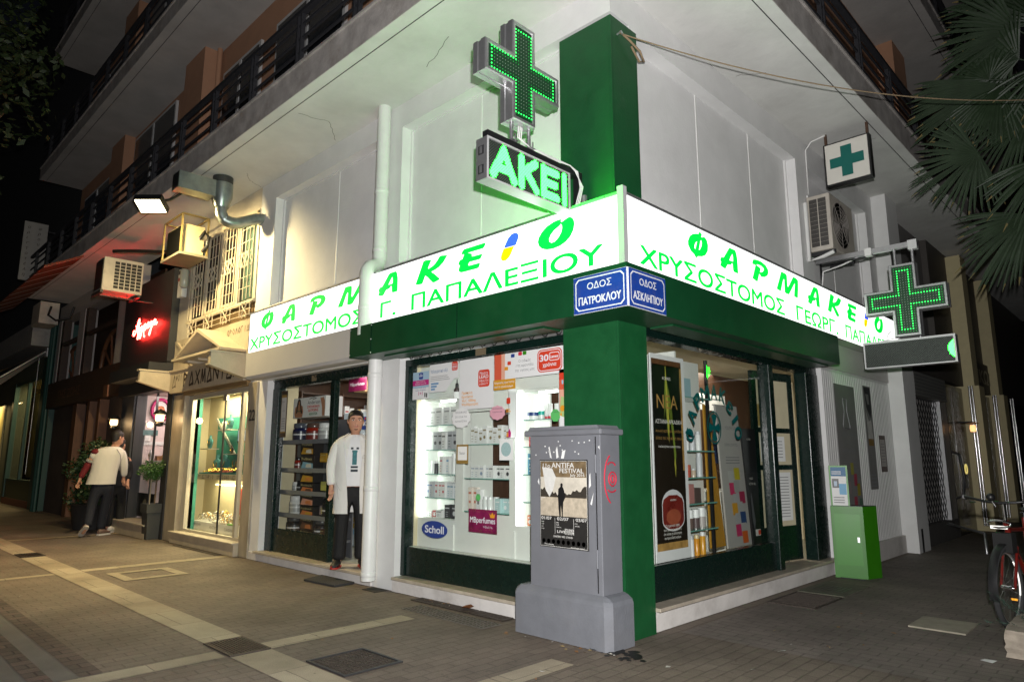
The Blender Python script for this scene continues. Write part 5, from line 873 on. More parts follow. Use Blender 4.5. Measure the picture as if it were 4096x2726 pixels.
m.flat([el(.145,.165),el(.13,.15)],(gx,0,0),Y,Z,TEALG)
for s in (1,-1):
    m.flat([[(cy-.012,cz),(cy-.055,cz+.12*s),(cy,cz+.14*s),(cy+.055,cz+.12*s),(cy+.012,cz)]],(gx,0,0),Y,Z,TEALG); m.flat([[(cy,cz-.012),(cy+.10*s,cz-.05),(cy+.12*s,cz),(cy+.10*s,cz+.05),(cy,cz+.012)]],(gx+.0006,0,0),Y,Z,TEALG)
m.thing('window_lettering','teal arched pharmacy lettering with a round cross emblem on the side street glass','window lettering')
# ---------------------------------------------------------------- jewellery shop left of the pharmacy
STONE=M('cream_stone',(.52,.44,.32),.7,var=.16,sc=4,bump=.2,bsc=40,dirt=.15); STONE2=M('veined_marble',(.40,.34,.25),.4,var=.35,sc=5,stretch=(1,1,.35)); CUT=M('carved_letters',(.05,.03,.018),.7,var=.1)
w=MB(); w.box(-10.2,-6.9,.03,.3,3.60,5.74,M('cream_wall',(.60,.54,.44),.8,var=.1,sc=3,bump=.2,bsc=30)); w.box(-10.2,-9.62,.0,.03,3.6,5.74,MT['cream_wall']); w.box(-9.62,-6.9,.0,.03,5.36,5.74,MT['cream_wall']); w.part('shop_wall_upper',bld)
jw=thing('jewellery_shopfront','warm lit jewellery shopfront with stone pediment and carved Greek letters','shopfront',(-8.4,0,0))
m=MB(); m.bbox(-6.87,-6.572,-.03,.25,0,2.56,STONE2,.006); m.part('stone_pier',jw); m=MB(); m.txt('22',(-6.78,-.034,1.98),X,Z,.16,INK,w=.19,bold=.03); m.part('house_number',jw)
m=MB(); m.bbox(-9.95,-9.42,-.03,.25,0,2.56,STONE2,.006); m.part('stone_pier',jw)
m=MB(); m.box(-10.02,-6.93,-.1,.2,2.60,2.985,STONE); m.box(-10.05,-6.92,-.13,.2,2.985,3.02,STONE); m.box(-9.42,-6.87,-.06,.2,2.53,2.598,M('brown_beam',(.22,.14,.06),.6,var=.3,sc=6,stretch=(.3,6,6)))
Af=(0,-.103,0)
def ang(m,strk,y,t=.014):   # angular carved strokes (x0,z0,x1,z1)
    for a,b,c,d in strk:
        v=Vector((c-a,0,d-b)); L_=v.length; v/=L_; n_=Vector((-v.z,0,v.x)); m.add([Vector((a,y,b))+n_*t*.6,Vector((a,y,b))-n_*t*.6,Vector((c,y,d))-n_*t,Vector((c,y,d))+n_*t],[(0,1,2,3)],CUT)
def letters(m,word,x0,x1,z0,z1,y,t):
    G={'Α':[(0,0,.5,1),(.5,1,1,0),(0,0,.85,.12)],'Ρ':[(0,0,0,1),(0,1,.8,.72),(.8,.72,0,.42)],'Χ':[(0,0,1,1),(0,1,1,0)],'Μ':[(0,0,.2,1),(.2,1,.5,.1),(.5,.1,.8,1),(.8,1,1,0)],'Ν':[(0,0,0,1),(0,1,1,.1),(1,.1,1,1)],'Ι':[(.5,0,.5,1)],'Δ':[(0,0,.5,1),(.5,1,1,.0),(0,0,1,.0)],'Η':[(0,0,0,1),(1,0,1,1),(0,.5,1,.5)],'Κ':[(0,0,0,1),(0,.5,.9,1),(0,.5,.9,0)],'Ο':[(.5,0,0,.5),(0,.5,.5,1),(.5,1,1,.5),(1,.5,.5,0)],'Σ':[(1,1,0,1),(0,1,.6,.5),(.6,.5,0,0),(0,0,1,0)],'Τ':[(.5,0,.5,1),(0,1,1,1)],'Ω':[(0,0,.4,.05),(.4,.05,.1,.6),(.1,.6,.5,1),(.5,1,.9,.6),(.9,.6,.6,.05),(.6,.05,1,0)],'Λ':[(0,0,.5,1),(.5,1,1,0)],'Γ':[(0,0,0,1),(0,1,.8,1)],'Φ':[(.5,0,.5,1),(.5,.2,.1,.5),(.1,.5,.5,.8),(.5,.8,.9,.5),(.9,.5,.5,.2)],'Ε':[(0,0,0,1),(0,1,.8,1),(0,.5,.6,.5),(0,0,.8,0)],'Υ':[(.5,0,.5,.5),(.5,.5,0,1),(.5,.5,1,1)],' ':[]}
    n=len(word); p=(x1-x0)/n
    for i,ch in enumerate(word): ang(m,[(x0+p*i+a*p*.72,z0+b*(z1-z0),x0+p*i+c*p*.72,z0+d*(z1-z0)) for a,b,c,d in G[ch]],y,t)
letters(m,'Α',-9.88,-9.66,2.69,2.92,-.1025,.013); letters(m,'ΦΟΙ',-9.72,-9.42,2.80,2.92,-.1025,.009); letters(m,'ΡΑΧΜΑΝΙΔΗ',-9.34,-7.02,2.68,2.925,-.1025,.026); m.part('lettered_fascia',jw)
m=MB(); m.box(-10.15,-6.9,-.02,.2,3.021,3.60,STONE); letters(m,'ΚΟΣΜΗΜΑΤΑ',-9.83,-8.82,3.40,3.50,-.0225,.008); letters(m,'ΩΡΟΛΟΓΙΑ',-7.82,-6.98,3.40,3.50,-.0225,.008)
m.prism([(-10.06,3.56),(-9.96,3.56),(-9.02,3.03),(-9.16,3.03)],'y',-.06,-.0205,STONE); m.part('upper_sign',jw)
m=MB(); c_=-8.05; m.prism([(c_-.98,3.10),(c_,3.52),(c_+.98,3.10),(c_+.90,3.10),(c_,3.46),(c_-.90,3.10)],'y',-.42,-.021,STONE); m.box(c_-1.0,c_+1.0,-.44,-.021,3.06,3.098,STONE)
for x in (c_-.65,c_-.2,c_+.25,c_+.65): m.box(x-.07,x+.07,-.32,-.021,3.021,3.058,STONE)
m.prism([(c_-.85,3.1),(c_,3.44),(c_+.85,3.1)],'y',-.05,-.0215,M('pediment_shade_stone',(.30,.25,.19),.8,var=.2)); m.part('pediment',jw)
for x0 in (-10.12,-6.99):
    m=MB(); m.prism([(-.0,2.62),(-.62,2.80),(-.62,2.985),(-.0,2.985)],'x',x0,x0+.09,STONE); m.box(x0-.015,x0+.105,-.645,0,2.985,3.015,STONE); m.add([(x0-.02,-.645,2.79),(x0+.11,-.645,2.79),(x0+.11,0,2.608),(x0-.02,0,2.608),(x0-.02,-.645,2.81),(x0+.11,-.645,2.81),(x0+.11,0,2.628),(x0-.02,0,2.628)],[(0,3,2,1),(4,5,6,7),(0,1,5,4),(1,2,6,5),(2,3,7,6),(3,0,4,7)],STONE); m.part('bracket',jw)
m=MB(); m.bbox(-9.42,-6.87,-.10,.25,.0,.17,STONE,.006); m.bbox(-9.45,-6.86,-.13,.25,.17,.195,MARBLE,.005); m.part('sill',jw)
fr_=MB(); ALG=M('champagne_frame',(.50,.47,.40),.4,.3,var=.05)
for a in [(-9.41,-9.24,.05,.12,.2,2.52),(-7.30,-7.22,.06,.12,.2,2.45),(-9.24,-6.88,.05,.11,2.45,2.53),(-9.24,-6.9,.05,.11,.196,.235)]: fr_.box(*a,ALG)
p=fr_.part('window_frame',jw); m=MB(); m.quad((-9.24,.08,.235),(-7.92,.08,.235),(-7.92,.08,2.45),(-9.24,.08,2.45),GL); m.quad((-7.91,.08,.235),(-6.9,.08,.235),(-6.9,.08,2.45),(-7.91,.08,2.45),GL); m.part('glass',p); m=MB(); m.box(-7.93,-7.90,.07,.09,.2,2.45,DARK); m.box(-7.98,-7.85,.06,.1,2.36,2.46,ALU); m.part('glass_edge',p)
JWALL=M('jewel_cream',(.62,.54,.34),.7,var=.06); JGRN=M('jewel_green',(.04,.26,.20),.6,var=.1); JTEAL=M('velvet_teal',(.06,.22,.22),.6,var=.12)
m=MB(); m.box(-10.0,-6.6,.64,.68,0,2.6,JWALL); m.box(-10.0,-6.6,.13,.64,0,.19,JWALL); m.box(-10.0,-6.6,.25,.64,2.56,2.6,JWALL); m.box(-10.0,-9.95,.25,.64,.19,2.56,JWALL); m.box(-6.62,-6.6,.25,.64,.19,2.56,JWALL); m.box(-9.46,-9.42,.12,.3,.19,2.56,JGRN); m.part('interior_wall',jw)
lamp('jewellery_lamp','AREA',(-8.1,.36,2.52),85,(1,.86,.52),2.2,.35,aim=(-8.1,.40,0)); lamp('jewellery_lamp','AREA',(-8.6,.44,1.03),18,(1,.86,.5),1.4,.3,aim=(-8.6,.6,0))
WARM=E('warm_bulb',(1,.72,.36),9.)
m=MB()
for i in range(9): x=-9.2+.4*(i%5)+.1; y=.33 if i<5 else .52; m.lathe((x,y,2.553),[(.05,0),(.04,-.006)],WARM,12)
m.part('downlight',jw)
jc=thing('jewellery_display','jewellery window display with green panel, stone shelf and glowing lower case','display cabinet',(-8.6,.5,.2))
m=MB(); m.box(-9.52,-7.66,.30,.63,.2,.345,FROST); m.part('base',jc)
m=MB(); m.box(-9.56,-7.66,.3,.63,1.06,1.155,STONE); letters(m,'ΕΡΓΑΣΤΗΡΙΟ',-9.45,-8.72,1.075,1.14,.2985,.006); letters(m,'ΧΡΥΣΟΧΟΙΑΣ',-8.6,-7.86,1.075,1.14,.2985,.006); m.part('stone_shelf',jc)
m=MB(); m.box(-9.42,-8.05,.60,.62,1.17,2.15,JGRN); m.prism([(-9.50,2.15),(-9.42,2.15),(-8.55,1.5),(-8.63,1.5)],'y',.57,.59,ALG); m.part('green_panel',jc)
m=MB(); m.box(-8.9,-7.8,.42,.44,.965,.985,E('warm_tube',(1,.85,.5),8.)); m.part('lamp_tube',jc)
for x,z,wd in [(-8.9,1.92,.45),(-9.55,1.6,.35),(-8.6,1.5,.75)]: m=MB(); m.box(x,x+wd,.36,.56,z-.015,z,ALG); m.part('small_shelf',jc)
for t,x,z,h,wd in [('Michel Jordan',-9.42,.27,.05,.3),('ANTIMA',-8.75,.25,.05,.35),('CANDINO',-8.15,.25,.05,.36)]: mm=MB(); mm.txt(t,(x,.298,z),X,Z,h,GREYINK,w=wd); mm.part('brand_lettering',jc)
GOLDM=M('gold_jewellery',(.75,.50,.14),.25,.9,var=.1); SILM=M('silver_jewellery',(.75,.75,.72),.25,.9,var=.1)
def bust(x,y,z,s,mat,lab):
    m=MB(); m.loft([[(x+s*a*math.cos(t*.5236),y+s*b*math.sin(t*.5236),z+s*h) for t in range(12)] for a,b,h in [(.13,.06,0),(.30,.09,.05),(.42,.12,.30),(.50,.12,.52),(.42,.10,.66),(.16,.08,.74),(.13,.07,.98)]],mat)
    m.tube([(x+s*.2*math.cos(math.radians(a)),y-s*.13,z+s*(.6+.26*math.sin(math.radians(a)))) for a in range(180,361,20)],s*.022,GOLDM,5); return m.thing('necklace_bust',lab,'necklace stand','necklace stands in the jewellery window')
for x,y,z,s,mt,lab in [(-8.80,.45,1.92,.2,PAPER,'small white necklace stand on the upper glass shelf of the jewellery window'),(-8.55,.45,1.92,.26,JTEAL,'teal necklace stand beside the small white one in the jewellery window'),(-9.35,.45,1.60,.24,JTEAL,'teal necklace stand alone on the left shelf of the jewellery window'),(-8.42,.45,1.50,.15,BLACK,'small black necklace stand left of the tablet in the jewellery window'),(-8.1,.45,1.50,.15,BLACK,'small black necklace stand below the tablet in the jewellery window'),(-9.0,.46,1.16,.34,JTEAL,'leftmost of three large teal necklace stands above the stone shelf'),(-8.68,.46,1.16,.36,JTEAL,'middle of three large teal necklace stands above the stone shelf'),(-8.2,.46,1.16,.36,JTEAL,'rightmost of three large teal necklace stands above the stone shelf')]: bust(x,y,z,s,mt,lab)
m=MB(); m.box(-8.16,-7.84,.42,.45,1.68,1.92,BLACK); m.box(-8.13,-7.87,.417,.4195,1.71,1.89,E('tablet_screen',(.35,.48,.6),.9)); m.thing('tablet','black framed tablet with a pale blue screen in the jewellery window','screen')
m=MB(); m.box(-9.4,-7.75,.31,.42,1.157,1.18,JTEAL); m.add([(-8.9,.305,1.18),(-8.0,.305,1.2),(-8.0,.42,1.27),(-8.9,.42,1.22)],[(0,1,2,3)],M('red_velvet',(.12,.01,.008),.8)); 
for i in range(150): x=random.uniform(-9.2,-7.85); y=random.uniform(.31,.42); m.ball((x,y,1.20+(y-.305)*.45+(x+8.9)*.02),.015,GOLDM,6,4)
m.thing('jewellery_tray','long tray of gold rings and chains above the carved stone shelf','jewellery tray')
m=MB()
for i in range(95):
    x=random.uniform(-9.4,-7.75); y=random.uniform(.34,.55); z=.38+random.random()*.14*(1-abs(x+8.6)/1.2); r=random.uniform(.03,.05); a=random.random()*3.1; m.tube([(x+r*math.cos(t*.785)*math.cos(a),y+r*math.cos(t*.785)*math.sin(a),z+r*math.sin(t*.785)) for t in range(8)],.007,random.choice([GOLDM,SILM,SILM]),5,closed=True)
m.thing('bracelets','heaped gold and silver bracelets and watches in the lower case','jewellery',kind='stuff')
for k,(x,c) in enumerate([(-8.55,(.62,.6,.55)),(-8.25,(.6,.55,.45)),(-7.95,(.2,.5,.1))]): mm=MB(); mm.box(x-.12,x+.12,.305,.36,.346,.37,pm(c)); mm.thing('watch_pad','%s watch pad among the bracelets in the jewellery window'%['white','cream','green'][k],'watch pad')
m=MB(); m.box(-8.17,-8.08,.5,.58,.5,.92,SRED); m.box(-8.05,-7.75,.55,.62,.55,.85,PAPER); m.box(-7.76,-7.68,.48,.53,.6,.78,SOR); m.thing('gift_boxes','red and white upright gift boxes behind the bracelets','gift box')
# grilled window above
gw=thing('grille_window','cream window with ornamental iron grille above the jewellery sign','window',(-8.2,0,3.62))
CRM=M('cream_iron',(.62,.54,.40),.5,var=.1); 
m=MB(); m.box(-9.6,-6.92,.022,.03,3.62,5.36,M('night_glass',(.02,.022,.022),.15,var=.2,sc=2)); m.box(-7.45,-7.0,.015,.0215,3.95,5.3,M('curtain_green',(.06,.12,.09),.7,var=.6,sc=7,stretch=(6,1,.6))); m.box(-9.6,-6.92,.01,.0215,3.62,3.86,M('brown_blind',(.13,.08,.03),.7,var=.4,sc=4,stretch=(8,1,1))); m.part('pane',gw)
m=MB()
for x in (-9.6,-8.95,-8.25,-7.58,-6.94): m.box(x-.045,x+.045,-.02,.02,3.9,5.36,CRM)
m.box(-9.65,-6.9,-.05,.02,3.86,3.9,CRM); m.box(-9.65,-6.9,-.02,.02,5.32,5.38,CRM)
for x0,x1 in [(-8.9,-8.3),(-8.2,-7.63)]: m.box(x0,x1,-.03,.0,3.92,3.97,CRM); m.box(x0,x0+.04,-.03,0,3.97,5.3,CRM); m.box(x1-.04,x1,-.03,0,3.97,5.3,CRM)
m.part('frame',gw)
m=MB()
for x0,x1 in [(-9.55,-9.0),(-8.86,-8.34),(-8.16,-7.67),(-7.53,-7.0)]:
    for i in range(5): x=lin(x0,x1,i/4); m.tube([(x,-.05,3.93),(x,-.05,5.3)],.008,CRM,6)
    for z in (4.12,4.3,4.9,5.12): m.tube([(x0,-.05,z),(x1,-.05,z)],.007,CRM,6)
    for k in range(3):
        x=lin(x0,x1,(k+.5)/3)
        for s,t in ((1,1),(-1,1),(1,-1),(-1,-1)): m.tube([(x+s*.02,-.055,4.6),(x+s*.07,-.055,4.6+t*.06),(x+s*.08,-.055,4.6+t*.11),(x+s*.05,-.055,4.6+t*.13),(x+s*.03,-.055,4.6+t*.11),(x+s*.045,-.055,4.6+t*.09)],.007,CRM,5)
m.part('upper_grille',gw)
m=MB()
for z in (3.66,3.75,3.84): m.tube([(-9.55,-.05,z),(-6.95,-.05,z)],.008,CRM,6)
for i in range(8): x=-9.5+i*.36; m.tube([(x,-.05,3.64),(x,-.05,3.86)],.008,CRM,6)
for i in range(4):
    x=-9.32+i*.72
    for s,t in ((1,1),(-1,1),(1,-1),(-1,-1)): m.tube([(x,-.06,3.75),(x+s*.06,-.06,3.75+t*.05),(x+s*.09,-.06,3.75+t*.1),(x+s*.06,-.06,3.75+t*.13),(x+s*.03,-.06,3.75+t*.1)],.01,CRM,5)
m.part('lower_grille',gw)
# alarm box and lamp beside it
m=MB(); m.bbox(-10.0,-9.78,-.12,-.02,4.40,4.95,WPLAST,.01); m.box(-9.995,-9.85,-.124,-.1205,4.72,4.78,pm((.3,.04,.03))); m.box(-9.995,-9.85,-.124,-.1205,4.85,4.93,BLACK); m.thing('alarm_box','white alarm siren box at the left end of the grilled window','alarm')
m=MB(); m.lathe((-9.68,-.12,4.55),[(.05,0),(.075,.03),(.075,.32),(.05,.36)],M('lamp_glass',(.5,.5,.42),.2,var=.05,spec=.8),14); m.lathe((-9.68,-.12,4.91),[(.05,0),(.05,.1)],DARK,12); m.thing('bulkhead_lamp','unlit ribbed glass lamp beside the alarm box','lamp')
# air conditioner on its shelf, with cage
t=thing('air_conditioner','yellow lit air conditioner in a metal cage beside the floodlight','air conditioner',(-8.4,-.6,4.65))
CAGE=M('cage_steel',(.20,.15,.06),.5,.3,var=.2); YL=M('cream_housing',(.42,.34,.20),.5,var=.12); m=MB(); m.bbox(-8.78,-8.05,-.76,-.42,4.75,5.24,YL,.01); m.part('housing',t); m=MB(); m.box(-8.85,-8.0,-.82,-.36,4.70,4.74,M('shelf_board',(.16,.14,.10),.7,var=.2)); m.part('shelf',t)
m=MB()
for x in (-8.83,-8.02):
    for y in (-.80,-.38): m.box(x-.013,x+.013,y-.013,y+.013,4.74,5.38,CAGE)
for y in (-.80,-.38): m.box(-8.84,-8.01,y-.012,y+.012,5.38,5.402,CAGE)
for x in (-8.83,-8.02): m.box(x-.012,x+.012,-.787,-.393,5.38,5.402,CAGE)
m.part('cage',t); m=MB(); m.box(-8.76,-8.07,-.768,-.762,4.77,5.22,M('coil_black',(.002,.002,.002),.95,var=0,spec=.05)); m.part('fan_grille',t); m=MB(); m.tube([(-8.06,-.5,5.02),(-7.97,-.45,5.14),(-7.92,-.4,5.05),(-7.97,-.4,4.9),(-8.07,-.44,4.82)],.03,BLACK,8); m.part('hose',t)
# ventilation duct
GALV=M('galvanised',(.34,.38,.37),.35,.8,var=.3,sc=7)
t=thing('ventilation_duct','galvanised ventilation duct under the balcony bending into the white wall','duct',(-6.9,-.7,5.0))
m=MB(); m.lathe((-6.95,-.62,5.40),[(.10,-.16),(.155,0),(.155,.22)],GALV,20); m.part('drum',t)
m=MB(); m.lathe((-6.95,-.62,5.62),[(.15,0),(.15,.11)],M('wire_mesh',(.06,.06,.058),.6,.4,var=.6,sc=120),20); m.part('mesh_collar',t)
m=MB(); m.obox((-7.0,-1.02,5.50),X*.13,Y*.27,Z*.13,GALV); m.obox((-7.0,-1.293,5.50),X*.11,Y*.004,Z*.11,BLACK); m.part('box_outlet',t)
m=MB(); pts=[Vector((-6.95,-.62,5.25)),Vector((-6.95,-.61,5.14)),Vector((-6.94,-.56,5.06)),Vector((-6.92,-.46,5.03)),Vector((-6.9,-.35,5.045)),Vector((-6.88,-.22,5.11)),Vector((-6.86,-.1,5.17)),Vector((-6.84,.05,5.2))]
fine=[]
for i in range(len(pts)-1):
    for k in range(7): fine.append(pts[i].lerp(pts[i+1],k/7))
m.tube(fine,[.085+.005*(i%2) for i in range(len(fine))],GALV,14); m.part('flexible_hose',t)
# floodlight
FLD=E('floodlight_glass',(1,.86,.55),14.)
t=thing('floodlight','lit floodlight on an arm below the first balcony','floodlight',(-8.15,-1.2,5.2))
m=MB(); c=Vector((-7.62,-1.42,5.23)); a=Vector((.715,.699,0)).normalized(); n_=Vector((.32,-.33,-.89)); n_=(n_-a*n_.dot(a)).normalized(); b_=n_.cross(a).normalized()
m.obox(c-n_*.05,a*.21,b_*.14,n_*.05,BLACK); m.obox(c-n_*.12,a*.12,b_*.09,n_*.03,BLACK); m.part('housing',t); m=MB(); m.obox(c+n_*.004,a*.19,b_*.125,n_*.003,FLD); m.part('lamp_glass',t); m=MB(); m.tube([c-n_*.1,c-n_*.1+Vector((.0,.25,.1)),(-7.6,-1.0,5.55),(-7.6,-.98,5.74)],.02,BLACK,8); m.part('arm',t)
lamp('floodlight_beam','SPOT',c+n_*.03,1050,(1,.78,.38),.12,aim=(-8.6,.25,3.0),spot=172,blend=.45)
# large air conditioner under the balcony by the neon
t=thing('air_conditioner','large pink lit air conditioner with a black grid under the balcony above the neon panel','air conditioner',(-11,-.8,4.55))
m=MB(); m.bbox(-11.55,-11.05,-1.12,-.42,4.58,5.24,ACB,.015); m.part('housing',t); m=MB()
for i in range(5):
    for j in range(8): y=-.93+i*.098; z=4.64+j*.068; m.box(-11.0485,-11.046,y,y+.08,z,z+.055,BLACK)
m.part('side_louvre',t); m=MB(); m.box(-11.55,-11.07,-1.13,-1.1205,4.62,5.2,BLACK); m.part('fan_grille',t); m=MB(); m.box(-11.6,-11.0,-1.15,-1.1,4.52,4.575,DARK); m.box(-11.6,-11.0,-.5,-.45,4.52,4.575,DARK); m.box(-11.3,-11.25,-1.1,.0,4.5,4.52,DARK); m.part('wall_bracket',t)
m=MB(); m.tube([(-11.05,-.98,5.36),(-10.6,-.75,5.32),(-10.1,-.45,5.26),(-9.7,-.25,5.22)],.035,BLACK,8); m.thing('insulated_pipe','black insulated pipe running from the large air conditioner to the grilled window','pipe')
# ---------------------------------------------------------------- neon cafe front
CHAR=M('charcoal_panel',(.022,.023,.026),.55,var=.12); PINKW=M('pale_pink_wall',(.66,.55,.54),.7,var=.05)
cf=thing('cafe_front','charcoal shopfront with a tall dark panel and a pink lit window','shopfront',(-11.5,0,0))
m=MB(); m.box(-13.0,-10.16,-.14,.15,3.22,5.03,CHAR); m.part('dark_panel',cf); m=MB(); m.box(-12.5,-10.15,-.45,-.141,2.95,3.18,CHAR); m.box(-12.9,-10.15,-.14,.1,2.7,3.2,CHAR); m.part('canopy',cf)
m=MB(); m.box(-12.9,-12.12,-.05,.2,0,2.95,M('grey_pilaster',(.06,.062,.07),.5,var=.1)); m.box(-12.1,-12.04,-.02,.15,.25,2.7,CHAR); m.part('pilaster',cf); m=MB(); m.box(-10.22,-9.96,-.05,.2,0,2.7,CHAR); m.part('pilaster',cf)
m=MB(); m.box(-12.1,-10.22,-.25,.3,0,.22,STONE); m.bbox(-12.12,-10.2,-.28,.3,.22,.25,MARBLE,.005); m.part('step',cf)
m=MB(); m.quad((-12.04,.08,.3),(-10.25,.08,.3),(-10.25,.08,2.7),(-12.04,.08,2.7),GL); m.box(-11.15,-11.13,.06,.1,.3,2.7,DARK); m.part('glass',cf)
m=MB(); m.box(-12.16,-12.12,.2,1.2,.2,2.72,PINKW); m.box(-12.119,-12.10,.2,1.19,1.70,1.77,FROST); m.box(-12.119,-12.09,.2,1.19,2.12,2.16,FROST); m.box(-14.6,-10.1,1.2,1.25,0,2.9,PINKW); m.box(-12.1,-10.1,.3,1.2,.2,.26,PINKW); m.box(-12.1,-10.0,.1,1.2,2.72,2.75,PINKW); m.box(-14.5,-10.3,1.17,1.199,1.72,1.80,FROST); m.box(-14.5,-10.3,1.14,1.2,2.16,2.2,FROST); m.part('interior_wall',cf)
lamp('cafe_lamp','AREA',(-11.2,.6,2.66),40,(1,.80,.72),1.2,.6,aim=(-11.9,.6,1.0))
m=MB(); PK=M('magenta_frame',(.50,.02,.16),.4,var=.1); m.tube([(-12.06,.46+.17*math.cos(t*.2618),2.43+.22*math.sin(t*.2618)) for t in range(24)],.035,PK,8,closed=True); m.ball((-12.09,.46,2.43),(.015,.15,.2),FROST,14,8); m.ball((-12.075,.46,2.42),(.02,.09,.10),pm((.55,.2,.08)),12,8); m.ball((-12.06,.46,2.42),(.02,.035,.045),pm((.3,.1,.05)),10,6); m.thing('oval_frame','magenta oval wall frame in the pink lit window','picture frame')
m=MB(); m.flat([[(.05,1.96),(.14,2.04),(.14,2.01),(.45,2.01),(.45,1.9),(.14,1.9),(.14,1.87)]],(-12.085,0,0),Y,Z,M('teal_board',(.12,.22,.22),.6,var=.2)); m.flat([[(.21,1.9),(.31,1.9),(.32,1.78),(.2,1.78)]],(-12.08,0,0),Y,Z,PAPER); m.thing('arrow_sign','teal wooden arrow sign with a white tag inside the pink shop','sign')
m=MB(); m.box(-12.08,-10.3,.25,.6,1.34,1.38,FROST); m.box(-12.08,-10.35,.26,.6,.3,.36,FROST); m.thing('display_shelf','white shelf with goods inside the pink lit window','shelf')
bust(-11.95,.30,1.385,.22,FROST,'white necklace stand with turquoise beads in the pink lit window'); bust(-11.6,.45,1.385,.19,M('pink_bust',(.6,.4,.36),.6,var=.05),'pink necklace stand beside the wicker basket in the pink lit window')
m=MB(); m.box(-11.85,-11.7,.35,.5,1.385,1.48,M('wicker_box',(.28,.13,.05),.7,var=.4,sc=60)); m.thing('basket','brown wicker box between the two necklace stands','basket')
m=MB(); m.box(-13.2,-10.3,.9,.92,.3,1.2,CHAR); m.ball((-11.6,.6,.75),(.25,.15,.3),pm((.15,.25,.32)),12,8); m.thing('stool','teal tub seat inside the pink lit shop','seat')
m=MB(); m.box(-11.95,-11.0,.12,.14,.3,.75,BLACK); m.lathe((-11.5,.118,.52),[(.13,0),(.14,.001)],pm((.3,.26,.18)),24,(0,-1,0),e=.7); m.lathe((-11.5,.1165,.52),[(.09,0),(.1,.001)],pm((.3,.26,.18)),24,(0,-1,0),e=.7); m.thing('low_sign','black low board with a pale oval emblem behind the glass','sign')
NEON=E('neon_red',(1,.03,.022),75.)
m=MB(); yq=-.20
for P in [[(-12.03,4.04),(-12.08,4.02),(-12.10,3.97),(-12.06,3.925),(-12.0,3.94),(-11.93,4.0),(-11.87,4.12),(-11.82,4.22),(-11.77,4.25),(-11.75,4.2),(-11.78,4.1),(-11.82,4.0),(-11.82,3.95),(-11.78,3.96)],[(-11.96,4.12),(-11.88,4.11),(-11.78,4.13),(-11.66,4.14)],
    [(-11.74,4.08),(-11.78,3.98),(-11.74,3.97),(-11.68,4.06),(-11.7,3.98),(-11.75,3.87),(-11.78,3.82),(-11.81,3.84),(-11.77,3.92),(-11.66,4.0),(-11.58,4.08)],[(-11.58,4.08),(-11.62,3.99),(-11.57,3.98),(-11.52,4.07),(-11.55,3.98),(-11.6,3.87),(-11.64,3.82),(-11.67,3.84),(-11.62,3.92),(-11.5,4.0),(-11.43,4.09)],
    [(-11.43,4.09),(-11.46,4.0),(-11.42,3.84),(-11.38,3.82),(-11.36,3.85)],[(-11.46,3.99),(-11.38,4.10),(-11.31,4.07),(-11.32,3.99),(-11.38,3.96),(-11.44,4.0)],[(-11.3,4.0),(-11.2,4.05),(-11.16,4.1),(-11.21,4.11),(-11.26,4.04),(-11.23,3.98),(-11.16,3.99),(-11.08,4.05)],
    [(-11.03,4.10),(-11.09,4.08),(-11.1,4.0),(-11.05,4.0),(-10.99,4.09),(-11.0,4.0),(-11.05,3.87),(-11.09,3.82),(-11.13,3.84),(-11.08,3.92),(-10.97,3.98)],[(-10.84,4.11),(-10.91,4.08),(-10.92,4.0),(-10.86,4.0),(-10.79,4.1),(-10.8,4.01),(-10.75,3.99),(-10.69,4.04)]]: m.tube([(x,yq,z) for x,z in P],.0105,NEON,6)
m.thing('neon_sign','glowing red neon handwriting on the charcoal panel','neon sign')
def sconce(x,y,z,lab):
    t=thing('wall_lantern',lab,'wall lamp',(x,y,z)); m=MB(); m.lathe((x,y,z),[(.02,-.10),(.06,-.09),(.07,-.05),(.05,-.02)],BLACK,14); m.lathe((x,y,z),[(.12,.12),(.115,.14),(.07,.19),(.0,.21)],BLACK,16); m.tube([(x,y,z-.05),(x,y+.12,z-.05)],.015,BLACK,6); m.part('fitting',t); m=MB(); m.lathe((x,y,z),[(.06,-.01),(.075,.04),(.07,.115)],E('lantern_glass',(1,.72,.38),2.6),14); m.part('glass_shade',t)
    lamp('wall_lantern_bulb','POINT',(x,y-.15,z+.03),7,(1,.62,.28),.06)
sconce(-12.8,-.2,2.12,'lit wall lantern above the walking man'); sconce(-10.08,-.2,2.1,'lit wall lantern beside the jewellery pier')
# planter with a small clipped tree
t=thing('potted_tree','small clipped tree in a tall dark planter at the jewellery corner','potted plant',(-10.22,-.13,0)); PLT=M('planter_charcoal',(.05,.052,.05),.6,var=.12)
def sq(c,h,z): return [(c[0]-h,c[1]-h,z),(c[0]+h,c[1]-h,z),(c[0]+h,c[1]+h,z),(c[0]-h,c[1]+h,z)]
c=(-10.22,-.12); m=MB(); m.loft([sq(c,.125,0),sq(c,.15,.46),sq(c,.172,.465),sq(c,.178,.62),sq(c,.16,.62),sq(c,.155,.56)],PLT,sm=False); m.part('planter',t)
BARK=M('bark',(.16,.11,.07),.9,var=.3,sc=20); LEAF=M('clipped_leaf',(.045,.12,.02),.5,var=.45,sc=9); m=MB(); m.tube([(-10.22,-.12,.56),(-10.2,-.12,.8),(-10.22,-.11,1.05)],.014,BARK,7); m.tube([(-10.33,-.17,.56),(-10.33,-.17,1.1)],.011,M('stake',(.4,.33,.24),.8),6); m.part('trunk',t)
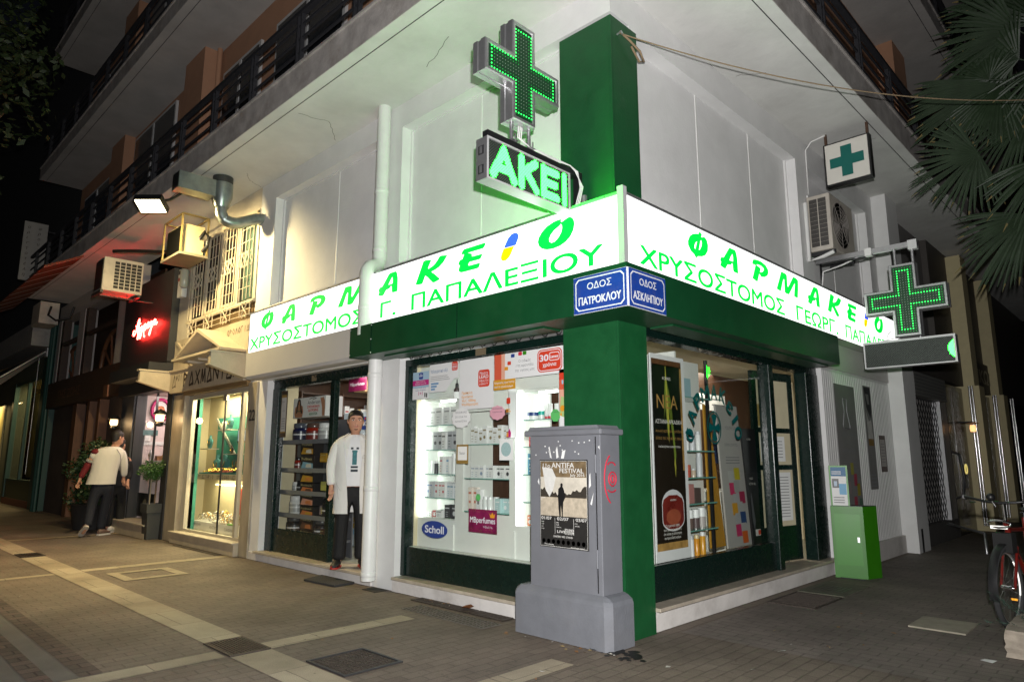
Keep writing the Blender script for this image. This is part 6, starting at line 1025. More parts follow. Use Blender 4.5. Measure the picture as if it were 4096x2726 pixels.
def leaves(m,c,r,n,s,mat,flat=.8):
    for i in range(n):
        while 1:
            p=Vector((jit(1),jit(1),jit(1)))
            if .25<p.length<1: break
        q=Vector((c[0]+p.x*r[0],c[1]+p.y*r[1],c[2]+p.z*r[2])); a=Vector((jit(1),jit(1),jit(.7))).normalized(); b=a.orthogonal().normalized(); b=(b*math.cos(i)+a.cross(b)*math.sin(i)); L_=s*random.uniform(.6,1.3)
        m.add([q-a*L_*.5,q+b*L_*.25,q+a*L_*.5,q-b*L_*.25],[(0,1,2,3)],mat)
m=MB()
for k in range(9): leaves(m,(-10.22+jit(.18),-.12+jit(.18),1.22+jit(.12)),(.16,.16,.12),190,.045,LEAF)
m.part('crown',t)
t=thing('potted_shrub','dark bushy shrub in a tub behind the walking man','potted plant',(-13.1,-.4,0)); DLEAF=M('dark_leaf',(.022,.05,.016),.5,var=.5,sc=5); m=MB(); m.lathe((-13.1,-.4,0),[(.28,0),(.36,.5),(.4,.5)],M('dark_tub',(.03,.028,.026),.7),18); m.part('tub',t); m=MB(); 
for k in range(5): m.tube([(-13.1+jit(.1),-.4+jit(.1),.45),(-13.1+jit(.4),-.4+jit(.3),1.3)],.015,BARK,6)
m.part('stem',t); m=MB()
for k in range(16): leaves(m,(-13.2+jit(.6),-.42+jit(.3),1.1+jit(.55)),(.25,.22,.25),120,.09,DLEAF)
m.part('foliage',t)
# ---------------------------------------------------------------- dark taverna farther left
BRW=M('dark_brown_timber',(.045,.022,.012),.55,var=.35,sc=6,stretch=(1,1,6)); BRW2=M('brown_post',(.15,.065,.03),.5,var=.35,sc=6,stretch=(6,6,1)); GREYW=M('grey_white_plaster',(.42,.38,.36),.8,var=.1)
tv=thing('taverna','dark timber taverna front with cartwheels behind the upper windows','building',(-16.3,0,0))
m=MB()
for a in [(-19.6,-19.32,3.5,5.74),(-17.42,-16.9,3.5,5.74),(-14.02,-13.0,3.5,5.74),(-19.32,-17.42,5.32,5.74),(-16.9,-14.02,5.3,5.74)]: m.box(a[0],a[1],0,.3,a[2],a[3],GREYW)
m.part('plaster_wall',tv); m=MB(); m.box(-19.6,-13.0,.6,.65,0,5.74,BRW); m.box(-19.5,-12.95,-.12,.2,2.80,3.5,BRW); m.txt('ΤΗΣ ΖΩΗΣ',(-18.3,-.123,3.0),X,Z,.22,BRW2,w=2.2); m.box(-14.0,-13.7,-.15,-.121,2.78,3.05,BRW2); m.part('timber_fascia',tv)
for x0,x1 in [(-17.1,-16.75),(-15.8,-15.6),(-14.95,-14.75)]: m=MB(); m.box(x0,x1,0,.2,0,2.8,BRW2); m.part('door_post',tv)
m=MB(); m.box(-19.5,-17.1,.1,.3,0,2.8,M('rough_stone',(.07,.05,.04),.9,var=.4,sc=2,bump=.8,bsc=8)); m.part('stone_wall',tv); m=MB(); m.box(-14.2,-12.95,.05,.3,0,2.8,MT['rough_stone']); m.part('stone_wall',tv)
def wheel(cx,cz,r):
    m=MB(); m.tube([(cx+r*math.cos(t*.2094),.32,cz+r*math.sin(t*.2094)) for t in range(30)],.055,BRW2,7,closed=True); m.lathe((cx,.32,cz),[(.12,-.06),(.12,.06)],BRW2,14,(0,1,0))
    for k in range(10): a=k*math.pi/5; m.tube([(cx+.1*math.cos(a),.32,cz+.1*math.sin(a)),(cx+r*math.cos(a),.32,cz+r*math.sin(a))],.03,BRW2,6)
    m.part('cartwheel',tv)
wheel(-15.3,3.6,.95); wheel(-18.9,3.6,.95)
m=MB()
for x0,x1 in [(-16.9,-14.02),(-19.32,-17.42)]: m.box(x0,x0+.25,.02,.2,3.5,5.3,BRW); m.box(x0,x1,.02,.1,4.55,4.65,BRW)
m.part('window_frame',tv); 
# far left lit shop and block
fs=thing('far_shop','far left building with a yellow lit shop window and grey balcony','building',(-25,0,0)); OLV=M('olive_wall',(.10,.12,.09),.8,var=.15); TEALF=M('dark_teal_frame',(.02,.07,.06),.5,var=.1)
m=MB(); m.box(-60,-18.9,.3,6,5.3,22,M('night_wall',(.05,.055,.06),.85,var=.15,sc=.5)); m.box(-60,-24.9,.1,.5,0,5.3,OLV); m.box(-20.9,-19.6,-.02,.5,0,5.3,TEALF); m.box(-24.9,-20.9,.0,.5,3.9,5.3,OLV); m.box(-24.9,-20.9,.0,.5,0,.2,M('terracotta_base',(.25,.10,.05),.8)); m.part('wall',fs)
m=MB(); m.box(-32,-19.75,-.6,.3,4.6,5.25,M('grey_balcony',(.30,.29,.28),.8,var=.2)); m.part('balcony',fs); m=MB(); m.box(-24.9,-24.6,-.02,.1,.2,3.9,TEALF); m.box(-24.6,-20.9,.0,.1,.75,.8,TEALF); m.box(-24.6,-20.9,.02,.1,.2,.75,M('green_foot_panel',(.07,.09,.045),.6)); m.box(-24.6,-20.9,.0,.08,3.8,3.9,TEALF); m.box(-22.8,-22.7,.0,.08,.8,3.8,TEALF); m.box(-28.5,-26.5,.05,.1,.1,3.3,pm((.6,.52,.22))); m.part('window_frame',fs)
m=MB(); m.quad((-24.6,.05,.8),(-20.9,.05,.8),(-20.9,.05,3.8),(-24.6,.05,3.8),GL); m.part('glass',fs); m=MB(); m.box(-27,-20.5,2.0,2.05,.2,4.2,M('shop_dark_red',(.06,.02,.012),.7,var=.4,sc=1)); m.box(-26,-24.3,.8,.85,.8,3.7,M('yellow_green_panel',(.45,.42,.18),.7)); m.box(-27,-20.5,.1,2,4.0,4.05,M('dim_ceiling',(.3,.22,.1),.8)); m.part('interior_wall',fs)
m=MB()
for i in range(8): m.lathe((-24.0+.75*(i%4),.5+.7*(i//4),3.98),[(.09,0),(.08,-.01)],WARM,12)
for i in range(5): m.ball((-22.8+jit(1),1.6,1.2+random.random()*1.6),.03,WARM,8,6)
m.part('downlight',fs)
lamp('far_shop_lamp','AREA',(-23,.8,3.9),90,(1,.75,.35),3,.6,aim=(-23,.3,0)); lamp('far_door_lamp','AREA',(-27.5,-.3,3.4),60,(1,.72,.3),1,.5,aim=(-27.5,-1.2,0))
m=MB(); m.tube([(-19.75,-.1,0),(-19.75,-.1,5.3)],.07,TEALF,8); m.tube([(-19.55,-.1,0),(-19.55,-.1,5.3)],.05,TEALF,8); m.thing('drainpipe','dark pair of downpipes at the corner of the taverna','drainpipe')
m=MB(); m.prism([(-.1,4.55),(-2.0,2.9),(-2.0,2.6),(-.1,4.45)],'x',-32,-20.2,BLACK); m.tube([(-20.15,-.1,4.55),(-20.15,-2.0,2.95)],.035,ALU,6); m.tube([(-20.1,-.3,4.3),(-20.1,-.3,1.0)],.012,ALU,5); m.box(-20.25,-20.0,-.15,.0,4.35,4.6,ALUW); m.thing('awning','black sloping awning over the far left shop window','awning')
OSTR=M('awning_rust',(.16,.055,.022),.8,var=.2); m=MB(); m.add([(-12.8,-1.08,5.64),(-20,-1.08,5.64),(-20,-1.75,5.28),(-12.8,-1.75,5.28),(-12.8,-1.08,5.61),(-20,-1.08,5.61),(-20,-1.75,5.25),(-12.8,-1.75,5.25)],[(0,1,2,3),(7,6,5,4),(0,3,7,4),(3,2,6,7),(2,1,5,6)],OSTR)
for i in range(9): x=-12.82-i*.85; m.add([(x,-1.08,5.606),(x-.07,-1.08,5.606),(x-.07,-1.75,5.246),(x,-1.75,5.246)],[(0,1,2,3)],PAPER)
m.thing('awning','rust coloured striped awning hung under the first balcony','awning')
t=thing('air_conditioner','dim air conditioner on the taverna wall under the striped awning','air conditioner',(-18.6,-.5,5.0)); m=MB(); m.bbox(-19.2,-18.3,-.75,-.3,5.02,5.62,ACB,.015); m.part('housing',t); m=MB(); m.tube([(-18.29,-.5,5.5),(-18.27,-.55,5.25),(-18.1,-.4,5.1),(-18.0,-.1,5.2),(-17.9,-.05,5.5)],.03,BLACK,7); m.part('hose',t)
vs_=thing('vertical_sign','pale vertical sign with handwritten dark Greek letters on the far corner','hanging sign',(-19.6,-.9,6.4)); m=MB(); m.box(-19.66,-19.6,-1.12,-.55,6.40,8.12,M('dim_sign_face',(.40,.38,.34),.7,var=.1)); 
for i,ch in enumerate('αριστοτέλη'): m.txt(ch,(-19.598,-1.04,7.92-i*.155),Y,Z,.085,CUT,slant=.2)
for i,ch in enumerate('φρου'): m.txt(ch,(-19.598,-.78,7.92-i*.155),Y,Z,.085,CUT,slant=.2)
m.part('sign_face',vs_); m=MB(); m.box(-19.64,-19.62,-.55,.3,7.9,7.94,DARK); m.box(-19.64,-19.62,-.55,.3,6.6,6.64,DARK); m.part('bracket',vs_)
# ---------------------------------------------------------------- beige building at the end of the side street
nb=thing('side_street_building','beige building with steel strips and a dark entrance beyond the shutter','building',(.1,14,0)); BEI=M('beige_column',(.58,.50,.29),.7,var=.08); DRK=M('dark_glazing',(.03,.028,.026),.2,var=.15,spec=.6); STL=M('polished_steel',(.62,.62,.62),.22,1.,var=.08)
m=MB(); m.box(-.4,.10,10.55,24,0,2.85,DRK); m.box(-.4,.14,7.95,24,2.9,3.6,M('dark_lintel',(.06,.052,.046),.6,var=.15)); m.box(-.4,.06,10.5,24,3.6,5.74,MT['dark_lintel']); m.part('wall',nb)
for y,x1 in [(12.0,.41),(14.8,.385)]: m=MB(); m.box(-.3,x1,y,y+.5,0,2.9,BEI); m.box(-.3,x1-.08,y+.02,y+.5,2.9,5.7,BEI); m.part('column',nb)
for x,y in ((.262,11.985),(.21,14.785),(.33,16.2)): m=MB(); m.tube([(x-.025,y,.1),(x-.025,y,2.9)],.022,STL,10); m.tube([(x+.025,y,.1),(x+.025,y,2.9)],.022,STL,10); m.part('steel_strip',nb)
m=MB(); m.txt('ΙΚΩΝ',(.155,13.5,3.12),Y,Z,.3,M('dark_chrome',(.2,.2,.2),.3,.9,var=.1),w=1.7,bold=.03); m.part('lettering',nb)
m=MB(); m.box(.101,.11,11.0,11.8,.4,2.75,M('brown_door_glass',(.07,.04,.022),.25,var=.2)); m.tube([(.14,11.4+.09*math.cos(t*.5236),1.22+.09*math.sin(t*.5236)) for t in range(12)],.012,E('bell_ring',(.8,.65,.2),.8),6,closed=True); m.box(.11,.13,11.3,11.55,.85,1.3,BLACK); m.part('entrance',nb)
m=MB(); m.lathe((.35,11.3,2.03),[(.02,.1),(.10,.085),(.11,.075),(.03,.07)],M('lamp_tin',(.4,.2,.1),.5),16); m.lathe((.35,11.3,2.0),[(.045,-.06),(.055,0),(.045,.07)],E('lamp_reflection_glow',(1,.5,.2),1.6),14); m.tube([(.1,11.3,2.13),(.35,11.3,2.13)],.015,DARK,6); m.thing('wall_lantern','small orange lamp standing in for a lamp reflection in the dark entrance','wall lamp')  # lamp added in place of a pendant lamp's reflection in the glass
sh=thing('roller_shutter','grey shutter box over a diamond lattice grille on the side street','shutter',(.1,9,.3)); m=MB(); m.box(.0,.2,8.05,10.15,2.46,2.86,M('shutter_grey',(.22,.22,.21),.5,.3,var=.1)); 
for i in range(6): m.box(.2,.206,8.05,10.1,2.5+i*.06,2.505+i*.06,DARK)
m.part('shutter_box',sh); m=MB(); m.box(-.05,.12,9.95,10.12,.3,2.46,ALU); m.box(-.02,.1,10.2,10.5,.3,2.95,M('shutter_frame',(.38,.36,.33),.5,.3,var=.1)); m.tube([(.16,10.25,1.55),(.27,10.3,1.5),(.3,10.35,1.1),(.27,10.3,.75),(.16,10.25,.7)],.025,BLACK,8); m.part('door_frame',sh)
m=MB(); LATT=M('lattice_dark',(.05,.05,.05),.5,.4,var=.15)
ny=11; nz=19
for i in range(ny):
    for j in range(nz):
        y=8.1+(i+.5)*1.85/ny+(.5*1.85/ny if j%2 else 0); z=.4+(j+.5)*2.05/nz; dy=1.85/ny*.5; dz=2.05/nz
        m.tube([(.06,y,z-dz),(.06,y+dy,z)],.008,LATT,4,cap=False); m.tube([(.06,y+dy,z),(.06,y,z+dz)],.008,LATT,4,cap=False)
        m.tube([(.06,y,z-dz),(.06,y-dy,z)],.008,LATT,4,cap=False); m.tube([(.06,y-dy,z),(.06,y,z+dz)],.008,LATT,4,cap=False)
m.part('lattice',sh); m=MB(); m.box(-.3,-.02,8.05,10.0,.0,2.46,M('dim_wall_behind',(.5,.48,.46),.8,var=.3,sc=2)); m.part('back_wall',sh)
m=MB(); m.box(-.02,.12,8.0,10.5,0,.33,M('dark_step',(.08,.075,.07),.8,var=.2)); m.part('threshold',sh)
m=MB(); m.tube([(.1,9.6,.0),(.1,9.6,.3),(.95,8.0,.3),(.95,8.0,0)],.02,ALU,6); m.thing('low_rail','low metal rail standing on the pavement before the shutter','rail')
m=MB(); m.box(1.55,2.5,11.0,11.02,2.35,2.75,M('white_board_dim',(.14,.14,.135),.7)); m.tube([(2.2,11.05,0),(2.2,11.05,2.7)],.04,DARK,8); m.thing('street_board','pale board on a post at the dark right end of the side street','sign')
# ---------------------------------------------------------------- people
def skinmesh(chains,sub=2):
    """chains: list of lists of (point, radius[, radius2]); a chain whose first point equals an earlier point is joined to it"""
    vs=[];rs=[];es=[];idx={}
    for ch in chains:
        prev=None
        for q in ch:
            p=tuple(round(v,5) for v in q[0]); r=(q[1],q[2] if len(q)>2 else q[1])
            if p in idx: i=idx[p]
            else: i=len(vs); idx[p]=i; vs.append(p); rs.append(r)
            if prev is not None and prev!=i: es.append((prev,i))
            prev=i
    me=bpy.data.meshes.new('s'); me.from_pydata(vs,es,[]); o=bpy.data.objects.new('s',me); COL.objects.link(o)
    o.modifiers.new('k','SKIN'); 
    for i,r in enumerate(rs): me.skin_vertices[0].data[i].radius=r
    me.skin_vertices[0].data[0].use_root=True
    sm=o.modifiers.new('u','SUBSURF'); sm.levels=sub; sm.render_levels=sub
    dg=bpy.context.evaluated_depsgraph_get(); dg.update(); out=bpy.data.meshes.new_from_object(o.evaluated_get(dg))
    bpy.data.objects.remove(o); bpy.data.meshes.remove(me); return out
class Fig(MB):
    """a mesh in a figure's own frame: x to its image right, y away from the viewer, z up"""
    def __init__(s,o,rt,fw): super().__init__(); s.o=Vector(o); s.rt=Vector(rt).normalized(); s.fw=Vector(fw).normalized()
    def fin(s):
        s.v=[tuple(s.o+s.rt*v[0]+s.fw*v[1]+Z*v[2]) for v in s.v]; return s
    def skin(s,chains,mat,sub=2):
        me=skinmesh(chains,sub); s.mesh('',me,mat); bpy.data.meshes.remove(me); return s
def hand(w,d,side,curl=.5,s=1.):
    """chains of a relaxed hand: wrist w, direction d of the fingers, side = unit vector towards the thumb"""
    w=Vector(w); d=Vector(d).normalized(); t=Vector(side).normalized(); n=d.cross(t).normalized(); out=[]
    palm=w+d*.05*s; out.append([(w,.026*s,.02*s),(palm,.038*s,.016*s),(w+d*.088*s,.036*s,.014*s)])
    for k,(off,L) in enumerate([(.030,.072),(.010,.082),(-.010,.076),(-.030,.060)]):
        b=w+d*.088*s+t*off*s; p1=b+d*L*.45*s+n*.006*s; p2=p1+(d*(1-curl*.5)+n*curl).normalized()*L*.32*s; p3=p2+(d*(1-curl)+n*curl*1.2).normalized()*L*.25*s
        out.append([(w+d*.088*s,.036*s,.014*s),(b+d*.004*s,.0095*s),(p1,.0088*s),(p2,.008*s),(p3,.0065*s)])
    b=w+d*.03*s+t*.03*s; out.append([(palm,.038*s,.016*s),(b,.0125*s),(b+(d*.6+t*.6)*.04*s,.0105*s),(b+(d*.85+t*.35)*.07*s+n*.01*s,.0085*s)]); return out
def head(f,c,rot,skin,hair,face=True,back_hair=True):
    """head with its chin at c (figure frame), rot = turn of the face about z in degrees (0 faces the viewer, -y)"""
    cr,sr=math.cos(math.radians(rot)),math.sin(math.radians(rot)); c=Vector(c)
    def T(p): return (c.x+(p[0]*1.17*cr-p[1]*1.1*sr),c.y+p[0]*1.17*sr+p[1]*1.1*cr,c.z+p[2]*1.12)
    def tr(m):
        f.v+=[];  o=len(f.v)
        for mt in m.mats:
            if mt not in f.mats: f.mats.append(mt)
        f.v+=[T(v) for v in m.v]; f.f+=[tuple(i+o for i in q) for q in m.f]; f.mi+=[f.mats.index(m.mats[i]) for i in m.mi]; f.sm+=m.sm
    N=24; h=MB()
    prof=[(-.035,.050,.052,.018),(-.005,.045,.055,.0),(.008,.052,.070,-.012),(.03,.062,.084,-.010),(.06,.070,.094,-.004),(.095,.075,.099,0),(.13,.077,.102,.002),(.165,.076,.100,.004),(.195,.068,.088,.006),(.222,.046,.060,.008),(.236,.014,.02,.008)]
    rings=[]
    for z,a,b,oy in prof:
        r=[]
        for k in range(N):
            t=2*math.pi*k/N; x=a*math.sin(t); y=-b*math.cos(t)+oy; fr=max(0,math.cos(t))
            if .05<z<.1 and fr>.93: y-=.004
            if abs(z-.13)<.01 and .7<fr<.985: y+=.006
            if z<.09 and abs(math.sin(t))>.75 : x*=.97
            r.append((x,y,z))
        rings.append(r)
    h.loft(rings,skin)
    if face:
        DK=M('brow_hair',(.035,.02,.014),.7,var=0); BD=M('stubble',(.17,.085,.055),.7,var=.2,sc=90); LIP=M('lips',(.36,.13,.10),.5,var=0); EYW=M('eye_white',(.6,.58,.55),.3,var=0); IRI=M('iris',(.02,.014,.01),.15,var=0)
        h.loft([[(-.008,-.100,.135),(.008,-.100,.135),(.008,-.094,.135),(-.008,-.094,.135)],[(-.012,-.112,.105),(.012,-.112,.105),(.014,-.09,.105),(-.014,-.09,.105)],[(-.017,-.121,.084),(.017,-.121,.084),(.019,-.09,.084),(-.019,-.09,.084)],[(-.013,-.108,.076),(.013,-.108,.076),(.015,-.09,.076),(-.015,-.09,.076)]],skin)
        for s in (-1,1):
            h.ball((s*.032,-.0865,.122),(.0155,.009,.0075),EYW,10,6); h.ball((s*.032,-.0945,.122),(.0065,.0025,.0065),IRI,8,6); h.tube([(s*.015,-.0985,.138),(s*.032,-.099,.143),(s*.051,-.086,.137)],[.0045,.005,.003],DK,6); h.tube([(s*.017,-.093,.128),(s*.032,-.096,.1305),(s*.048,-.084,.126)],.003,skin,6)
            h.ball((s*.078,.008,.112),(.010,.018,.031),skin,8,8)
        h.ball((0,-.0985,.050),(.024,.006,.0065),LIP,10,6); h.tube([(-.03,-.086,.056),(-.012,-.0975,.0635),(.012,-.0975,.0635),(.03,-.086,.056)],[.003,.005,.005,.003],BD,6); h.ball((0,-.087,.024),(.02,.007,.013),BD,10,6)
    tr(h); hr=MB(); rings=[]
    for z,a,b,oy in [(.0,0,0,0),(.13,.0825,.107,.004),(.165,.083,.107,.006),(.2,.076,.096,.008),(.23,.053,.068,.01),(.246,.016,.022,.01)]:
        r=[]
        for k in range(N):
            t=2*math.pi*k/N; fr=math.cos(t)
            if z==0: # hairline: high on the brow, short sideburns, low at the nape
                zz=.178 if fr>.62 else lin(.178,.105,min(1,(.62-fr)/.35)) if fr>-.1 else lin(.105,.045,min(1,(-.1-fr)/.5)); aa,bb,o=(.079,.104,.003) if zz>.1 else (.074,.098,.004); r.append((aa*math.sin(t),-bb*math.cos(t)+o,zz))
            else:
                zz=max(z,.185) if (fr>.62 and z<.17) else z; k2=.995 if fr>.62 else 1; r.append((a*math.sin(t)*k2,(-b*math.cos(t)+oy)*k2,zz))
        rings.append(r)
    hr.loft(rings,hair); return tr,hr
def body_chains(J):
    return [[(J['pel'],.13,.10),(J['waist'],.125,.09),(J['chest'],.145,.10),(J['nb'],.06,.055),(J['neck'],.052,.052),(J['hd'],.055,.06)],
      [(J['chest'],.145,.10),(J['shl'],.06),(J['ell'],.042),(J['wrl'],.027)],[(J['chest'],.145,.10),(J['shr'],.06),(J['elr'],.042),(J['wrr'],.027)],
      [(J['pel'],.13,.10),(J['hpl'],.09),(J['knl'],.058),(J['anl'],.038),(J['tol'],.032)],[(J['pel'],.13,.10),(J['hpr'],.09),(J['knr'],.058),(J['anr'],.038),(J['tor'],.032)]]
def V3(*a): return Vector(a)
# the pharmacist in the doorway -------------------------------------------------
HAIR=M('dark_hair',(.014,.010,.008),.6,var=.3,sc=60,stretch=(1,1,.2)); COAT=M('white_cotton_coat',(.66,.65,.62),.85,var=.10,sc=5,bump=1.,bsc=9,stretch=(1,1,.45)); TSH=M('white_tshirt',(.66,.67,.68),.85,var=.05,bump=.2,bsc=18); TRO=M('black_trousers',(.003,.003,.0033),.8,var=.2,sc=20,bump=.3,bsc=16)
def place(px): return px
FO=Vector((-4.10,.12,.13)); FR=Vector((.538,.843,0)); FF=Vector((-.843,.538,0))
ph=thing('person','man in an open white lab coat and black trousers standing in the pharmacy doorway','person',FO)
J=dict(pel=V3(-.01,0,.93),waist=V3(-.01,0,1.10),chest=V3(-.005,0,1.38),nb=V3(0,.005,1.56),neck=V3(0,.0,1.61),hd=V3(0,-.005,1.70),shl=V3(-.195,0,1.48),ell=V3(-.275,.03,1.20),wrl=V3(-.262,-.02,.935),shr=V3(.19,0,1.48),elr=V3(.30,.02,1.24),wrr=V3(.33,-.06,1.47),hpl=V3(-.10,0,.88),knl=V3(-.125,-.01,.48),anl=V3(-.14,.02,.075),tol=V3(-.17,-.10,.035),hpr=V3(.085,0,.88),knr=V3(.115,-.01,.48),anr=V3(.125,.02,.075),tor=V3(.17,-.10,.035))
f=Fig(FO,FR,FF); f.skin(body_chains(J)+hand(J['wrl'],(.02,-.12,-1),(.55,-.8,.1),.5)+hand(J['wrr'],(.05,-.1,1),(-.7,-.6,0),.6),SKIN); tr,hr=head(f,(0,-.01,1.615),4,SKIN,HAIR); f.fin().part('body',ph)
f2=Fig(FO,FR,FF); 
def tf(f2,hr,c,rot):
    cr,sr=math.cos(math.radians(rot)),math.sin(math.radians(rot)); f2.mats=hr.mats; f2.v=[(c[0]+v[0]*1.17*cr-v[1]*1.1*sr,c[1]+v[0]*1.17*sr+v[1]*1.1*cr,c[2]+v[2]*1.12) for v in hr.v]; f2.f=hr.f; f2.mi=hr.mi; f2.sm=hr.sm; return f2.fin()
tf(f2,hr,(0,-.01,1.615),4).part('hair',ph)
f=Fig(FO,FR,FF); f.skin([[(V3(-.01,0,1.0),.165,.115),(V3(-.01,0,.90),.175,.125),(V3(-.105,0,.80),.098,.10),(V3(-.125,-.01,.48),.088,.088),(V3(-.135,.01,.18),.086,.086),(V3(-.14,.01,.07),.092,.10)],[(V3(-.01,0,.90),.175,.125),(V3(.09,0,.80),.098,.10),(V3(.115,-.01,.48),.088,.088),(V3(.122,.01,.18),.086,.086),(V3(.125,.01,.07),.092,.10)]],TRO); f.fin().part('trousers',ph)
def ring(a,b,z,oy=0,ox=0,n=28,t0=0,t1=360,wob=0): return [(ox+a*(1+wob*math.sin(5*t+z*9))*math.sin(t),oy-b*(1+wob*math.sin(4*t+z*7))*math.cos(t),z) for t in [math.radians(lin(t0,t1,k/(n if t1-t0>=360 else n-1))) for k in range(n)]]
f=Fig(FO,FR,FF); f.loft([ring(.19,.138,.955),ring(.188,.134,.985),ring(.19,.125,1.1,wob=.01),ring(.195,.12,1.25),ring(.2,.122,1.38),ring(.185,.105,1.48),ring(.12,.08,1.545),ring(.068,.062,1.575,.0)],TSH,cap=False)
PRT=M('shirt_print_teal',(.03,.16,.18),.7,var=.6,sc=45); PRD=M('shirt_print_dark',(.02,.03,.04),.7,var=.1)
for a,b,c,d,mt in [(-.045,-.015,1.395,1.42,PRD),(.02,.05,1.395,1.42,PRD),(-.03,.035,1.36,1.385,PRT),(-.025,.03,1.21,1.36,PRT),(-.04,.045,1.17,1.195,PRD),(-.04,.045,1.125,1.155,PRD)]: f.add([(a,-.127,c),(b,-.127,c),(b,-.127,d),(a,-.127,d)],[(0,1,2,3)],mt)
f.fin().part('tshirt',ph)
f=Fig(FO,FR,FF)
lv=[(.63,.235,.150,-13,24),(.75,.228,.150,-14,23),(.90,.222,.148,-17,23),(1.05,.215,.146,-21,24),(1.2,.214,.142,-26,26),(1.34,.222,.142,-30,30),(1.44,.235,.132,-32,32),(1.505,.225,.112,-36,36),(1.545,.175,.094,-46,46),(1.572,.115,.084,-58,58),(1.595,.08,.078,-70,70)]
def cring(z,a,b,g0,g1,k): return ring(a*k,b*k,z,.004,-.008,40,g1,360+g0,wob=.035 if z<1.1 else .022 if z<1.3 else .008)
outer=[cring(*l,1) for l in lv]; inner=[cring(*l,.965) for l in lv]
f.loft(outer,COAT,cap=False,closed=False); f.loft([r[::-1] for r in inner],COAT,cap=False,closed=False)
for k in (0,-1): f.loft([[o[k] for o in outer],[i[k] for i in inner]],COAT,cap=False,closed=False,sm=False)
f.loft([outer[0],inner[0]],COAT,cap=False,closed=False,sm=False)
f.skin([[(V3(-.165,0,1.475),.075,.075),(V3(-.215,.005,1.43),.077),(V3(-.255,.02,1.31),.068),(V3(-.277,.03,1.20),.064),(V3(-.272,.01,1.07),.058),(V3(-.264,-.012,.955),.054)]],COAT); f.skin([[(V3(.165,0,1.475),.075,.075),(V3(.215,.005,1.43),.077),(V3(.27,.02,1.32),.068),(V3(.305,.02,1.24),.062),(V3(.32,-.03,1.36),.055),(V3(.328,-.05,1.44),.05)]],COAT)
for s in (-1,1): f.add([(s*.055,-.085,1.57),(s*.14,-.094,1.49),(s*.115,-.136,1.40),(s*.09,-.152,1.27),(s*.072,-.142,1.40),(s*.052,-.1,1.52)],[(0,1,2,3,4,5)],COAT); f.add([(s*.055,-.083,1.585),(s*.095,-.06,1.57),(s*.15,-.098,1.50),(s*.115,-.118,1.495)],[(0,1,2,3)],COAT)
SEAM=M('coat_seam',(.42,.40,.37),.8,var=0)
def onc(x,z): return -.004-.146*math.sqrt(max(.05,1-(x/.235)**2))-.001
for P in [[(.10,1.32),(.18,1.335)],[(.10,1.32),(.10,1.285)],[(.10,1.285),(.17,1.30)],[(.12,1.23),(.185,1.235)],[(.125,1.23),(.155,1.04)],[(-.2,.98),(-.15,.9)],[(-.2,1.0),(-.17,.8)],[(-.06,1.07),(-.058,1.065)]]: f.tube([(x,onc(x,z),z) for x,z in P],.0025,SEAM,5)
f.tube([(.135,onc(.135,1.25)-.004,1.25),(.145,onc(.145,1.19)-.004,1.19)],.004,pm((.05,.08,.2)),6)
f.fin().part('lab_coat',ph)
SHB=M('black_shoe',(.016,.015,.016),.5,var=.2); SHR=M('shoe_red',(.42,.03,.025),.5,var=.1)
for sx,tx in ((-.14,-.19),(.125,.175)):
    f=Fig(FO,FR,FF); a=Vector((sx,.06,0)); b=Vector((tx,-.17,0)); d=(b-a).normalized(); w_=Vector((-d.y,d.x,0)); L_=(b-a).length
    rg=[]
    for t,wd,ht in [(0,.03,.07),(.08,.042,.095),(.35,.044,.10),(.6,.050,.075),(.85,.050,.055),(1.0,.036,.042),(1.05,.015,.03)]: rg.append([a+d*L_*t+w_*wd*math.cos(q*.5236)+Z*(.012+max(0,ht*.5+ht*.5*math.sin(q*.5236))) for q in range(12)])
    f.loft(rg,SHB); rg=[[a+d*L_*t+w_*wd*c+Z*z for c,z in ((-1,0),(1,0),(1,.018),(-1,.018))] for t,wd in [(-.02,.03),(.1,.045),(.4,.046),(.7,.053),(.95,.045),(1.06,.02)]]; f.loft(rg,SHR,sm=False); f.ball(tuple(a+d*L_*.93+Z*.03),(.044,.03,.018),SHR,8,5); f.fin().part('shoe',ph)
# the man walking away -----------------------------------------------------------
FO=Vector((-11.45,-.60,0)); FR=Vector((.265,.963,0)); FF=Vector((-.963,.265,0))
wk=thing('person','man seen from behind walking away in a white shirt with one maroon sleeve','person',FO)
J=dict(pel=V3(-.05,.0,.95),waist=V3(-.04,0,1.10),chest=V3(-.02,.0,1.40),nb=V3(.045,.01,1.60),neck=V3(.07,.02,1.65),hd=V3(.10,.03,1.74),shl=V3(-.225,0,1.56),ell=V3(-.34,.05,1.27),wrl=V3(-.435,.06,1.03),shr=V3(.215,.02,1.57),elr=V3(.27,.06,1.29),wrr=V3(.285,.14,1.05),hpl=V3(-.15,0,.90),knl=V3(-.205,-.06,.52),anl=V3(-.235,-.26,.19),tol=V3(-.30,-.16,.06),hpr=V3(.05,0,.90),knr=V3(.01,.06,.50),anr=V3(-.02,.10,.085),tor=V3(.06,.22,.03))
f=Fig(FO,FR,FF); f.skin(body_chains(J)+hand(J['wrl'],(-.25,.1,-1),(.8,.5,0),.45)+hand(J['wrr'],(.05,.1,-1),(-.6,.7,0),.5),SKIN); tr,hr=head(f,(.115,.02,1.69),125,SKIN,HAIR,face=True); f.fin().part('body',wk)
tf(Fig(FO,FR,FF),hr,(.115,.02,1.69),125).part('hair',wk)
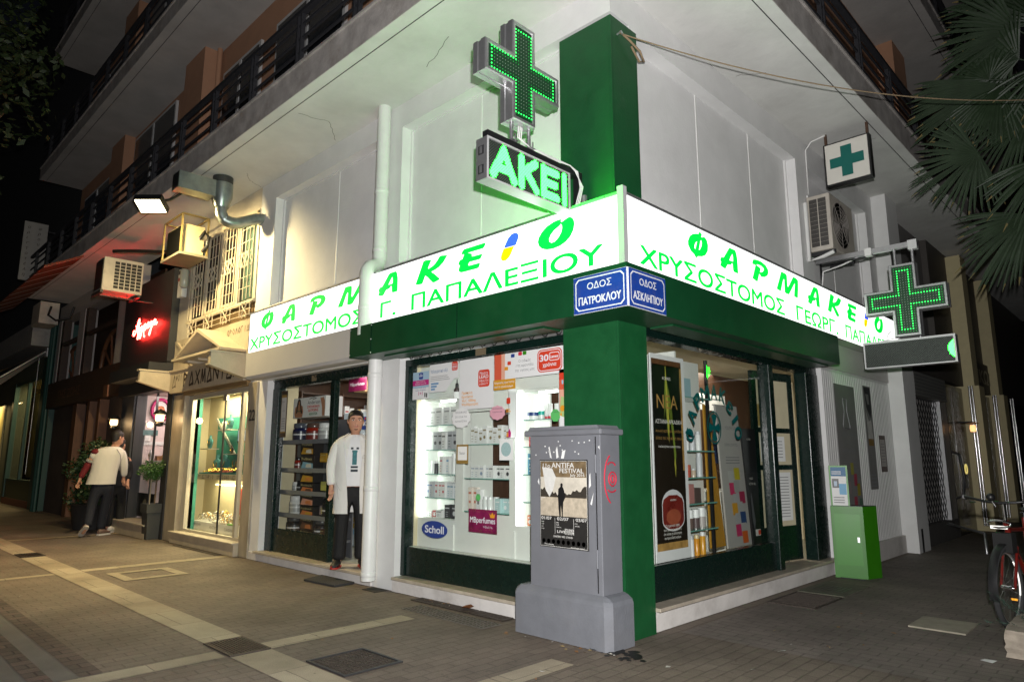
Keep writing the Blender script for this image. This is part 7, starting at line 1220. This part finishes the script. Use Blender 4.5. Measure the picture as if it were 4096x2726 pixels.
NAVY=M('navy_jeans',(.005,.007,.016),.8,var=.3,sc=10,bump=.35,bsc=14); WSH=M('white_jersey',(.66,.63,.57),.8,var=.07,sc=4,bump=1.,bsc=7,stretch=(1,1,.4)); MAR=M('maroon_jersey',(.14,.008,.012),.8,var=.15); PATT=M('patterned_band',(.35,.34,.32),.8,var=.9,sc=70)
f=Fig(FO,FR,FF); f.skin([[(V3(-.05,0,1.04),.185,.13),(V3(-.05,0,.92),.19,.14),(V3(-.15,-.01,.80),.108,.11),(V3(-.205,-.06,.52),.09,.09),(V3(-.225,-.19,.30),.078,.08),(V3(-.232,-.25,.17),.082,.085)],[(V3(-.05,0,.92),.19,.14),(V3(.05,.01,.80),.108,.11),(V3(.01,.06,.50),.09,.09),(V3(-.01,.09,.25),.082,.085),(V3(-.02,.09,.08),.085,.095)]],NAVY); f.fin().part('trousers',wk)
f=Fig(FO,FR,FF); f.loft([ring(.245,.165,.945,ox=-.085,wob=.03),ring(.235,.16,1.05,ox=-.07,wob=.03),ring(.225,.15,1.2,ox=-.05,wob=.02),ring(.235,.145,1.35,ox=-.03,wob=.01),ring(.258,.138,1.48,ox=-.005),ring(.24,.118,1.585,ox=.005),ring(.15,.09,1.635,.01,.03),ring(.07,.068,1.65,.015,.055)],WSH,cap=False)
f.skin([[(V3(.17,.01,1.55),.09),(V3(.22,.02,1.52),.083),(V3(.255,.045,1.39),.075),(V3(.272,.06,1.29),.07),(V3(.28,.10,1.17),.064),(V3(.286,.13,1.07),.056)]],WSH); f.skin([[(V3(-.18,0,1.54),.09),(V3(-.235,.005,1.51),.082),(V3(-.275,.02,1.40),.074)]],WSH); f.ball((-.215,.0,1.545),(.085,.1,.062),MAR,12,8); f.tube([(-.285,.025,1.40),(-.30,.03,1.36)],.078,PATT,14); f.skin([[(V3(-.295,.028,1.37),.073),(V3(-.345,.05,1.26),.066),(V3(-.395,.055,1.14),.058),(V3(-.43,.06,1.05),.05)]],MAR)
f.loft([ring(.222,.118,1.555,.0,-.005,14,200,330),ring(.17,.108,1.60,.005,.005,14,200,330),ring(.11,.088,1.635,.012,.03,14,200,330)],MAR,cap=False,closed=False); f.tube([(.12,-.105,1.60),(.185,-.11,1.5),(.205,-.10,1.38),(.19,-.12,1.2)],.006,pm((.2,.19,.18)),5); f.fin().part('jersey',wk)
SOLE=M('pale_sole',(.5,.45,.38),.7,var=.1); SHG=M('brown_shoe',(.16,.10,.08),.6,var=.2); SHW=M('white_trainer',(.62,.60,.57),.6,var=.1)
def shoe(fo,fr,ff,a,b,up,mu,ms,par,sc=1.):
    f=Fig(fo,fr,ff); a=Vector(a); b=Vector(b); d=(b-a).normalized(); u_=Vector(up); u_=(u_-d*u_.dot(d)).normalized(); w_=d.cross(u_); L_=(b-a).length
    rg=[[a+d*L_*t+w_*wd*math.cos(q*.5236)+u_*(.014+max(0,ht*.5+ht*.5*math.sin(q*.5236))) for q in range(12)] for t,wd,ht in [(0,.03,.07),(.08,.042,.095),(.35,.044,.10),(.6,.05,.075),(.85,.05,.055),(1.0,.036,.042),(1.05,.015,.03)]]; f.loft(rg,mu)
    f.loft([[a+d*L_*t+w_*wd*c+u_*z for c,z in ((-1,-.008),(1,-.008),(1,.02),(-1,.02))] for t,wd in [(-.02,.03),(.1,.045),(.4,.046),(.7,.053),(.95,.045),(1.06,.02)]],ms,sm=False); f.fin().part('shoe',par)
shoe(FO,FR,FF,(-.235,-.31,.20),(-.33,-.12,.03),(.0,.75,.6),SHG,SOLE,wk); shoe(FO,FR,FF,(-.05,.02,.01),(.13,.20,.01),(0,0,1),SHG,SHW,wk)
# companion mostly hidden ahead of him
FO=Vector((-11.95,-.26,0)); dk=thing('person','companion in dark clothes and white trainers hidden ahead of the walking man','person',FO)
J=dict(pel=V3(-.02,.0,.90),waist=V3(-.02,0,1.05),chest=V3(-.02,.0,1.3),nb=V3(-.02,.01,1.46),neck=V3(-.02,.02,1.50),hd=V3(-.02,.03,1.58),shl=V3(-.2,0,1.42),ell=V3(-.24,.05,1.16),wrl=V3(-.22,.1,.93),shr=V3(.16,.02,1.42),elr=V3(.2,.06,1.16),wrr=V3(.17,-.06,.98),hpl=V3(-.10,0,.86),knl=V3(-.1,.0,.48),anl=V3(-.1,-.05,.085),tol=V3(-.05,.08,.03),hpr=V3(.07,0,.86),knr=V3(.1,.06,.48),anr=V3(.1,.02,.085),tor=V3(.16,.14,.03))
DKC=M('black_clothes',(.005,.005,.0055),.85,var=.2,bump=.3,bsc=14)
f=Fig(FO,FR,FF); f.skin(body_chains(J)+hand(J['wrl'],(0,.1,-1),(.8,.5,0),.45)+hand(J['wrr'],(0,-.3,-1),(-.6,.7,0),.5),SKIN); tr,hr=head(f,(-.02,.02,1.56),150,SKIN,HAIR); f.fin().part('body',dk); tf(Fig(FO,FR,FF),hr,(-.02,.02,1.56),150).part('hair',dk)
f=Fig(FO,FR,FF); f.skin([[(V3(-.02,0,1.0),.175,.125),(V3(-.02,0,.88),.18,.13),(V3(-.1,0,.76),.10),(V3(-.1,0,.48),.085),(V3(-.1,-.05,.1),.08)],[(V3(-.02,0,.88),.18,.13),(V3(.08,0,.76),.10),(V3(.1,.06,.48),.085),(V3(.1,.02,.1),.08)]],DKC); f.fin().part('trousers',dk)
f=Fig(FO,FR,FF); f.loft([ring(.2,.14,.9,ox=-.02),ring(.2,.14,1.1,ox=-.02),ring(.21,.13,1.3,ox=-.02),ring(.19,.11,1.43,ox=-.02),ring(.07,.065,1.5,.01,-.02)],DKC,cap=False); f.skin([[(V3(.14,.0,1.40),.08),(V3(.2,.06,1.16),.065),(V3(.175,-.05,1.0),.055)]],DKC); f.skin([[(V3(-.18,.0,1.40),.08),(V3(-.24,.05,1.16),.065),(V3(-.22,.1,.96),.055)]],DKC); f.fin().part('jacket',dk)
shoe(FO,FR,FF,(.06,-.06,.01),(.2,.12,.01),(0,0,1),SHW,SHW,dk); shoe(FO,FR,FF,(-.08,-.1,.01),(.05,.1,.01),(0,0,1),SHW,SHW,dk)
# ---------------------------------------------------------------- bicycle
BD=Vector((.13,.99,0)).normalized(); BW=Vector((BD.y,-BD.x,0)); TY=M('tyre_grey',(.05,.05,.052),.85,var=.2,bump=.4,bsc=90); RF=M('red_frame',(.18,.012,.008),.35,var=.1,coat=.4); CHR=M('chrome',(.7,.7,.7),.15,1.,var=0); REF=E('reflector_white_glow',(1,.97,.9),1.2)  # white reflectors emit a glow in place of returned flash light
ORF=E('reflector_orange_glow',(1,.42,.03),1.0)  # pedal reflectors given their own glow for the flash
def bike(F0,lab,RF):
    bk=thing('bicycle',lab,'bicycle',(F0+BD*.5).xy.to_3d(),'bicycles parked at the right edge')
    R0=F0+BD*1.05
    def bp(d,h,w=0): return F0+BD*d+Z*(h-.335)+BW*w
    def wheelb(c,nm):
        m=MB(); m.tube([c+BD*(.315*math.cos(t*.1745))+Z*(.315*math.sin(t*.1745)) for t in range(36)],.024,TY,8,closed=True); p=m.part('wheel',bk)
        m=MB(); m.tube([c+BD*(.285*math.cos(t*.1745))+Z*(.285*math.sin(t*.1745)) for t in range(36)],.011,ALU,6,closed=True)
        m.lathe(c-BW*.05,[(.018,0),(.03,.03),(.018,.05),(.03,.07),(.018,.1)],CHR,10,BW)
        for k in range(20): a=k*math.pi/10; e=(-1)**k; m.tube([c+BW*.03*e+BD*.02*math.cos(a+.5)+Z*.02*math.sin(a+.5),c+BD*.28*math.cos(a)+Z*.28*math.sin(a)],.0016,CHR,4)
        m.part('rim',p)
    wheelb(F0,'f'); wheelb(R0,'r')
    m=MB(); m.tube([c for c in [F0+BD*(.25*math.cos(t))+Z*(.25*math.sin(t))+BW*.012 for t in [math.radians(a) for a in range(-20,60,8)]]],.006,REF,5); m.part('wheel_reflector',bk)
    m=MB(); hb=bp(.16,.80); st=bp(.62,.78); bb=bp(.60,.30)
    for a,b,r in [(bp(.19,.70),bb,.022),(hb,st+BD*-.02,.018),(st+Z*.1,bb,.018)]: m.tube([a,b],r,RF,10)
    m.tube([bp(.13,.88),bp(.19,.68)],.024,RF,10)
    for w in (-.05,.05): m.tube([bb+BW*w*.5,R0+BW*w],.01,RF,8); m.tube([st+BW*w*.3,R0+BW*w],.009,RF,8); m.tube([bp(.17,.66,w),F0+BW*w],.012,RF,8)
    m.tube([bp(.17,.66,-.05),bp(.17,.66,.05)],.016,RF,8); m.part('frame',bk)
    m=MB(); 
    for c in (F0,R0): m.loft([[c+BD*(.355*math.cos(a))+Z*(.355*math.sin(a))+BW*w+Z*(.008 if abs(w)<.02 else 0) for w in (-.032,-.015,.015,.032)] for a in [math.radians(q) for q in range(35,200,12)]],BLACK,cap=False,closed=False)
    m.part('mudguard',bk)
    m=MB(); m.tube([bp(.13,.88),bp(.12,1.02)],.014,CHR,8); m.tube([bp(.34,1.05,-.36),bp(.16,1.07,-.30),bp(.06,1.04,-.12),bp(.06,1.03,0),bp(.06,1.04,.12),bp(.16,1.07,.30),bp(.34,1.05,.36)],.012,BLACK,8); 
    for s in (-1,1): m.tube([bp(.22,1.065,s*.33),bp(.36,1.05,s*.365)],.018,BLACK,8); m.tube([bp(.08,1.03,s*.2),bp(.2,1.02,s*.28)],.007,CHR,6)
    m.part('handlebar',bk)
    m=MB(); m.ball(bp(.0,1.08,-.05),.035,BLACK,12,8); m.tube([bp(.0,1.0,-.02),bp(.0,1.06,-.05)],.008,CHR,6); m.part('bell',bk)
    m=MB(); m.tube([bp(-.05,.86,.07*math.cos(t*.5236)*1.3)+Z*.03*math.sin(t*.5236) for t in range(12)],.01,CHR,6,closed=True); m.box(*[v for p in zip(bp(-.06,.82,-.06),bp(-.04,.845,.06)) for v in (min(p),max(p))],REF); m.part('front_reflector',bk)
    m=MB(); m.obox(bp(.05,.70),BD*.06,BW*.07,Z*.08,M('black_bag',(.012,.012,.012),.8,var=.2)); m.part('bag',bk)
    m=MB(); m.loft([[bp(.74+.13*t,.93+.02*t,w*(.03+.07*t)) +Z*(.03*(1-abs(w))) for w in (-1,-.5,0,.5,1)] for t in (-1,-.4,.2,.7,1)],BLACK,cap=False,closed=False); m.tube([st,bp(.66,.92)],.013,CHR,8); m.part('saddle',bk)
    m=MB(); m.lathe(bb-BW*.06,[(.09,0),(.09,.006)],CHR,18,BW); m.tube([bb-BW*.07,bb-BW*.075+Z*-.15+BD*.03],.011,CHR,6); m.tube([bb+BW*.07,bb+BW*.075+Z*.15-BD*.03],.011,CHR,6); m.part('crank',bk)
    for w,h,d in ((-.13,-.15,.03),(.13,.15,-.03)): m=MB(); c=bb+BW*w+Z*h+BD*d; m.obox(c,BD*.045,BW*.045,Z*.012,BLACK); m.obox(c-BD*.046,BD*.002,BW*.035,Z*.009,ORF); m.part('pedal',bk)
    m=MB(); m.tube([bb+BD*.1-BW*.04,bp(.55,.01,-.14)],.012,BLACK,6); m.part('kickstand',bk); m=MB(); m.obox(bp(1.38,.62),BD*.02,BW*.03,Z*.025,SRED); m.part('rear_reflector',bk)
bike(Vector((2.06,2.62,.335)),'black and red bicycle parked nearest behind the stone planter',RF); bike(Vector((2.58,3.15,.335)),'second red bicycle half cut off at the right edge behind the first',RF)
# stone planter with juniper
ROUGH=M('rough_planter_stone',(.42,.36,.29),.9,var=.3,sc=10,bump=.9,bsc=22,dirt=.25); pl=thing('stone_planter','rough pale stone planter with a low juniper at the right edge','planter',(2.7,1.9,0)); bm=bmesh.new(); bmesh.ops.create_cube(bm,size=1); bmesh.ops.subdivide_edges(bm,edges=bm.edges[:],cuts=5,use_grid_fill=True)
for v in bm.verts: v.co=Vector((2.70+v.co.x*1.06+jit(.012),1.98+v.co.y*.74+jit(.012),.095+v.co.z*.19+jit(.007)*(v.co.z>0)))
bm.verts.index_update(); m=MB(); m.add([v.co[:] for v in bm.verts],[[v.index for v in q.verts] for q in bm.faces],ROUGH); bm.free(); m.part('block',pl)
JUN=M('juniper_needles',(.03,.065,.045),.7,var=.4,sc=10); m=MB()
for k in range(60):
    a=Vector((2.6+jit(.42),1.98+jit(.3),.19)); d=Vector((jit(1)-.25,jit(1)-.2,.35+random.random()*.7)).normalized(); L_=random.uniform(.18,.42)
    for i in range(26):
        t=i/26; p=a+d*L_*t+Z*(-.08*t*t); q=Vector((jit(1),jit(1),jit(1))).normalized()*.028+d*.03; s=d.cross(q).normalized()*.003; m.add([p-s,p+s,p+q],[(0,1,2)],JUN)
m.part('foliage',pl)
# palm at the upper right
pa=thing('palm_tree','fan palm with dark fronds hanging in at the upper right over the rope','palm tree',(3.3,6.2,0)); PAL=M('palm_blade',(.020,.038,.016),.5,var=.35,sc=3,spec=.4); PTIP=M('palm_tip',(.16,.12,.04),.7,var=.3)
m=MB(); m.tube([(3.3,6.2,0),(3.32,6.2,1.8),(3.25,6.15,3.6),(3.28,6.1,5.4)],[.2,.16,.15,.17],M('palm_bark',(.10,.075,.05),.95,var=.4,sc=9,bump=1.,bsc=14),14); m.part('trunk',pa)
CR=Vector((3.28,6.1,5.45))
def frond(hub,dirv,R,spread,n=30,droop=.25,nrm=None):
    hub=Vector(hub); d=Vector(dirv).normalized(); nn=Vector(nrm or (CAM-hub)); nn=(nn-d*nn.dot(d)).normalized(); s=d.cross(nn).normalized(); m=MB(); 
    mid=CR.lerp(hub,.5)+Z*.25; m.tube([CR,mid,hub],[.02,.016,.012],PAL,6)
    for i in range(n):
        a=math.radians(lin(-spread,spread,i/(n-1))+jit(2)); v=d*math.cos(a)+s*math.sin(a); L_=R*random.uniform(.84,1.05)*(1-.18*abs(a)/math.radians(max(spread,1))); sd=nn.cross(v).normalized(); prev=None
        pts=[]
        fold=1 if i%2 else -1
        for t in (0,.3,.55,.75,.9,1.):
            w=.008+.018*math.sin(min(1,t*1.5)*1.57)*(1-t**3)*R; 
            if t==1: w=.002
            p=hub+v*L_*t-Z*(droop*R*t**2.6)+nn*(.02*fold*t)+nn*.05*R*math.sin(t*3); pts.append((p-sd*w,p+nn*w*.35,p+sd*w))
        for k in range(len(pts)-1):
            A,B_=pts[k],pts[k+1]; m.add([A[0],A[1],B_[1],B_[0]],[(0,1,2,3)],PTIP if k==4 and i%6==0 else PAL); m.add([A[1],A[2],B_[2],B_[1]],[(0,1,2,3)],PTIP if k==4 and i%3==0 else PAL)
    m.part('frond',pa)
for hub,dv,R,sp,dr in [((2.38,5.5,6.80),(-1,0,.05),1.0,75,.15),((2.02,5.6,6.30),(-.5,.0,1),.62,80,.05),((2.10,5.45,6.14),(-1,-.0,-.18),1.12,38,.12),((2.14,5.4,6.05),(-.3,0,-1),.75,60,.1),((1.83,5.4,5.27),(-.9,0,-.35),.82,88,.12),((2.4,5.6,5.75),(-.6,.0,-.8),.85,70,.15),((2.25,5.5,4.35),(-.75,0,-.65),.95,60,.15),((2.55,5.2,4.9),(-.4,0,-1),.9,70,.15),((2.6,5.7,6.9),(.1,0,1),.9,90,.1),((2.5,5.8,7.35),(-1,0,.25),1.0,60,.1),((2.75,5.5,5.2),(.2,0,-1),.9,80,.1),((2.35,5.6,6.45),(-.8,0,.5),.8,70,.05),((2.7,5.4,6.2),(0,.1,-1),.9,80,.1),((2.9,5.3,4.2),(-.5,0,-.9),.8,60,.1)]: frond(hub,dv,R,sp,30,dr)
# street tree at the upper left
tt=thing('street_tree','dark leafy street tree overhanging the upper left','tree',(-14.5,-4.5,0)); m=MB(); m.tube([(-14.5,-4.5,0),(-14.4,-4.4,3),(-14,-4,6.5),(-13.2,-3.2,9)],[.2,.16,.12,.06],BARK,10); m.tube([(-14.2,-4.2,5),(-12.5,-3.3,7.2),(-11.2,-2.9,7.6)],[.09,.06,.03],BARK,8); m.tube([(-14,-4,6.5),(-15,-3.5,9.5),(-15,-3,12)],[.09,.06,.03],BARK,8); m.part('trunk',tt)
TLEAF=M('tree_leaf',(.028,.045,.012),.6,var=.6,sc=1.5); YLEAF=M('yellow_leaf',(.30,.22,.04),.6,var=.2)
m=MB()
for k in range(46):
    c=(random.uniform(-17,-10.6),random.uniform(-4.5,-2.4),0); zc=5.6+(-10.6-c[0])*.85+random.uniform(-.2,3.6); leaves(m,(c[0],c[1],zc),(.75,.6,.6),110,.16,TLEAF)
m.part('crown',tt)
m=MB(); L0=Vector((-7.2,-3.6,8.0)); m.add([L0,L0+Vector((.1,.02,.09)),L0+Vector((.26,.05,.03)),L0+Vector((.14,0,-.07))],[(0,1,2,3)],YLEAF); m.thing('leaf','single yellow leaf at the top left against the dark','leaf')
# small things on the paving
m=MB()
for i in range(70):
    x,y=random.choice([(random.uniform(-2.6,-.95),random.uniform(-.12,-.03)),(random.uniform(-6,1.5),random.uniform(-3.2,.0)),(random.uniform(-.9,.2),random.uniform(-.5,-.34)),(random.uniform(.4,2),random.uniform(-1,2.5))]); 
    if x>-.98 and y>-.36 and x<.15: continue
    a=random.random()*6.3; s=random.uniform(.008,.03); z=.012; m.add([(x+s*math.cos(a),y+s*math.sin(a),z),(x-s*.5*math.sin(a),y+s*.5*math.cos(a),z+.006),(x-s*math.cos(a),y-s*math.sin(a),z+.002),(x+s*.5*math.sin(a),y-s*.5*math.cos(a),z)],[(0,1,2,3)],random.choice([pm((.22,.10,.03)),pm((.16,.09,.04)),pm((.30,.22,.10)),pm((.4,.38,.34))]))
m.thing('litter','scattered dry leaf bits and paper crumbs on the paving','litter',kind='stuff')
m=MB(); m.loft([[(-1.83,-.08,.012),(-1.80,-.12,.03),(-1.76,-.1,.05),(-1.79,-.05,.03)],[(-1.74,-.08,.02),(-1.72,-.13,.05),(-1.68,-.11,.07),(-1.70,-.05,.04)]],M('dry_leaf',(.20,.07,.02),.8,var=.3)); m.thing('dry_leaf','curled brown dry leaf on the middle cellar grate','leaf')
m=MB(); m.add([(2.05,1.37,.004),(2.13,1.34,.004),(2.15,1.40,.012),(2.07,1.42,.006)],[(0,1,2,3)],PAPER); m.thing('paper_scrap','crumpled white paper scrap on the paving near the stone planter','paper')
m=MB(); m.add([(.93,.63,.004),(.97,.62,.008),(.965,.66,.004)],[(0,1,2)],PAPER); m.add([(-.02,-1.0,.004),(.03,-1.02,.01),(.02,-.98,.004)],[(0,1,2)],PAPER); m.thing('paper_scrap','tiny white paper crumbs in the foreground paving','paper')
SOOT=M('oily_dirt',(.012,.011,.010),.55,var=.4,sc=30); m=MB()
for k in range(34):
    cx,cy=.12+random.gauss(.08,.1),-.30+random.gauss(0,.07); r=random.uniform(.01,.05); m.flat([[(cx+r*(.6+random.random()*.6)*math.cos(t*.7),cy+r*(.6+random.random()*.6)*math.sin(t*.7)) for t in range(9)]],(0,0,.0045+k*.00012),X,Y,SOOT)
m.thing('oily_dirt','black oily dirt on the paving at the foot of the grey cabinet','dirt',kind='stuff')
